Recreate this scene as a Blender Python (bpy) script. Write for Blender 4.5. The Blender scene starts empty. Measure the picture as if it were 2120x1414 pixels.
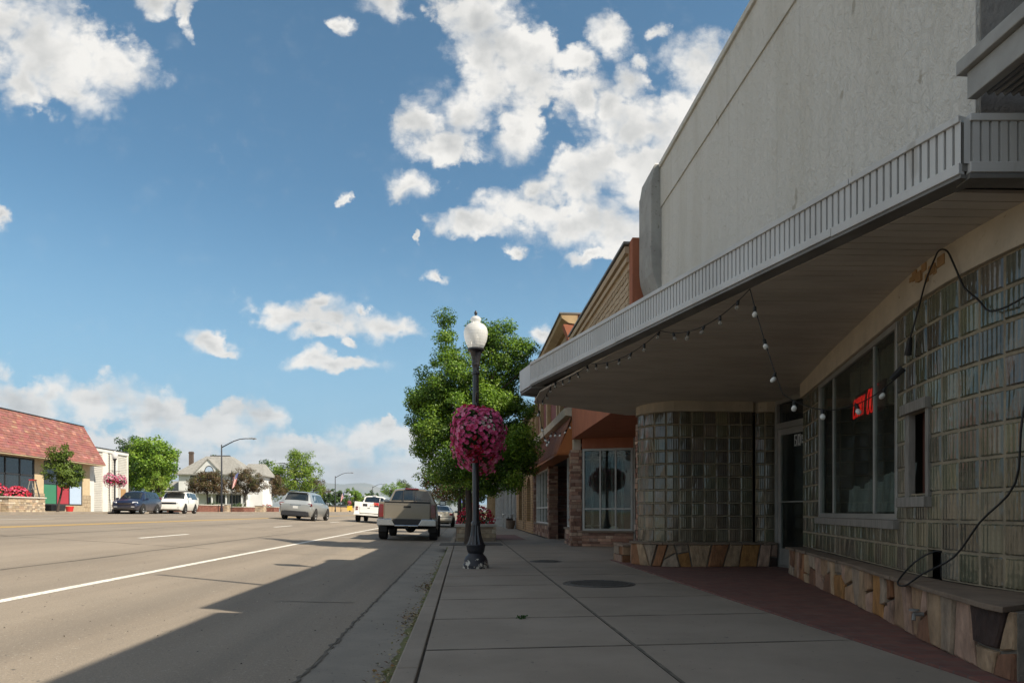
import bpy, bmesh, math, random
import numpy as np
from math import sin, cos, pi, radians, atan2, sqrt

scene = bpy.context.scene
COL = scene.collection

# ------------------------------------------------------------------ camera
CAMZ = 0.86
cam_data = bpy.data.cameras.new("camera")
cam = bpy.data.objects.new("camera", cam_data)
COL.objects.link(cam)
cam.location = (0, 0, CAMZ)
cam.rotation_euler = (radians(90), 0, radians(-4.05))
cam_data.sensor_width = 36
cam_data.lens = 24.0
cam_data.shift_y = 0.1660
cam_data.clip_start = 0.05
cam_data.clip_end = 30000
scene.camera = cam

# ------------------------------------------------------------------ view, world, sun
scene.view_settings.view_transform = 'Standard'
scene.view_settings.look = 'None'
scene.view_settings.exposure = 0.75
scene.view_settings.gamma = 1.0
SUNV = (0.90, -0.54, 1.0)                     # towards the sun
SUN_EL = atan2(SUNV[2], sqrt(SUNV[0]**2 + SUNV[1]**2))
SUN_AZ = atan2(SUNV[0], SUNV[1])              # clockwise from +Y

CLOUDS = [(-0.574,0.643,0.1296,0.0847,-18.0),(-0.493,0.633,0.0558,0.0491,-20.0),(-0.616,0.59,0.0483,0.0405,-0.0),(-0.548,0.59,0.0716,0.0271,-15.0),(-0.632,0.687,0.0771,0.0539,-0.0),(-0.423,0.715,0.0278,0.0329,-20.0),(-0.392,0.696,0.0133,0.0309,-0.0),(-0.112,0.733,0.0451,0.0315,-0.0),(-0.643,0.419,0.0167,0.0162,-0.0),(0.028,0.721,0.0742,0.0601,-0.0),(0.078,0.674,0.0997,0.0568,-15.0),(0.114,0.622,0.068,0.0534,-10.0),(0.042,0.615,0.0779,0.0496,-0.0),(-0.063,0.562,0.0502,0.0422,-0.0),(-0.025,0.528,0.0737,0.0352,-5.0),(-0.083,0.473,0.0459,0.0253,-0.0),(0.081,0.56,0.0442,0.0462,-0.0),(0.211,0.701,0.045,0.0416,-0.0),(0.251,0.646,0.0328,0.0302,-0.0),(0.296,0.721,0.0161,0.013,-0.0),(0.262,0.677,0.019,0.0101,-0.0),(0.265,0.575,0.1096,0.0575,-0.0),(0.354,0.665,0.0703,0.0507,10.0),(0.222,0.602,0.0436,0.043,-0.0),(0.2,0.515,0.1014,0.0644,20.0),(0.339,0.578,0.1108,0.0867,-0.0),(0.092,0.44,0.107,0.0341,-5.0),(0.018,0.416,0.0741,0.0254,-0.0),(0.171,0.432,0.1226,0.0572,-0.0),(0.244,0.416,0.0802,0.0503,-0.0),(0.164,0.663,0.0432,0.0321,-0.0),(0.182,0.614,0.0433,0.0429,-0.0),(0.021,0.657,0.06,0.0495,-0.0),(-0.003,0.582,0.0528,0.0423,-0.0),(0.302,0.526,0.0808,0.0649,-0.0),(0.074,0.374,0.0185,0.0121,-0.0),(0.28,0.489,0.0879,0.0792,-0.0),(0.193,0.379,0.0434,0.01,-0.0),(0.106,0.472,0.0429,0.0213,30.0),(-0.249,0.287,0.0734,0.0236,-4.0),(-0.188,0.284,0.0857,0.0306,-8.0),(-0.105,0.271,0.05,0.0224,-12.0),(-0.212,0.307,0.0328,0.0181,-0.0),(-0.215,0.263,0.041,0.0153,-0.0),(-0.36,0.244,0.0535,0.0165,-12.0),(-0.364,0.252,0.0307,0.0165,-0.0),(-0.337,0.234,0.0302,0.0124,-15.0),(-0.194,0.214,0.0719,0.0153,-0.0),(-0.212,0.223,0.0287,0.0181,-0.0),(-0.16,0.217,0.0413,0.0126,-0.0),(-0.072,0.4,0.0098,0.0098,-0.0),(-0.046,0.353,0.0224,0.0077,-0.0),(0.124,0.263,0.033,0.0128,-0.0),(-0.17,0.454,0.0096,0.0091,-0.0),(-0.177,0.7,0.022,0.0125,-30.0),(-0.167,0.249,0.0151,0.007,-0.0),(-0.133,0.293,0.0138,0.0084,-30.0),(-0.619,0.144,0.103,0.054,-0.0),(-0.568,0.175,0.0454,0.0305,-0.0),(-0.516,0.156,0.0784,0.0408,-0.0),(-0.443,0.143,0.0859,0.0342,-8.0),(-0.37,0.123,0.1002,0.0344,-5.0),(-0.29,0.131,0.0507,0.0235,-10.0),(-0.33,0.144,0.0403,0.0193,-0.0),(-0.45,0.068,0.2772,0.0581,-0.0),(-0.235,0.083,0.1634,0.0333,-0.0),(-0.126,0.106,0.0899,0.0252,-0.0),(-0.119,0.118,0.0277,0.0182,-0.0),(-0.07,0.101,0.0627,0.0281,-0.0),(-0.139,0.048,0.1657,0.0384,-0.0),(-0.303,0.048,0.2832,0.0484,-0.0),(-0.042,0.056,0.112,0.0422,-0.0),(-0.722,0.153,0.1268,0.0737,-0.0)]

class NT:
    """small node-tree helper"""
    def __init__(self, tree):
        self.t = tree; self.n = tree.nodes; self.l = tree.links
    def add(self, typ, **kw):
        nd = self.n.new(typ)
        for k, v in kw.items():
            setattr(nd, k, v)
        return nd
    def link(self, a, b): self.l.new(a, b)
    def val(self, nd, i, v):
        if isinstance(v, (int, float, tuple, list)): nd.inputs[i].default_value = v
        else: self.l.new(v, nd.inputs[i])
    def math(self, op, a, b=0.0, c=0.0, clamp=False):
        nd = self.add('ShaderNodeMath', operation=op, use_clamp=clamp)
        self.val(nd, 0, a); self.val(nd, 1, b); self.val(nd, 2, c)
        return nd.outputs[0]
    def vmath(self, op, a, b=(0, 0, 0), scale=None):
        nd = self.add('ShaderNodeVectorMath', operation=op)
        self.val(nd, 0, a); self.val(nd, 1, b)
        if scale is not None: self.val(nd, 3, scale)
        return nd.outputs[0]
    def comb(self, x, y, z=0.0):
        nd = self.add('ShaderNodeCombineXYZ')
        self.val(nd, 0, x); self.val(nd, 1, y); self.val(nd, 2, z)
        return nd.outputs[0]
    def sep(self, v):
        nd = self.add('ShaderNodeSeparateXYZ'); self.link(v, nd.inputs[0]); return nd.outputs
    def noise(self, vec, scale, detail=4.0, rough=0.55, dist=0.0, out=0):
        nd = self.add('ShaderNodeTexNoise')
        if vec is not None: self.link(vec, nd.inputs['Vector'])
        nd.inputs['Scale'].default_value = scale; nd.inputs['Detail'].default_value = detail
        nd.inputs['Roughness'].default_value = rough; nd.inputs['Distortion'].default_value = dist
        return nd.outputs[out]
    def ss(self, v, lo, hi, to0=0.0, to1=1.0):
        nd = self.add('ShaderNodeMapRange', interpolation_type='SMOOTHSTEP')
        self.val(nd, 0, v); self.val(nd, 1, lo); self.val(nd, 2, hi); self.val(nd, 3, to0); self.val(nd, 4, to1)
        return nd.outputs[0]
    def lin(self, v, lo, hi, to0=0.0, to1=1.0):
        nd = self.add('ShaderNodeMapRange'); nd.clamp = True
        self.val(nd, 0, v); self.val(nd, 1, lo); self.val(nd, 2, hi); self.val(nd, 3, to0); self.val(nd, 4, to1)
        return nd.outputs[0]
    def mix(self, f, a, b, blend='MIX'):
        nd = self.add('ShaderNodeMix', data_type='RGBA', blend_type=blend)
        self.val(nd, 0, f)
        for i, v in ((6, a), (7, b)):
            if isinstance(v, (tuple, list)):
                v = tuple(v) + (1.0,) if len(v) == 3 else v
            self.val(nd, i, v)
        return nd.outputs[2]
    def bump(self, h, strength=0.3, dist=0.02):
        nd = self.add('ShaderNodeBump')
        nd.inputs['Strength'].default_value = strength; nd.inputs['Distance'].default_value = dist
        self.link(h, nd.inputs['Height'])
        return nd.outputs[0]

def build_world():
    w = bpy.data.worlds.new("World"); scene.world = w; w.use_nodes = True
    t = NT(w.node_tree); t.n.clear()
    out = t.add('ShaderNodeOutputWorld')
    sky = t.add('ShaderNodeTexSky', sky_type='NISHITA')
    sky.sun_disc = False
    sky.sun_elevation = SUN_EL; sky.sun_rotation = SUN_AZ
    sky.altitude = 1600; sky.air_density = 1.0; sky.dust_density = 0.6; sky.ozone_density = 2.2
    tc = t.add('ShaderNodeTexCoord').outputs['Generated']
    s = t.sep(tc)
    y = t.math('MAXIMUM', t.math('ABSOLUTE', s[1]), 0.03)
    u = t.math('DIVIDE', s[0], y); v = t.math('DIVIDE', s[2], y)
    uv = t.comb(u, v, 0.0)
    # ragged edges: warp the direction plane with two octaves of noise
    wn = t.add('ShaderNodeTexNoise'); t.link(uv, wn.inputs['Vector'])
    wn.inputs['Scale'].default_value = 9.0; wn.inputs['Detail'].default_value = 6.0; wn.inputs['Roughness'].default_value = 0.62
    warp = t.vmath('MULTIPLY', t.vmath('SUBTRACT', wn.outputs['Color'], (0.5, 0.5, 0.5)), (0.125, 0.085, 0.0))
    p = t.vmath('ADD', uv, warp)
    def field(pp):
        acc = None
        for (cu, cv, ru, rv, rot) in CLOUDS:
            m = t.add('ShaderNodeMapping', vector_type='TEXTURE')
            t.link(pp, m.inputs[0])
            m.inputs['Location'].default_value = (cu, cv, 0)
            m.inputs['Rotation'].default_value = (0, 0, radians(rot))
            m.inputs['Scale'].default_value = (ru * 1.38, rv * 1.38, 1)
            g = t.add('ShaderNodeTexGradient', gradient_type='SPHERICAL'); t.link(m.outputs[0], g.inputs[0])
            acc = g.outputs['Fac'] if acc is None else t.math('SMOOTH_MAX', acc, g.outputs['Fac'], 0.10)
        return acc
    blob = field(p)
    front = t.math('GREATER_THAN', s[1], 0.03)
    fine = t.noise(uv, 30.0, 9.0, 0.68)
    mid = t.noise(uv, 11.0, 6.0, 0.6)
    # unseen cloud behind, above and beside the view, added to whiten the fill light
    back = t.ss(t.noise(tc, 3.0, 6.0, 0.6), 0.36, 0.60, 0.0, 0.8)
    side = t.math('MAXIMUM', t.ss(v, 0.85, 1.25), t.ss(t.math('ABSOLUTE', u), 0.90, 1.30))
    other = t.math('MAXIMUM', side, t.math('SUBTRACT', 1.0, front))
    dens = t.math('ADD', t.math('MULTIPLY', blob, t.math('SUBTRACT', 1.0, other)), t.math('MULTIPLY', back, other))
    dens = t.math('MAXIMUM', dens, t.math('MULTIPLY', t.ss(t.math('ADD', v, t.math('MULTIPLY', u, 0.16)), 0.115, 0.03), 0.42))
    gate = t.ss(dens, 0.02, 0.20)
    vo = t.add('ShaderNodeTexVoronoi', feature='F1'); t.link(t.vmath('ADD', uv, t.vmath('SCALE', warp, scale=0.5)), vo.inputs['Vector'])
    vo.inputs['Scale'].default_value = 24.0; vo.inputs['Detail'].default_value = 2.0; vo.inputs['Roughness'].default_value = 0.6;
    puff = t.math('SUBTRACT', 0.46, vo.outputs['Distance'])
    det = t.math('ADD', t.math('MULTIPLY', t.math('SUBTRACT', fine, 0.5), 0.55), t.math('MULTIPLY', t.math('SUBTRACT', mid, 0.5), 0.95))
    det = t.math('ADD', det, t.math('MULTIPLY', puff, 0.34))
    d2 = t.math('ADD', dens, t.math('MULTIPLY', gate, det))
    wisp = t.noise(t.comb(t.math('MULTIPLY', u, 26.0), t.math('MULTIPLY', v, 44.0)), 1.0, 8.0, 0.72, 0.8)
    alpha = t.ss(t.math('ADD', d2, t.math('MULTIPLY', gate, t.math('MULTIPLY', t.math('SUBTRACT', wisp, 0.5), 0.42))), 0.03, t.ss(mid, 0.36, 0.62, 0.30, 0.80))
    alpha = t.math('MULTIPLY', alpha, t.ss(s[2], -0.01, 0.03))
    # thick parts go grey, relief from the noise gradient keeps the puffs readable
    off = t.vmath('ADD', uv, (0.020, 0.034, 0.0))
    rel = t.math('SUBTRACT', t.noise(off, 8.0, 4.0, 0.5), t.noise(uv, 8.0, 4.0, 0.5))
    thick = t.ss(t.math('ADD', d2, t.math('MULTIPLY', t.math('SUBTRACT', t.noise(uv, 7.0, 3.0, 0.5), 0.5), 0.9)), 0.40, 1.05)
    shade = t.math('ADD', t.math('MULTIPLY', thick, 0.58), t.math('ADD', t.math('MULTIPLY', rel, 1.8), t.math('MULTIPLY', puff, -0.18)))
    low = t.ss(v, 0.22, 0.06)                                      # the far bank: bands of grey blue base
    band = t.ss(t.noise(t.comb(t.math('MULTIPLY', u, 0.8), t.math('MULTIPLY', v, 4.5)), 9.0, 5.0, 0.55), 0.40, 0.66)
    shade = t.math('ADD', shade, t.math('MULTIPLY', low, t.math('SUBTRACT', t.math('MULTIPLY', band, 0.62), 0.22)))
    shade = t.math('MINIMUM', t.math('MAXIMUM', shade, 0.0), 1.0)
    ccol = t.mix(shade, (1.0, 0.975, 0.93), (0.52, 0.53, 0.53))
    ccol = t.mix(t.math('MULTIPLY', low, 0.30), ccol, (0.66, 0.73, 0.77))
    skyc = t.mix(1.0, sky.outputs[0], SKYTINT, blend='MULTIPLY')
    pale = t.vmath('SCALE', (0.190, 0.310, 0.405), scale=1.0/SKYSTR)
    skyc = t.mix(t.ss(s[2], 0.42, 0.0, 0.0, 0.94), skyc, pale)          # dusty air low over the horizon
    b1 = t.add('ShaderNodeBackground'); t.link(skyc, b1.inputs[0]); b1.inputs[1].default_value = SKYSTR
    b2 = t.add('ShaderNodeBackground'); t.link(ccol, b2.inputs[0]); b2.inputs[1].default_value = CLOUDSTR
    mx = t.add('ShaderNodeMixShader'); t.link(alpha, mx.inputs[0]); t.link(b1.outputs[0], mx.inputs[1]); t.link(b2.outputs[0], mx.inputs[2])
    t.link(mx.outputs[0], out.inputs[0])
    w.cycles.sampling_method = 'MANUAL'; w.cycles.sample_map_resolution = 1024

SKYTINT = (0.80, 1.13, 1.07)
SKYSTR = 0.080
CLOUDSTR = 0.56
build_world()

sun_data = bpy.data.lights.new("sun", 'SUN')
sun_data.energy = 5.0
sun_data.angle = radians(0.5)
sun_data.color = (1.0, 0.90, 0.75)
sun = bpy.data.objects.new("sun", sun_data); COL.objects.link(sun)
sun.rotation_euler = (pi/2 - SUN_EL, 0, atan2(SUNV[1], SUNV[0]) + pi/2)
sun.location = (30, -20, 40)

scene.cycles.max_bounces = 8
scene.cycles.diffuse_bounces = 3
scene.cycles.glossy_bounces = 3
scene.cycles.transmission_bounces = 6
scene.cycles.transparent_max_bounces = 8
scene.cycles.use_denoising = True

# ------------------------------------------------------------------ materials
MATS = {}
def newmat(name):
    m = bpy.data.materials.new(name); m.use_nodes = True
    t = NT(m.node_tree); bs = t.n.get('Principled BSDF')
    MATS[name] = m
    return m, t, bs
def objco(t): return t.add('ShaderNodeTexCoord').outputs['Object']
def colattr(t, name='Col'):
    a = t.add('ShaderNodeVertexColor'); a.layer_name = name; return a.outputs[0]

def mat_noise(name, c1, c2, scale=6.0, rough=0.8, bump=0.15, detail=5.0, bscale=None, metal=0.0, spec=0.5, speck=None, stretch=None, coat=0.0):
    m, t, bs = newmat(name)
    co = objco(t)
    if stretch: co = t.vmath('MULTIPLY', co, stretch)
    n = t.noise(co, scale, detail, 0.6)
    col = t.mix(t.ss(n, 0.3, 0.7), c1, c2)
    if speck:
        n2 = t.noise(co, speck[0], 2.0, 0.7)
        col = t.mix(t.math('MULTIPLY', t.ss(n2, speck[1], speck[1] + 0.12), speck[3]), col, speck[2])
    t.link(col, bs.inputs['Base Color'])
    bs.inputs['Roughness'].default_value = rough; bs.inputs['Metallic'].default_value = metal
    bs.inputs['Specular IOR Level'].default_value = spec
    bs.inputs['Coat Weight'].default_value = coat
    if bump:
        t.link(t.bump(t.noise(co, bscale or scale * 6, 4.0, 0.6), bump, 0.02), bs.inputs['Normal'])
    return m
def mat_attr(name, rough=0.8, bump=0.2, bscale=25.0, var=0.25, vscale=8.0, spec=0.4, sheen=False, stretch=None):
    """base colour from the mesh's own colour attribute, broken up with noise"""
    m, t, bs = newmat(name)
    co = objco(t)
    if stretch: co = t.vmath('MULTIPLY', co, stretch)
    n = t.noise(co, vscale, 5.0, 0.65)
    f = t.lin(n, 0.25, 0.75, 1.0 - var, 1.0 + var)
    cm = t.vmath('SCALE', colattr(t), scale=f)
    t.link(cm, bs.inputs['Base Color'])
    bs.inputs['Roughness'].default_value = rough; bs.inputs['Specular IOR Level'].default_value = spec
    if bump: t.link(t.bump(t.noise(co, bscale, 5.0, 0.6), bump, 0.02), bs.inputs['Normal'])
    return m
def mat_plain(name, c, rough=0.5, metal=0.0, spec=0.5, coat=0.0, emit=None, estr=1.0):
    m, t, bs = newmat(name)
    n = t.noise(objco(t), 3.0, 4.0, 0.6)
    col = t.mix(t.lin(n, 0.3, 0.7, 0.0, 0.22), c, tuple(x * 0.72 for x in c))
    t.link(col, bs.inputs['Base Color'])
    bs.inputs['Roughness'].default_value = rough; bs.inputs['Metallic'].default_value = metal
    bs.inputs['Specular IOR Level'].default_value = spec; bs.inputs['Coat Weight'].default_value = coat
    if emit:
        bs.inputs['Emission Color'].default_value = (*emit, 1); bs.inputs['Emission Strength'].default_value = estr
    return m
def mat_leaf(name, var=0.35, transl=0.45, rough=0.45):
    m, t, bs = newmat(name)
    out = t.n.get('Material Output')
    c = colattr(t)
    bs.inputs['Roughness'].default_value = rough; bs.inputs['Specular IOR Level'].default_value = 0.35
    t.link(c, bs.inputs['Base Color'])
    tr = t.add('ShaderNodeBsdfTranslucent')
    t.link(t.mix(0.5, c, (1.0, 0.95, 0.3), blend='MULTIPLY'), tr.inputs[0])
    mx = t.add('ShaderNodeMixShader'); mx.inputs[0].default_value = transl
    t.link(bs.outputs[0], mx.inputs[1]); t.link(tr.outputs[0], mx.inputs[2]); t.link(mx.outputs[0], out.inputs[0])
    return m
# ------------------------------------------------------------------ mesh builder and scene-graph helpers
class MB:
    def __init__(self):
        self.v = []; self.f = []; self.c = []; self.uv = None
        self.col = (0.5, 0.5, 0.5)
    def add(self, verts, faces, col=None):
        b = len(self.v); self.v += [tuple(p) for p in verts]
        c = col or self.col
        for f in faces:
            self.f.append(tuple(i + b for i in f)); self.c.append(c)
    def box(self, c, s, rz=0.0, col=None, rx=0.0, ry=0.0, taper=1.0):
        hx, hy, hz = s[0]/2, s[1]/2, s[2]/2
        vs = []
        for z in (-1, 1):
            k = taper if z > 0 else 1.0
            for (x, y) in ((-1, -1), (1, -1), (1, 1), (-1, 1)):
                p = [x*hx*k, y*hy*k, z*hz]
                if rx: p = [p[0], p[1]*cos(rx) - p[2]*sin(rx), p[1]*sin(rx) + p[2]*cos(rx)]
                if ry: p = [p[0]*cos(ry) + p[2]*sin(ry), p[1], -p[0]*sin(ry) + p[2]*cos(ry)]
                if rz: p = [p[0]*cos(rz) - p[1]*sin(rz), p[0]*sin(rz) + p[1]*cos(rz), p[2]]
                vs.append((p[0] + c[0], p[1] + c[1], p[2] + c[2]))
        self.add(vs, [(3, 2, 1, 0), (4, 5, 6, 7), (0, 1, 5, 4), (1, 2, 6, 5), (2, 3, 7, 6), (3, 0, 4, 7)], col)
    def b2(self, x0, x1, y0, y1, z0, z1, col=None):
        self.box(((x0+x1)/2, (y0+y1)/2, (z0+z1)/2), (abs(x1-x0), abs(y1-y0), abs(z1-z0)), col=col)
    def quad(self, a, b, c, d, col=None): self.add([a, b, c, d], [(0, 1, 2, 3)], col)
    def prism(self, poly, z0, z1, col=None):
        n = len(poly)
        vs = [(x, y, z0) for x, y in poly] + [(x, y, z1) for x, y in poly]
        self.add(vs, [tuple(range(n - 1, -1, -1)), tuple(range(n, 2*n))] + [(i, (i+1) % n, n + (i+1) % n, n + i) for i in range(n)], col)
    def extr(self, poly3, d, col=None):
        """extrude a planar polygon of 3-D points along vector d"""
        n = len(poly3)
        vs = list(poly3) + [(p[0]+d[0], p[1]+d[1], p[2]+d[2]) for p in poly3]
        self.add(vs, [tuple(range(n - 1, -1, -1)), tuple(range(n, 2*n))] + [(i, (i+1) % n, n + (i+1) % n, n + i) for i in range(n)], col)
    def tube(self, pts, rad, n=8, col=None, caps=True):
        m = len(pts)
        if not isinstance(rad, (list, tuple)): rad = [rad]*m
        vs = []
        up = None
        for i, p in enumerate(pts):
            a = pts[max(0, i-1)]; b = pts[min(m-1, i+1)]
            t = np.array(b, float) - np.array(a, float); L = np.linalg.norm(t); t = t/(L if L else 1)
            if up is None:
                ref = np.array((0, 0, 1.0)) if abs(t[2]) < 0.9 else np.array((1.0, 0, 0))
                up = np.cross(t, ref)
            up = up - t*np.dot(up, t); up /= (np.linalg.norm(up) or 1)
            w = np.cross(t, up)
            for k in range(n):
                q = np.array(p) + rad[i]*(cos(2*pi*k/n)*up + sin(2*pi*k/n)*w)
                vs.append(tuple(q))
        fs = []
        for i in range(m-1):
            for k in range(n):
                fs.append((i*n+k, i*n+(k+1) % n, (i+1)*n+(k+1) % n, (i+1)*n+k))
        if caps:
            fs.append(tuple(range(n-1, -1, -1))); fs.append(tuple((m-1)*n+k for k in range(n)))
        self.add(vs, fs, col)
    def lathe(self, prof, n=24, c=(0, 0, 0), axis='z', col=None, flute=0.0, fl_rng=None, caps=True):
        vs = []
        for (r, h) in prof:
            for k in range(n):
                a = 2*pi*k/n
                rr = r
                if flute and (fl_rng is None or fl_rng[0] <= h <= fl_rng[1]): rr = r*(1 - flute*(k % 2))
                if axis == 'z': vs.append((c[0]+rr*cos(a), c[1]+rr*sin(a), c[2]+h))
                elif axis == 'x': vs.append((c[0]+h, c[1]+rr*cos(a), c[2]+rr*sin(a)))
                else: vs.append((c[0]-rr*cos(a), c[1]+h, c[2]+rr*sin(a)))
        m = len(prof); fs = []
        for i in range(m-1):
            for k in range(n):
                fs.append((i*n+k, i*n+(k+1) % n, (i+1)*n+(k+1) % n, (i+1)*n+k))
        if caps: fs.append(tuple(range(n-1, -1, -1))); fs.append(tuple((m-1)*n+k for k in range(n)))
        self.add(vs, fs, col)
    def sphere(self, c, r, n=12, m=8, col=None, sz=1.0):
        prof = [(max(1e-4, r*sin(pi*i/m)), -r*sz*cos(pi*i/m)) for i in range(m+1)]
        self.lathe(prof, n, c, 'z', col)
    def mesh(self, name, off=(0, 0, 0)):
        me = bpy.data.meshes.new(name)
        me.from_pydata([(p[0]-off[0], p[1]-off[1], p[2]-off[2]) for p in self.v], [], self.f)
        ca = me.color_attributes.new('Col', 'FLOAT_COLOR', 'CORNER')
        cols = []
        for f, c in zip(self.f, self.c):
            cols += [c[0], c[1], c[2], 1.0]*len(f)
        ca.data.foreach_set('color', cols)
        if self.uv:
            ul = me.uv_layers.new(name='UVMap'); flat = []
            for q in self.uv: flat += [x for p in q for x in p]
            ul.data.foreach_set('uv', flat)
        me.update()
        return me

ORG = {}
def origin_of(parent): return ORG.get(parent.name, (0, 0, 0)) if parent is not None else (0, 0, 0)
def link_mesh(name, me, mat, parent=None, smooth=None, bevel=None):
    o = bpy.data.objects.new(name, me); COL.objects.link(o)
    if mat is not None: me.materials.append(MATS[mat] if isinstance(mat, str) else mat)
    if parent is not None:
        o.parent = parent; ORG[o.name] = origin_of(parent)
    if smooth is not None:
        me.polygons.foreach_set('use_smooth', [True]*len(me.polygons))
        if smooth < 179:
            me.set_sharp_from_angle(angle=radians(smooth))
    if bevel:
        md = o.modifiers.new('Bevel', 'BEVEL'); md.width = bevel; md.segments = 2; md.limit_method = 'ANGLE'; md.angle_limit = radians(40)
    return o
def part(name, mb, mat, parent=None, smooth=None, bevel=None, fixn=True):
    me = mb.mesh(name, origin_of(parent))
    if fixn:
        bm = bmesh.new(); bm.from_mesh(me); bmesh.ops.recalc_face_normals(bm, faces=bm.faces); bm.to_mesh(me); bm.free()
    return link_mesh(name, me, mat, parent, smooth, bevel)
def tag(o, label=None, cat=None, group=None, kind=None):
    if label: o['label'] = label
    if cat: o['category'] = cat
    if group: o['group'] = group
    if kind: o['kind'] = kind
    return o
def thing(name, label, cat, loc=(0, 0, 0), rz=0.0, group=None, world=True):
    """an Empty at the thing's base.  world=True: its parts are given in world coordinates"""
    o = bpy.data.objects.new(name, None); COL.objects.link(o)
    o.location = loc; o.rotation_euler = (0, 0, rz); o.empty_display_size = 0.2
    ORG[o.name] = tuple(loc) if world else (0, 0, 0)
    return tag(o, label, cat, group)
def single(name, mb, mat, label, cat, group=None, smooth=None, bevel=None):
    return tag(part(name, mb, mat, None, smooth, bevel), label, cat, group)
def struct(name, mb, mat, smooth=None, bevel=None, fixn=True):
    return tag(part(name, mb, mat, None, smooth, bevel, fixn), kind='structure')
def copy_tree(o, parent=None):
    c = o.copy(); COL.objects.link(c)
    if parent is not None: c.parent = parent
    for ch in list(o.children): copy_tree(ch, c)
    return c
def copy_at(o, loc, rz=None, label=None, scale=None):
    c = copy_tree(o); c.location = loc
    if rz is not None: c.rotation_euler = (0, 0, rz)
    if label: c['label'] = label
    if scale: c.scale = scale if isinstance(scale, tuple) else (scale,)*3
    return c

def leaf_mesh(name, P, N, size, colors, aspect=0.62, fold=0.25, rng=None):
    """one mesh of many small folded leaves: P points (n,3), N facing directions, size (n,), colors (n,3)"""
    n = len(P)
    rng = rng or np.random.default_rng(1)
    N = N/np.linalg.norm(N, axis=1)[:, None]
    r = rng.normal(size=(n, 3)); r -= N*np.sum(r*N, axis=1)[:, None]; r /= np.linalg.norm(r, axis=1)[:, None]
    s = np.cross(N, r)
    size = size[:, None]
    a = P - r*size*0.5; b = P + r*size*0.5
    c = P + s*size*0.5*aspect + N*size*fold*0.5; d = P - s*size*0.5*aspect + N*size*fold*0.5
    V = np.stack([a, c, b, d], axis=1).reshape(-1, 3)
    me = bpy.data.meshes.new(name)
    me.vertices.add(4*n); me.vertices.foreach_set('co', V.ravel())
    F = (np.arange(n)[:, None]*4 + np.array([0, 1, 2, 0, 2, 3])[None]).ravel()
    me.loops.add(6*n); me.loops.foreach_set('vertex_index', F)
    me.polygons.add(2*n); me.polygons.foreach_set('loop_start', np.arange(2*n)*3)
    try: me.polygons.foreach_set('loop_total', np.full(2*n, 3))
    except Exception: pass
    me.update(calc_edges=True)
    ca = me.color_attributes.new('Col', 'FLOAT_COLOR', 'CORNER')
    cc = np.concatenate([colors, np.ones((n, 1))], axis=1)
    ca.data.foreach_set('color', np.repeat(cc, 6, axis=0).ravel())
    return me

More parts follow.
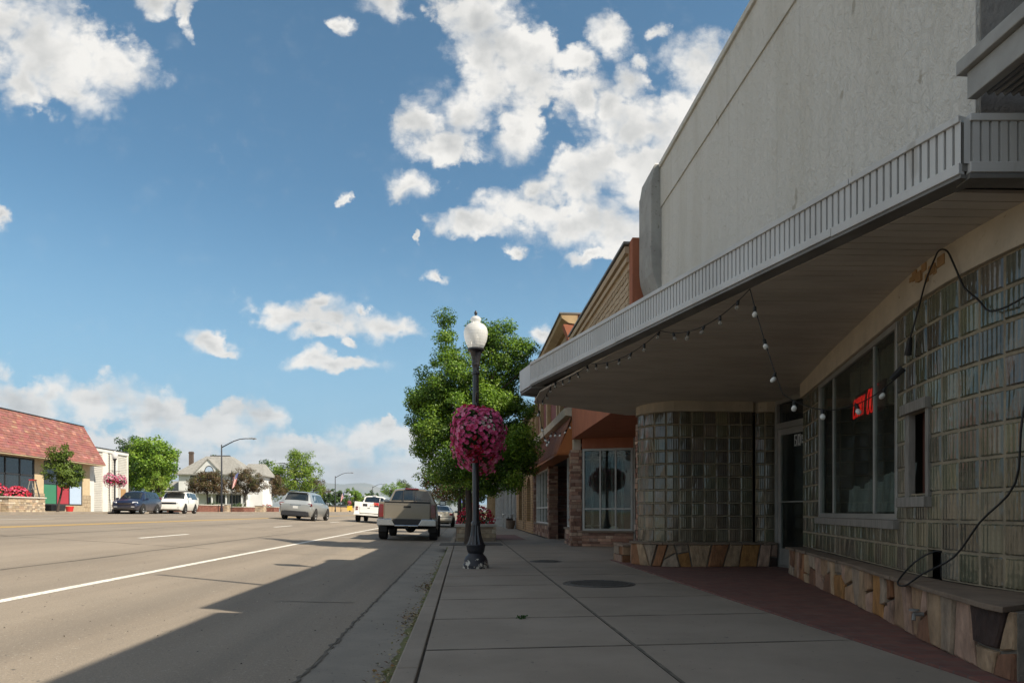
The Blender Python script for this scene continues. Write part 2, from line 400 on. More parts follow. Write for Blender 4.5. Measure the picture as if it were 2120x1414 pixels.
# ------------------------------------------------------------------ palette
def build_mats():
    # road and ground
    m, t, bs = newmat('asphalt'); co = objco(t)
    big = t.noise(t.vmath('MULTIPLY', co, (1.0, 0.12, 1.0)), 0.9, 5.0, 0.6)
    col = t.mix(t.ss(big, 0.35, 0.65), (0.222, 0.183, 0.140), (0.288, 0.240, 0.185))
    pat = t.noise(co, 0.35, 4.0, 0.55)
    col = t.mix(t.ss(pat, 0.55, 0.75, 0.0, 0.35), col, (0.185, 0.158, 0.126))
    lane = t.noise(t.vmath('MULTIPLY', co, (0.75, 0.006, 0.0)), 1.0, 3.0, 0.6)
    col = t.mix(t.ss(lane, 0.46, 0.66, 0.0, 0.42), col, (0.165, 0.142, 0.115))
    agg = t.noise(co, 90.0, 2.0, 0.8)
    col = t.mix(t.lin(agg, 0.35, 0.65, 0.0, 0.42), col, (0.10, 0.092, 0.082))
    agg2 = t.noise(co, 46.0, 2.0, 0.75)
    col = t.mix(t.ss(agg2, 0.60, 0.70, 0.0, 0.65), col, (0.36, 0.33, 0.28))
    agg3 = t.noise(co, 17.0, 2.0, 0.6)
    col = t.mix(t.ss(agg3, 0.70, 0.74, 0.0, 0.75), col, (0.07, 0.065, 0.06))
    t.link(col, bs.inputs['Base Color']); bs.inputs['Roughness'].default_value = 0.85; bs.inputs['Specular IOR Level'].default_value = 0.3
    t.link(t.bump(agg, 0.5, 0.012), bs.inputs['Normal'])
    m, t, bs = newmat('concrete'); co = objco(t)
    n1 = t.noise(co, 1.1, 6.0, 0.62)
    col = t.mix(t.ss(n1, 0.32, 0.68), (0.225, 0.190, 0.152), (0.285, 0.243, 0.197))
    n2 = t.noise(co, 120.0, 2.0, 0.7); col = t.mix(t.lin(n2, 0.3, 0.7, 0.0, 0.35), col, (0.19, 0.165, 0.135))
    n3 = t.noise(co, 3.2, 5.0, 0.7); col = t.mix(t.ss(n3, 0.62, 0.80, 0.0, 0.45), col, (0.17, 0.155, 0.13))
    n4 = t.noise(co, 22.0, 2.0, 0.5); col = t.mix(t.ss(n4, 0.70, 0.73, 0.0, 0.6), col, (0.09, 0.085, 0.07))
    t.link(col, bs.inputs['Base Color']); bs.inputs['Roughness'].default_value = 0.88; bs.inputs['Specular IOR Level'].default_value = 0.3
    t.link(t.bump(n2, 0.25, 0.008), bs.inputs['Normal'])
    mat_noise('gutter_concrete', (0.25, 0.222, 0.182), (0.20, 0.178, 0.148), 2.0, 0.9, 0.3, bscale=90, speck=(26.0, 0.62, (0.07, 0.065, 0.05), 0.7))
    mat_noise('joint_dark', (0.06, 0.052, 0.042), (0.10, 0.088, 0.072), 9.0, 0.95, 0.4)
    mat_noise('seam_dirt', (0.08, 0.07, 0.055), (0.14, 0.123, 0.098), 9.0, 0.95, 0.4)
    mat_noise('moss', (0.10, 0.12, 0.03), (0.17, 0.15, 0.07), 14.0, 0.95, 0.6, bscale=90)
    mat_noise('road_white', (0.74, 0.72, 0.66), (0.50, 0.48, 0.43), 14.0, 0.8, 0.2, speck=(32.0, 0.53, (0.27, 0.24, 0.2), 0.85))
    mat_noise('road_yellow', (0.60, 0.36, 0.06), (0.45, 0.29, 0.08), 10.0, 0.8, 0.2, speck=(40.0, 0.62, (0.25, 0.22, 0.16), 0.7))
    mat_noise('earth', (0.20, 0.19, 0.09), (0.13, 0.15, 0.05), 0.25, 0.95, 0.3, bscale=4)
    mat_noise('mountain', (0.13, 0.15, 0.13), (0.20, 0.19, 0.15), 0.004, 0.95, 0.0)
    # paving bricks
    m, t, bs = newmat('paver'); co = objco(t)
    br = t.add('ShaderNodeTexBrick'); t.link(co, br.inputs['Vector'])
    br.inputs['Scale'].default_value = 1.0; br.inputs['Brick Width'].default_value = 0.21; br.inputs['Row Height'].default_value = 0.105
    br.inputs['Mortar Size'].default_value = 0.006; br.inputs['Bias'].default_value = 0.0
    br.inputs['Color1'].default_value = (0.17, 0.062, 0.048, 1); br.inputs['Color2'].default_value = (0.115, 0.048, 0.04, 1); br.inputs['Mortar'].default_value = (0.10, 0.08, 0.07, 1)
    n = t.noise(co, 7.0, 5.0, 0.65)
    col = t.mix(t.ss(n, 0.35, 0.8, 0.0, 0.5), br.outputs[0], (0.20, 0.13, 0.10))
    t.link(col, bs.inputs['Base Color']); bs.inputs['Roughness'].default_value = 0.8
    t.link(t.bump(br.outputs['Fac'], -0.4, 0.01), bs.inputs['Normal'])
    # rough painted stucco with weather streaks
    m, t, bs = newmat('stucco_white'); co = objco(t)
    trowel = t.noise(t.vmath('MULTIPLY', co, (1, 1.0, 0.7)), 14.0, 6.0, 0.62, 1.2)
    fine = t.noise(co, 70.0, 3.0, 0.6)
    streak = t.noise(t.vmath('MULTIPLY', co, (1.0, 1.2, 0.30)), 1.3, 5.0, 0.65)
    s = t.sep(co)
    col = t.mix(t.ss(streak, 0.42, 0.72, 0.0, 0.65), (0.63, 0.610, 0.560), (0.53, 0.50, 0.43))
    chip = t.noise(t.vmath('MULTIPLY', co, (1, 1, 0.7)), 3.3, 3.0, 0.55)
    col = t.mix(t.ss(chip, 0.70, 0.73, 0.0, 0.55), col, (0.30, 0.26, 0.19))
    drip = t.noise(t.vmath('MULTIPLY', co, (1, 5.5, 0.14)), 1.6, 5.0, 0.6)
    col = t.mix(t.math('MULTIPLY', t.ss(drip, 0.54, 0.70), t.lin(s[2], 1.5, 6.0, 0.03, 0.16)), col, (0.25, 0.23, 0.185))
    scr = t.noise(t.vmath('MULTIPLY', co, (1, 5.0, 1.6)), 6.0, 4.0, 0.7, 0.6)
    col = t.mix(t.ss(scr, 0.68, 0.74, 0.0, 0.5), col, (0.24, 0.23, 0.21))
    t.link(col, bs.inputs['Base Color']); bs.inputs['Roughness'].default_value = 0.85
    h = t.math('ADD', t.math('MULTIPLY', trowel, 0.8), t.math('MULTIPLY', fine, 0.25))
    t.link(t.bump(h, 0.85, 0.05), bs.inputs['Normal'])
    mat_noise('stucco_grey_and_shaded', (0.30, 0.29, 0.275), (0.22, 0.212, 0.20), 3.0, 0.9, 0.6, bscale=30)
    mat_noise('pilaster_plaster', (0.36, 0.355, 0.335), (0.27, 0.265, 0.25), 3.0, 0.9, 0.6, bscale=34, speck=(16.0, 0.62, (0.13, 0.12, 0.10), 0.7))
    mat_noise('ribbed_metal', (0.54, 0.54, 0.53), (0.44, 0.435, 0.42), 1.5, 0.5, 0.06, speck=(7.0, 0.66, (0.30, 0.27, 0.22), 0.5), stretch=(1, 1, 0.3))
    mat_noise('grimy_metal', (0.20, 0.195, 0.185), (0.13, 0.125, 0.115), 3.0, 0.6, 0.1)
    m, t, bs = newmat('soffit'); co = objco(t)      # painted boards with rust at the joints
    br = t.noise(t.vmath('MULTIPLY', co, (0.5, 1.5, 1)), 2.0, 6.0, 0.65)
    col = t.mix(t.ss(br, 0.35, 0.7), (0.56, 0.51, 0.44), (0.45, 0.405, 0.345))
    ru = t.noise(t.vmath('MULTIPLY', co, (1.4, 9.0, 1)), 2.3, 4.0, 0.6)
    col = t.mix(t.ss(ru, 0.68, 0.76, 0.0, 0.7), col, (0.24, 0.13, 0.07))
    t.link(col, bs.inputs['Base Color']); bs.inputs['Roughness'].default_value = 0.6
    mat_noise('old_cream_paint', (0.52, 0.44, 0.335), (0.42, 0.355, 0.27), 4.0, 0.7, 0.25, bscale=30, speck=(13.0, 0.66, (0.16, 0.10, 0.05), 0.7))
    # glass block: dark wavy glass, per block tone from the mesh
    m, t, bs = newmat('glass_block'); 
    uv = t.add('ShaderNodeUVMap').outputs[0]; us = t.sep(uv)
    rib = t.math('SINE', t.math('MULTIPLY', us[0], 2*pi*5.0))
    co = objco(t)
    lum = t.noise(co, 5.0, 4.0, 0.6)
    base = t.vmath('SCALE', colattr(t), scale=t.lin(lum, 0.25, 0.75, 0.8, 1.25))
    dark = t.math('POWER', t.math('MULTIPLY', t.math('ADD', rib, 1.0), 0.5), 1.5)
    vv = t.math('ABSOLUTE', t.math('SUBTRACT', us[1], 0.5))
    rows = t.math('SINE', t.math('MULTIPLY', us[1], 2*pi*6.0))
    grid = t.math('MULTIPLY', dark, t.lin(rows, -1.0, 1.0, 0.62, 1.0))
    col = t.mix(grid, t.vmath('SCALE', base, scale=0.74), base)
    t.link(col, bs.inputs['Base Color'])
    bs.inputs['Roughness'].default_value = 0.09; bs.inputs['IOR'].default_value = 1.5; bs.inputs['Specular IOR Level'].default_value = 0.75
    wob = t.noise(co, 11.0, 3.0, 0.5)
    hh = t.math('ADD', t.math('MULTIPLY', rib, 0.35), t.math('MULTIPLY', wob, 1.2))
    t.link(t.bump(hh, 0.24, 0.014), bs.inputs['Normal'])
    mat_noise('block_mortar', (0.30, 0.25, 0.17), (0.20, 0.165, 0.115), 8.0, 0.85, 0.3)
    # stone
    mat_attr('flagstone', 0.85, 0.9, 14.0, 0.55, 6.0, stretch=(1.6, 1.6, 0.8))
    mat_attr('stacked_stone', 0.9, 0.6, 24.0, 0.30, 9.0)
    mat_attr('brickwork', 0.88, 0.35, 40.0, 0.18, 9.0)
    mat_noise('stone_mortar', (0.20, 0.175, 0.14), (0.13, 0.115, 0.095), 10.0, 0.95, 0.4)
    mat_noise('stone_cap', (0.205, 0.152, 0.108), (0.145, 0.105, 0.074), 5.0, 0.85, 0.5, bscale=22, speck=(9.0, 0.62, (0.15, 0.10, 0.07), 0.7))
    mat_noise('planter_cap', (0.52, 0.49, 0.43), (0.42, 0.39, 0.34), 4.0, 0.85, 0.3)
    # metal and paint
    mat_noise('aluminium', (0.36, 0.345, 0.315), (0.28, 0.268, 0.245), 3.0, 0.42, 0.04, metal=0.35)
    mat_noise('white_trim', (0.54, 0.53, 0.50), (0.43, 0.42, 0.39), 4.0, 0.5, 0.08)
    mat_noise('weathered_wood', (0.26, 0.24, 0.21), (0.17, 0.155, 0.135), 5.0, 0.8, 0.3, stretch=(6, 6, 1))
    mat_plain('black_metal', (0.016, 0.016, 0.02), 0.38, 0.0, 0.5, 0.3)
    m, t, bs = newmat('flaking_black'); co = objco(t); s = t.sep(co)
    fl = t.noise(co, 11.0, 5.0, 0.65)
    thr = t.lin(s[2], 0.0, 0.34, 0.50, 0.80)
    f = t.math('GREATER_THAN', fl, thr)
    t.link(t.mix(f, (0.018, 0.018, 0.024), (0.46, 0.43, 0.37)), bs.inputs['Base Color']); bs.inputs['Roughness'].default_value = 0.5
    mat_plain('black_rubber', (0.012, 0.012, 0.012), 0.6)
    mat_plain('tyre', (0.022, 0.021, 0.02), 0.85)
    mat_plain('dark_void', (0.012, 0.011, 0.010), 0.9)
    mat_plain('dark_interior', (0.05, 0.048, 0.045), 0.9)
    mat_plain('rim', (0.62, 0.62, 0.62), 0.35, 0.3)
    mat_plain('chrome', (0.42, 0.43, 0.45), 0.14, 1.0)
    mat_plain('car_glass', (0.012, 0.016, 0.018), 0.04, 0.0, 0.9)
    mat_plain('tail_red', (0.13, 0.006, 0.007), 0.18, 0.0, 0.6, 0.5)
    mat_plain('headlight', (0.62, 0.64, 0.66), 0.12, 0.3, 0.8, 0.5)
    for nm, c, mt in (('paint_gold', (0.22, 0.188, 0.142), 0.35), ('paint_silver', (0.40, 0.42, 0.42), 0.55), ('paint_navy', (0.007, 0.013, 0.042), 0.3),
                      ('paint_white', (0.78, 0.77, 0.73), 0.0), ('paint_beige', (0.46, 0.43, 0.36), 0.35), ('paint_grey', (0.2, 0.2, 0.2), 0.3)):
        m, t, bs = newmat(nm); co = objco(t)
        n = t.noise(co, 2.5, 4.0, 0.6)
        dirt = t.ss(t.math('ADD', t.sep(co)[2], t.math('MULTIPLY', n, 0.5)), 0.45, 1.0, 0.35, 0.0)
        t.link(t.mix(dirt, c, (0.22, 0.19, 0.15)), bs.inputs['Base Color'])
        bs.inputs['Metallic'].default_value = mt; bs.inputs['Roughness'].default_value = 0.33; bs.inputs['Coat Weight'].default_value = 0.6
        bs.inputs['Coat Roughness'].default_value = 0.06
    # shop glass: mirror-ish pane over a dark room
    m, t, bs = newmat('shop_glass'); out = t.n.get('Material Output')
    gl = t.add('ShaderNodeBsdfGlossy'); gl.inputs['Roughness'].default_value = 0.02; gl.inputs['Color'].default_value = (0.9, 0.95, 0.93, 1)
    trn = t.add('ShaderNodeBsdfTransparent'); trn.inputs[0].default_value = (0.80, 0.85, 0.82, 1)
    lw = t.add('ShaderNodeLayerWeight'); lw.inputs[0].default_value = 0.5
    fr = t.math('ADD', t.math('MULTIPLY', t.math('POWER', lw.outputs['Facing'], 4.5), 0.55), 0.035)
    df = t.add('ShaderNodeBsdfDiffuse'); df.inputs[0].default_value = (0.16, 0.16, 0.14, 1)      # film of dust
    wob = t.bump(t.noise(objco(t), 1.3, 2.0, 0.5), 0.05, 0.02); t.link(wob, gl.inputs['Normal'])
    m1 = t.add('ShaderNodeMixShader'); t.link(fr, m1.inputs[0]); t.link(trn.outputs[0], m1.inputs[1]); t.link(gl.outputs[0], m1.inputs[2])
    m2 = t.add('ShaderNodeMixShader'); t.link(t.ss(t.noise(objco(t), 2.0, 5.0, 0.65), 0.4, 0.8, 0.04, 0.20), m2.inputs[0]); t.link(m1.outputs[0], m2.inputs[1]); t.link(df.outputs[0], m2.inputs[2])
    t.link(m2.outputs[0], out.inputs[0])
    mat_plain('dark_pane', (0.02, 0.023, 0.024), 0.05, 0.0, 0.9)
    # globes and bulbs
    m, t, bs = newmat('globe_glass'); out = t.n.get('Material Output')
    bs.inputs['Base Color'].default_value = (0.92, 0.91, 0.88, 1); bs.inputs['Roughness'].default_value = 0.14
    bs.inputs['Specular IOR Level'].default_value = 0.8
    trn = t.add('ShaderNodeBsdfTransparent'); tl = t.add('ShaderNodeBsdfTranslucent'); tl.inputs[0].default_value = (0.88, 0.89, 0.90, 1)
    ribs = t.math('SINE', t.math('MULTIPLY', t.sep(objco(t))[2], 150.0)); t.link(t.bump(t.math('ADD', ribs, t.noise(objco(t), 30.0, 3.0, 0.6)), 0.15, 0.004), bs.inputs['Normal'])
    m1 = t.add('ShaderNodeMixShader'); m1.inputs[0].default_value = 0.45; t.link(bs.outputs[0], m1.inputs[1]); t.link(tl.outputs[0], m1.inputs[2])
    m2 = t.add('ShaderNodeMixShader'); m2.inputs[0].default_value = 0.28; t.link(m1.outputs[0], m2.inputs[1]); t.link(trn.outputs[0], m2.inputs[2])
    t.link(m2.outputs[0], out.inputs[0])
    mat_plain('bulb_glass', (0.62, 0.62, 0.58), 0.15, 0.0, 0.7)
    m, t, bs = newmat('bulb_clear'); out = t.n.get('Material Output')
    bs.inputs['Base Color'].default_value = (0.35, 0.33, 0.28, 1); bs.inputs['Roughness'].default_value = 0.06
    trn = t.add('ShaderNodeBsdfTransparent'); m1 = t.add('ShaderNodeMixShader'); m1.inputs[0].default_value = 0.55
    t.link(bs.outputs[0], m1.inputs[1]); t.link(trn.outputs[0], m1.inputs[2]); t.link(m1.outputs[0], out.inputs[0])
    mat_plain('neon_red', (0.6, 0.02, 0.02), 0.3, emit=(1.0, 0.015, 0.012), estr=0.5)
    # neighbours
    mat_noise('orange_stucco', (0.36, 0.125, 0.062), (0.29, 0.098, 0.05), 4.0, 0.85, 0.3, bscale=60, stretch=(1, 1, 0.3))
    mat_noise('tan_panel', (0.46, 0.35, 0.23), (0.39, 0.29, 0.19), 4.0, 0.85, 0.3)
    mat_noise('copper_metal', (0.36, 0.155, 0.085), (0.27, 0.11, 0.06), 5.0, 0.5, 0.05, metal=0.2, stretch=(1, 1, 0.3))
    mat_noise('orange_paint', (0.40, 0.13, 0.03), (0.33, 0.10, 0.025), 4.0, 0.7, 0.1)
    mat_noise('red_wall', (0.20, 0.055, 0.045), (0.15, 0.045, 0.04), 4.0, 0.8, 0.1)
    mat_noise('tan_wood', (0.42, 0.30, 0.16), (0.33, 0.23, 0.12), 4.0, 0.8, 0.1)
    mat_noise('brown_wall', (0.115, 0.080, 0.060), (0.085, 0.06, 0.045), 4.0, 0.8, 0.1)
    mat_noise('dark_green_wall', (0.05, 0.06, 0.05), (0.04, 0.045, 0.04), 4.0, 0.8, 0.1)
    mat_noise('tan_wall', (0.52, 0.41, 0.26), (0.46, 0.36, 0.23), 3.0, 0.85, 0.1)
    mat_noise('white_siding', (0.66, 0.64, 0.59), (0.58, 0.56, 0.52), 2.0, 0.6, 0.0)
    mat_noise('grey_siding', (0.48, 0.465, 0.42), (0.43, 0.41, 0.37), 2.0, 0.6, 0.0)
    mat_noise('house_white', (0.70, 0.71, 0.70), (0.62, 0.63, 0.62), 1.0, 0.7, 0.0)
    mat_noise('house_roof', (0.27, 0.265, 0.245), (0.20, 0.195, 0.18), 3.0, 0.9, 0.2, speck=(7.0, 0.55, (0.20, 0.19, 0.17), 0.5))
    mat_attr('shingle', 0.85, 0.3, 30.0, 0.28, 1.3)
    mat_noise('awning_paint', (0.33, 0.325, 0.305), (0.25, 0.243, 0.225), 4.0, 0.6, 0.1)
    mat_plain('dark_trim', (0.025, 0.025, 0.028), 0.5)
    mat_plain('panel_green', (0.045, 0.20, 0.11), 0.4)
    mat_plain('panel_red', (0.36, 0.035, 0.05), 0.4)
    mat_plain('panel_blue', (0.42, 0.52, 0.66), 0.4)
    mat_plain('bucket_red', (0.55, 0.03, 0.03), 0.4)
    mat_plain('sign_yellow', (0.80, 0.52, 0.05), 0.5)
    mat_plain('sign_blue', (0.12, 0.16, 0.42), 0.5)
    mat_plain('plate_white', (0.62, 0.62, 0.6), 0.5)
    mat_plain('curtain', (0.23, 0.20, 0.15), 0.9)
    mat_plain('cloth_white', (0.34, 0.36, 0.36), 0.9)
    mat_plain('cloth_tan', (0.34, 0.20, 0.09), 0.9)
    mat_plain('board_red', (0.09, 0.03, 0.018), 0.7)
    mat_plain('red_flag', (0.50, 0.04, 0.05), 0.8)
    mat_attr('flag_cloth', 0.85, 0.0, 10, 0.05)
    mat_noise('bark', (0.075, 0.055, 0.042), (0.045, 0.034, 0.028), 10.0, 0.95, 0.7, bscale=30, stretch=(3, 3, 0.6))
    mat_noise('iron_cover', (0.085, 0.08, 0.072), (0.055, 0.05, 0.045), 8.0, 0.6, 0.2)
    mat_leaf('leaves', transl=0.42)
    mat_leaf('petals', transl=0.30, rough=0.6)
    mat_attr('litter', 0.95, 0.0, 10, 0.3)
build_mats()
# ------------------------------------------------------------------ ground, street, pavements
GP = [(-4000, 0.80), (-27.05, 0.80), (-27.0, 0.80)]
ROAD = [(-23.6, 0.71), (-20, 0.68), (-16, 0.62), (-13.5, 0.53), (-11.8, 0.455), (-10, 0.335), (-8.1, 0.196), (-6.4, 0.065), (-4.7, -0.05), (-3.0, -0.095), (-0.99, -0.145)]
def road_z(x):
    for (x0, z0), (x1, z1) in zip(ROAD[:-1], ROAD[1:]):
        if x0 <= x <= x1: return z0 + (z1-z0)*(x-x0)/(x1-x0)
    return ROAD[-1][1] if x > -1 else 0.84
def strip(mb, pts, y0, y1, ny=1):
    n = len(pts); b = len(mb.v)
    vs = []; fs = []
    for j in range(ny+1):
        y = y0 + (y1-y0)*j/ny
        vs += [(x, y, z) for x, z in pts]
    for j in range(ny):
        for i in range(n-1): fs.append((j*n+i, j*n+i+1, (j+1)*n+i+1, (j+1)*n+i))
    mb.add(vs, fs)
def build_ground():
    g = MB()      # one sheet out to the horizon, dipping under the street
    strip(g, [(-6000, 0.79), (-30, 0.79), (-24.0, 0.60), (-23.0, 0.45), (-13, 0.20), (-9, -0.05), (-5, -0.35), (0.5, -0.30), (2.4, -0.06), (60, -0.06), (6000, -0.06)], -300, 9000, 24)
    struct('ground', g, 'earth')
    r = MB()
    strip(r, ROAD, -30, 430, 40)
    struct('road', r, 'asphalt', smooth=180)
    gt = MB(); strip(gt, [(-0.985, -0.147), (-0.42, -0.172)], -30, 400, 40); struct('gutter', gt, 'gutter_concrete')
    rng = random.Random(5)
    ck = MB()     # the broken seam between asphalt and gutter pan
    y = -2.0; pts = []
    while y < 60:
        pts.append((-0.985 + rng.uniform(-0.022, 0.022), y, rng.uniform(0.004, 0.015)*(1.0 if y > 6 else 1.2)))
        y += rng.uniform(0.03, 0.10)*(1 if y < 12 else 3)
    for a, b in zip(pts[:-1], pts[1:]):
        ck.quad((a[0]-a[2], a[1], -0.1412), (a[0]+a[2], a[1], -0.1412), (b[0]+b[2], b[1], -0.1412), (b[0]-b[2], b[1], -0.1412))
    struct('road_crack', ck, 'seam_dirt')
    # kerb stones with joints
    k = MB(); y = -6.0
    while y < 240:
        L = 2.45
        w0 = -0.415; 
        k.extr([(w0, y+0.006, -0.19), (w0+0.035, y+0.006, -0.012), (w0+0.05, y+0.006, 0.0), (-0.250, y+0.006, 0.001), (-0.250, y+0.006, -0.19)], (0, L-0.012, 0))
        y += L
    struct('kerb', k, 'concrete', bevel=0.008)
    bed = MB(); bed.b2(-0.262, 3.4, -6, 240, -0.25, -0.03); struct('pavement_bed', bed, 'joint_dark')
    s = MB(); y = -0.6 - 1.22*5
    ys = []
    while y < 200: ys.append(y); y += 1.22
    for i in range(len(ys)-1):
        for (x0, x1) in ((-0.234, 1.090), (1.108, 2.60)):
            a, b = ys[i]+0.009, ys[i+1]-0.009
            # brick insets further up the pavement take the place of two slabs
            s.prism([(x0, a+0.05*x0), (x1, a+0.05*x1), (x1, b+0.05*x1), (x0, b+0.05*x0)], -0.09, 0.0)
    struct('pavement', s, 'concrete', bevel=0.005)
    jt = MB(); r2 = random.Random(6)
    for yy in ys[1:60]:
        for q in range(14):
            x0 = -0.232 + 2.83*q/14; x1 = -0.232 + 2.83*(q+1)/14
            w = r2.uniform(0.004, 0.011)
            jt.quad((x0, yy-w+0.05*x0, 0.0025), (x1, yy-w+0.05*x1, 0.0025), (x1, yy+w+0.05*x1, 0.0025), (x0, yy+w+0.05*x0, 0.0025))
    yy = 0.8
    while yy < 70:
        w = r2.uniform(0.007, 0.013); jt.quad((1.099-w, yy, 0.0035), (1.099+w, yy, 0.0035), (1.099+w, yy+0.3, 0.0035), (1.099-w, yy+0.3, 0.0035)); yy += 0.3
    struct('pavement_joints', jt, 'seam_dirt')
    br = MB(); br.b2(0.0, 1.9, 20.9, 25.5, -0.02, 0.004); struct('pavement_brick_patch', br, 'paver')
    # far pavement and kerb
    f = MB(); strip(f, [(-23.6, 0.68), (-23.6, 0.825), (-23.72, 0.84), (-23.76, 0.84), (-29.4, 0.86)], -30, 430, 4); struct('far_pavement', f, 'concrete')
    # painted lines
    def line(x, w, y0, y1, mat_list, dz=0.004):
        mat_list.quad((x-w/2, y0, road_z(x-w/2)+dz), (x+w/2, y0, road_z(x+w/2)+dz), (x+w/2, y1, road_z(x+w/2)+dz), (x-w/2, y1, road_z(x-w/2)+dz))
    wl = MB(); line(-4.69, 0.13, -30, 430, wl); line(-19.3, 0.11, 20, 430, wl)
    d0 = 17.7
    for i in range(-3, 33):
        line(-8.1, 0.11, d0 + 12.2*i, d0 + 3.05 + 12.2*i, wl); line(-15.3, 0.11, d0 + 6 + 12.2*i, d0 + 9 + 12.2*i, wl)
    for yy in (25.0, 30.6, 37.0): 
        for a, b in ((-4.6, -1.1),):
            n = 6
            for q in range(n):
                x0 = a + (b-a)*q/n; x1 = a + (b-a)*(q+1)/n
                wl.quad((x0, yy, road_z(x0)+0.005), (x1, yy, road_z(x1)+0.005), (x1, yy+0.11, road_z(x1)+0.005), (x0, yy+0.11, road_z(x0)+0.005))
    struct('road_marking_white', wl, 'road_white')
    yl = MB(); line(-11.8, 0.12, -30, 430, yl); line(-12.05, 0.10, -30, 430, yl); struct('road_marking_yellow', yl, 'road_yellow')
    sl = MB()    # tarred seams in the carriageway
    for x in (-6.35, -9.9):
        pts = [(x + rng.uniform(-0.03, 0.03), yy) for yy in np.arange(4, 160, 1.5)]
        for a, b in zip(pts[:-1], pts[1:]):
            w = rng.uniform(0.012, 0.035)
            sl.quad((a[0]-w, a[1], road_z(a[0])+0.003), (a[0]+w, a[1], road_z(a[0])+0.003), (b[0]+w, b[1], road_z(b[0])+0.003), (b[0]-w, b[1], road_z(b[0])+0.003))
    for yc in (7.6, 10.9, 15.2, 19.5, 27.0, 38.0, 52.0, 70.0):
        x = -1.2; y = yc
        while x > -11.5:
            x2 = x - rng.uniform(0.12, 0.4); y2 = y + rng.uniform(-0.10, 0.12); w = rng.uniform(0.004, 0.012)*(1+yc/25)
            sl.quad((x, y-w, road_z(x)+0.0035), (x, y+w, road_z(x)+0.0035), (x2, y2+w, road_z(x2)+0.0035), (x2, y2-w, road_z(x2)+0.0035)); x, y = x2, y2
            if rng.random() < 0.03: break
    struct('road_tar_seams', sl, 'seam_dirt')
    # moss bed and dry leaves in the gutter
    ms = MB(); y = 1.5; prev = None
    while y < 20:
        w = rng.uniform(0.03, 0.09)
        cur = (-0.422 - w, y)
        if prev: ms.quad((prev[0], prev[1], -0.166), (-0.424, prev[1], -0.163), (-0.424, y, -0.163), (cur[0], y, -0.166))
        prev = cur; y += 0.12
    tag(part('gutter_moss', ms, 'moss'), 'green moss growing in the gutter along the kerb', 'moss', kind='stuff')
    g2 = np.random.default_rng(3)
    n = 950
    yy = np.concatenate([g2.uniform(2.0, 16.0, n//2), g2.normal(4.0, 0.35, n//6), g2.normal(9.3, 0.3, n//6), g2.normal(6.6, 0.3, n//6)])
    n = len(yy); xx = -0.43 - np.abs(g2.normal(0, 0.09, n))
    P = np.stack([xx, yy, np.full(n, -0.158)+g2.uniform(0, 0.012, n)], 1)
    N = g2.normal(0, 0.35, (n, 3)); N[:, 2] = 1
    pal = np.array([(0.20, 0.11, 0.04), (0.26, 0.19, 0.08), (0.13, 0.12, 0.04), (0.10, 0.05, 0.025), (0.32, 0.27, 0.16)])
    me = leaf_mesh('leaf_litter', P, N, g2.uniform(0.012, 0.04, n), pal[g2.integers(0, 5, n)], rng=g2)
    tag(link_mesh('leaf_litter', me, 'litter'), 'dry brown leaves and twigs lying in the gutter', 'dry leaves', kind='stuff')
    # loose grit on the asphalt near the camera
    n = 420
    P = np.stack([g2.uniform(-6, -0.7, n), 2.2 + 12*g2.random(n)**1.3, np.zeros(n)], 1)
    P[:, 2] = [road_z(x)+0.004 for x in P[:, 0]]
    N = g2.normal(0, 0.5, (n, 3)); N[:, 2] = 1
    gre = np.array([(0.05, 0.045, 0.04), (0.09, 0.08, 0.07), (0.40, 0.37, 0.32)])
    me = leaf_mesh('road_grit', P, N, g2.uniform(0.006, 0.02, n), gre[g2.choice(3, n, p=[0.5, 0.3, 0.2])], rng=g2, fold=0.6)
    tag(link_mesh('road_grit', me, 'litter'), 'loose grit and pebbles scattered over the parking lane', 'grit', kind='stuff')
    # entrance paving in front of the glass block shop
    p = MB(); p.prism([(2.605, 2.0), (3.6, 2.0), (5.2, 9.0), (5.2, 12.0), (2.605, 12.0)], -0.02, 0.012); struct('entrance_brick_paving', p, 'paver')
    p = MB(); p.b2(2.605, 4.8, 12.01, 17.3, -0.04, -0.004); p.b2(2.605, 4.4, 17.31, 22.0, -0.04, -0.004); struct('porch_floor', p, 'concrete')
    # iron covers
    for nm, lab, (x, y, r) in (('manhole_cover', 'large round iron cover in the pavement beside the brick entrance paving', (1.61, 8.06, 0.40)), ('manhole_cover', 'small round iron cover in the pavement nearer the orange shop', (1.42, 11.75, 0.25))):
        c = MB(); c.lathe([(r+0.03, 0.0), (r+0.03, 0.005), (r+0.004, 0.006), (r, 0.002), (r-0.01, 0.002), (r-0.012, 0.008), (0.01, 0.008)], 40, (x, y, 0))
        root = thing(nm, lab, 'manhole cover', (x, y, 0), group='iron covers in the pavement')
        part('rim', c, 'iron_cover', root)
        d = MB()
        for i in range(-5, 6):
            h = sqrt(max(0, (r*0.86)**2 - (i*r*0.16)**2))
            d.b2(x-h, x+h, y+i*r*0.16-0.012, y+i*r*0.16+0.012, 0.0075, 0.012)
        part('tread_plate', d, 'iron_cover', root)
    w = MB(); 
    g3 = np.random.default_rng(8); n = 60
    P = np.stack([g3.normal(0.466, 0.018, n), g3.normal(5.47, 0.015, n), g3.uniform(0.0, 0.025, n)], 1); N = g3.normal(0, 1, (n, 3)); N[:, 2] = abs(N[:, 2])
    me = leaf_mesh('weed', P, N, g3.uniform(0.014, 0.024, n), np.tile([(0.03, 0.10, 0.015)], (n, 1)), rng=g3)
    tag(link_mesh('weed', me, 'leaves'), 'small green weed sprouting from a pavement joint', 'weed')
build_ground()
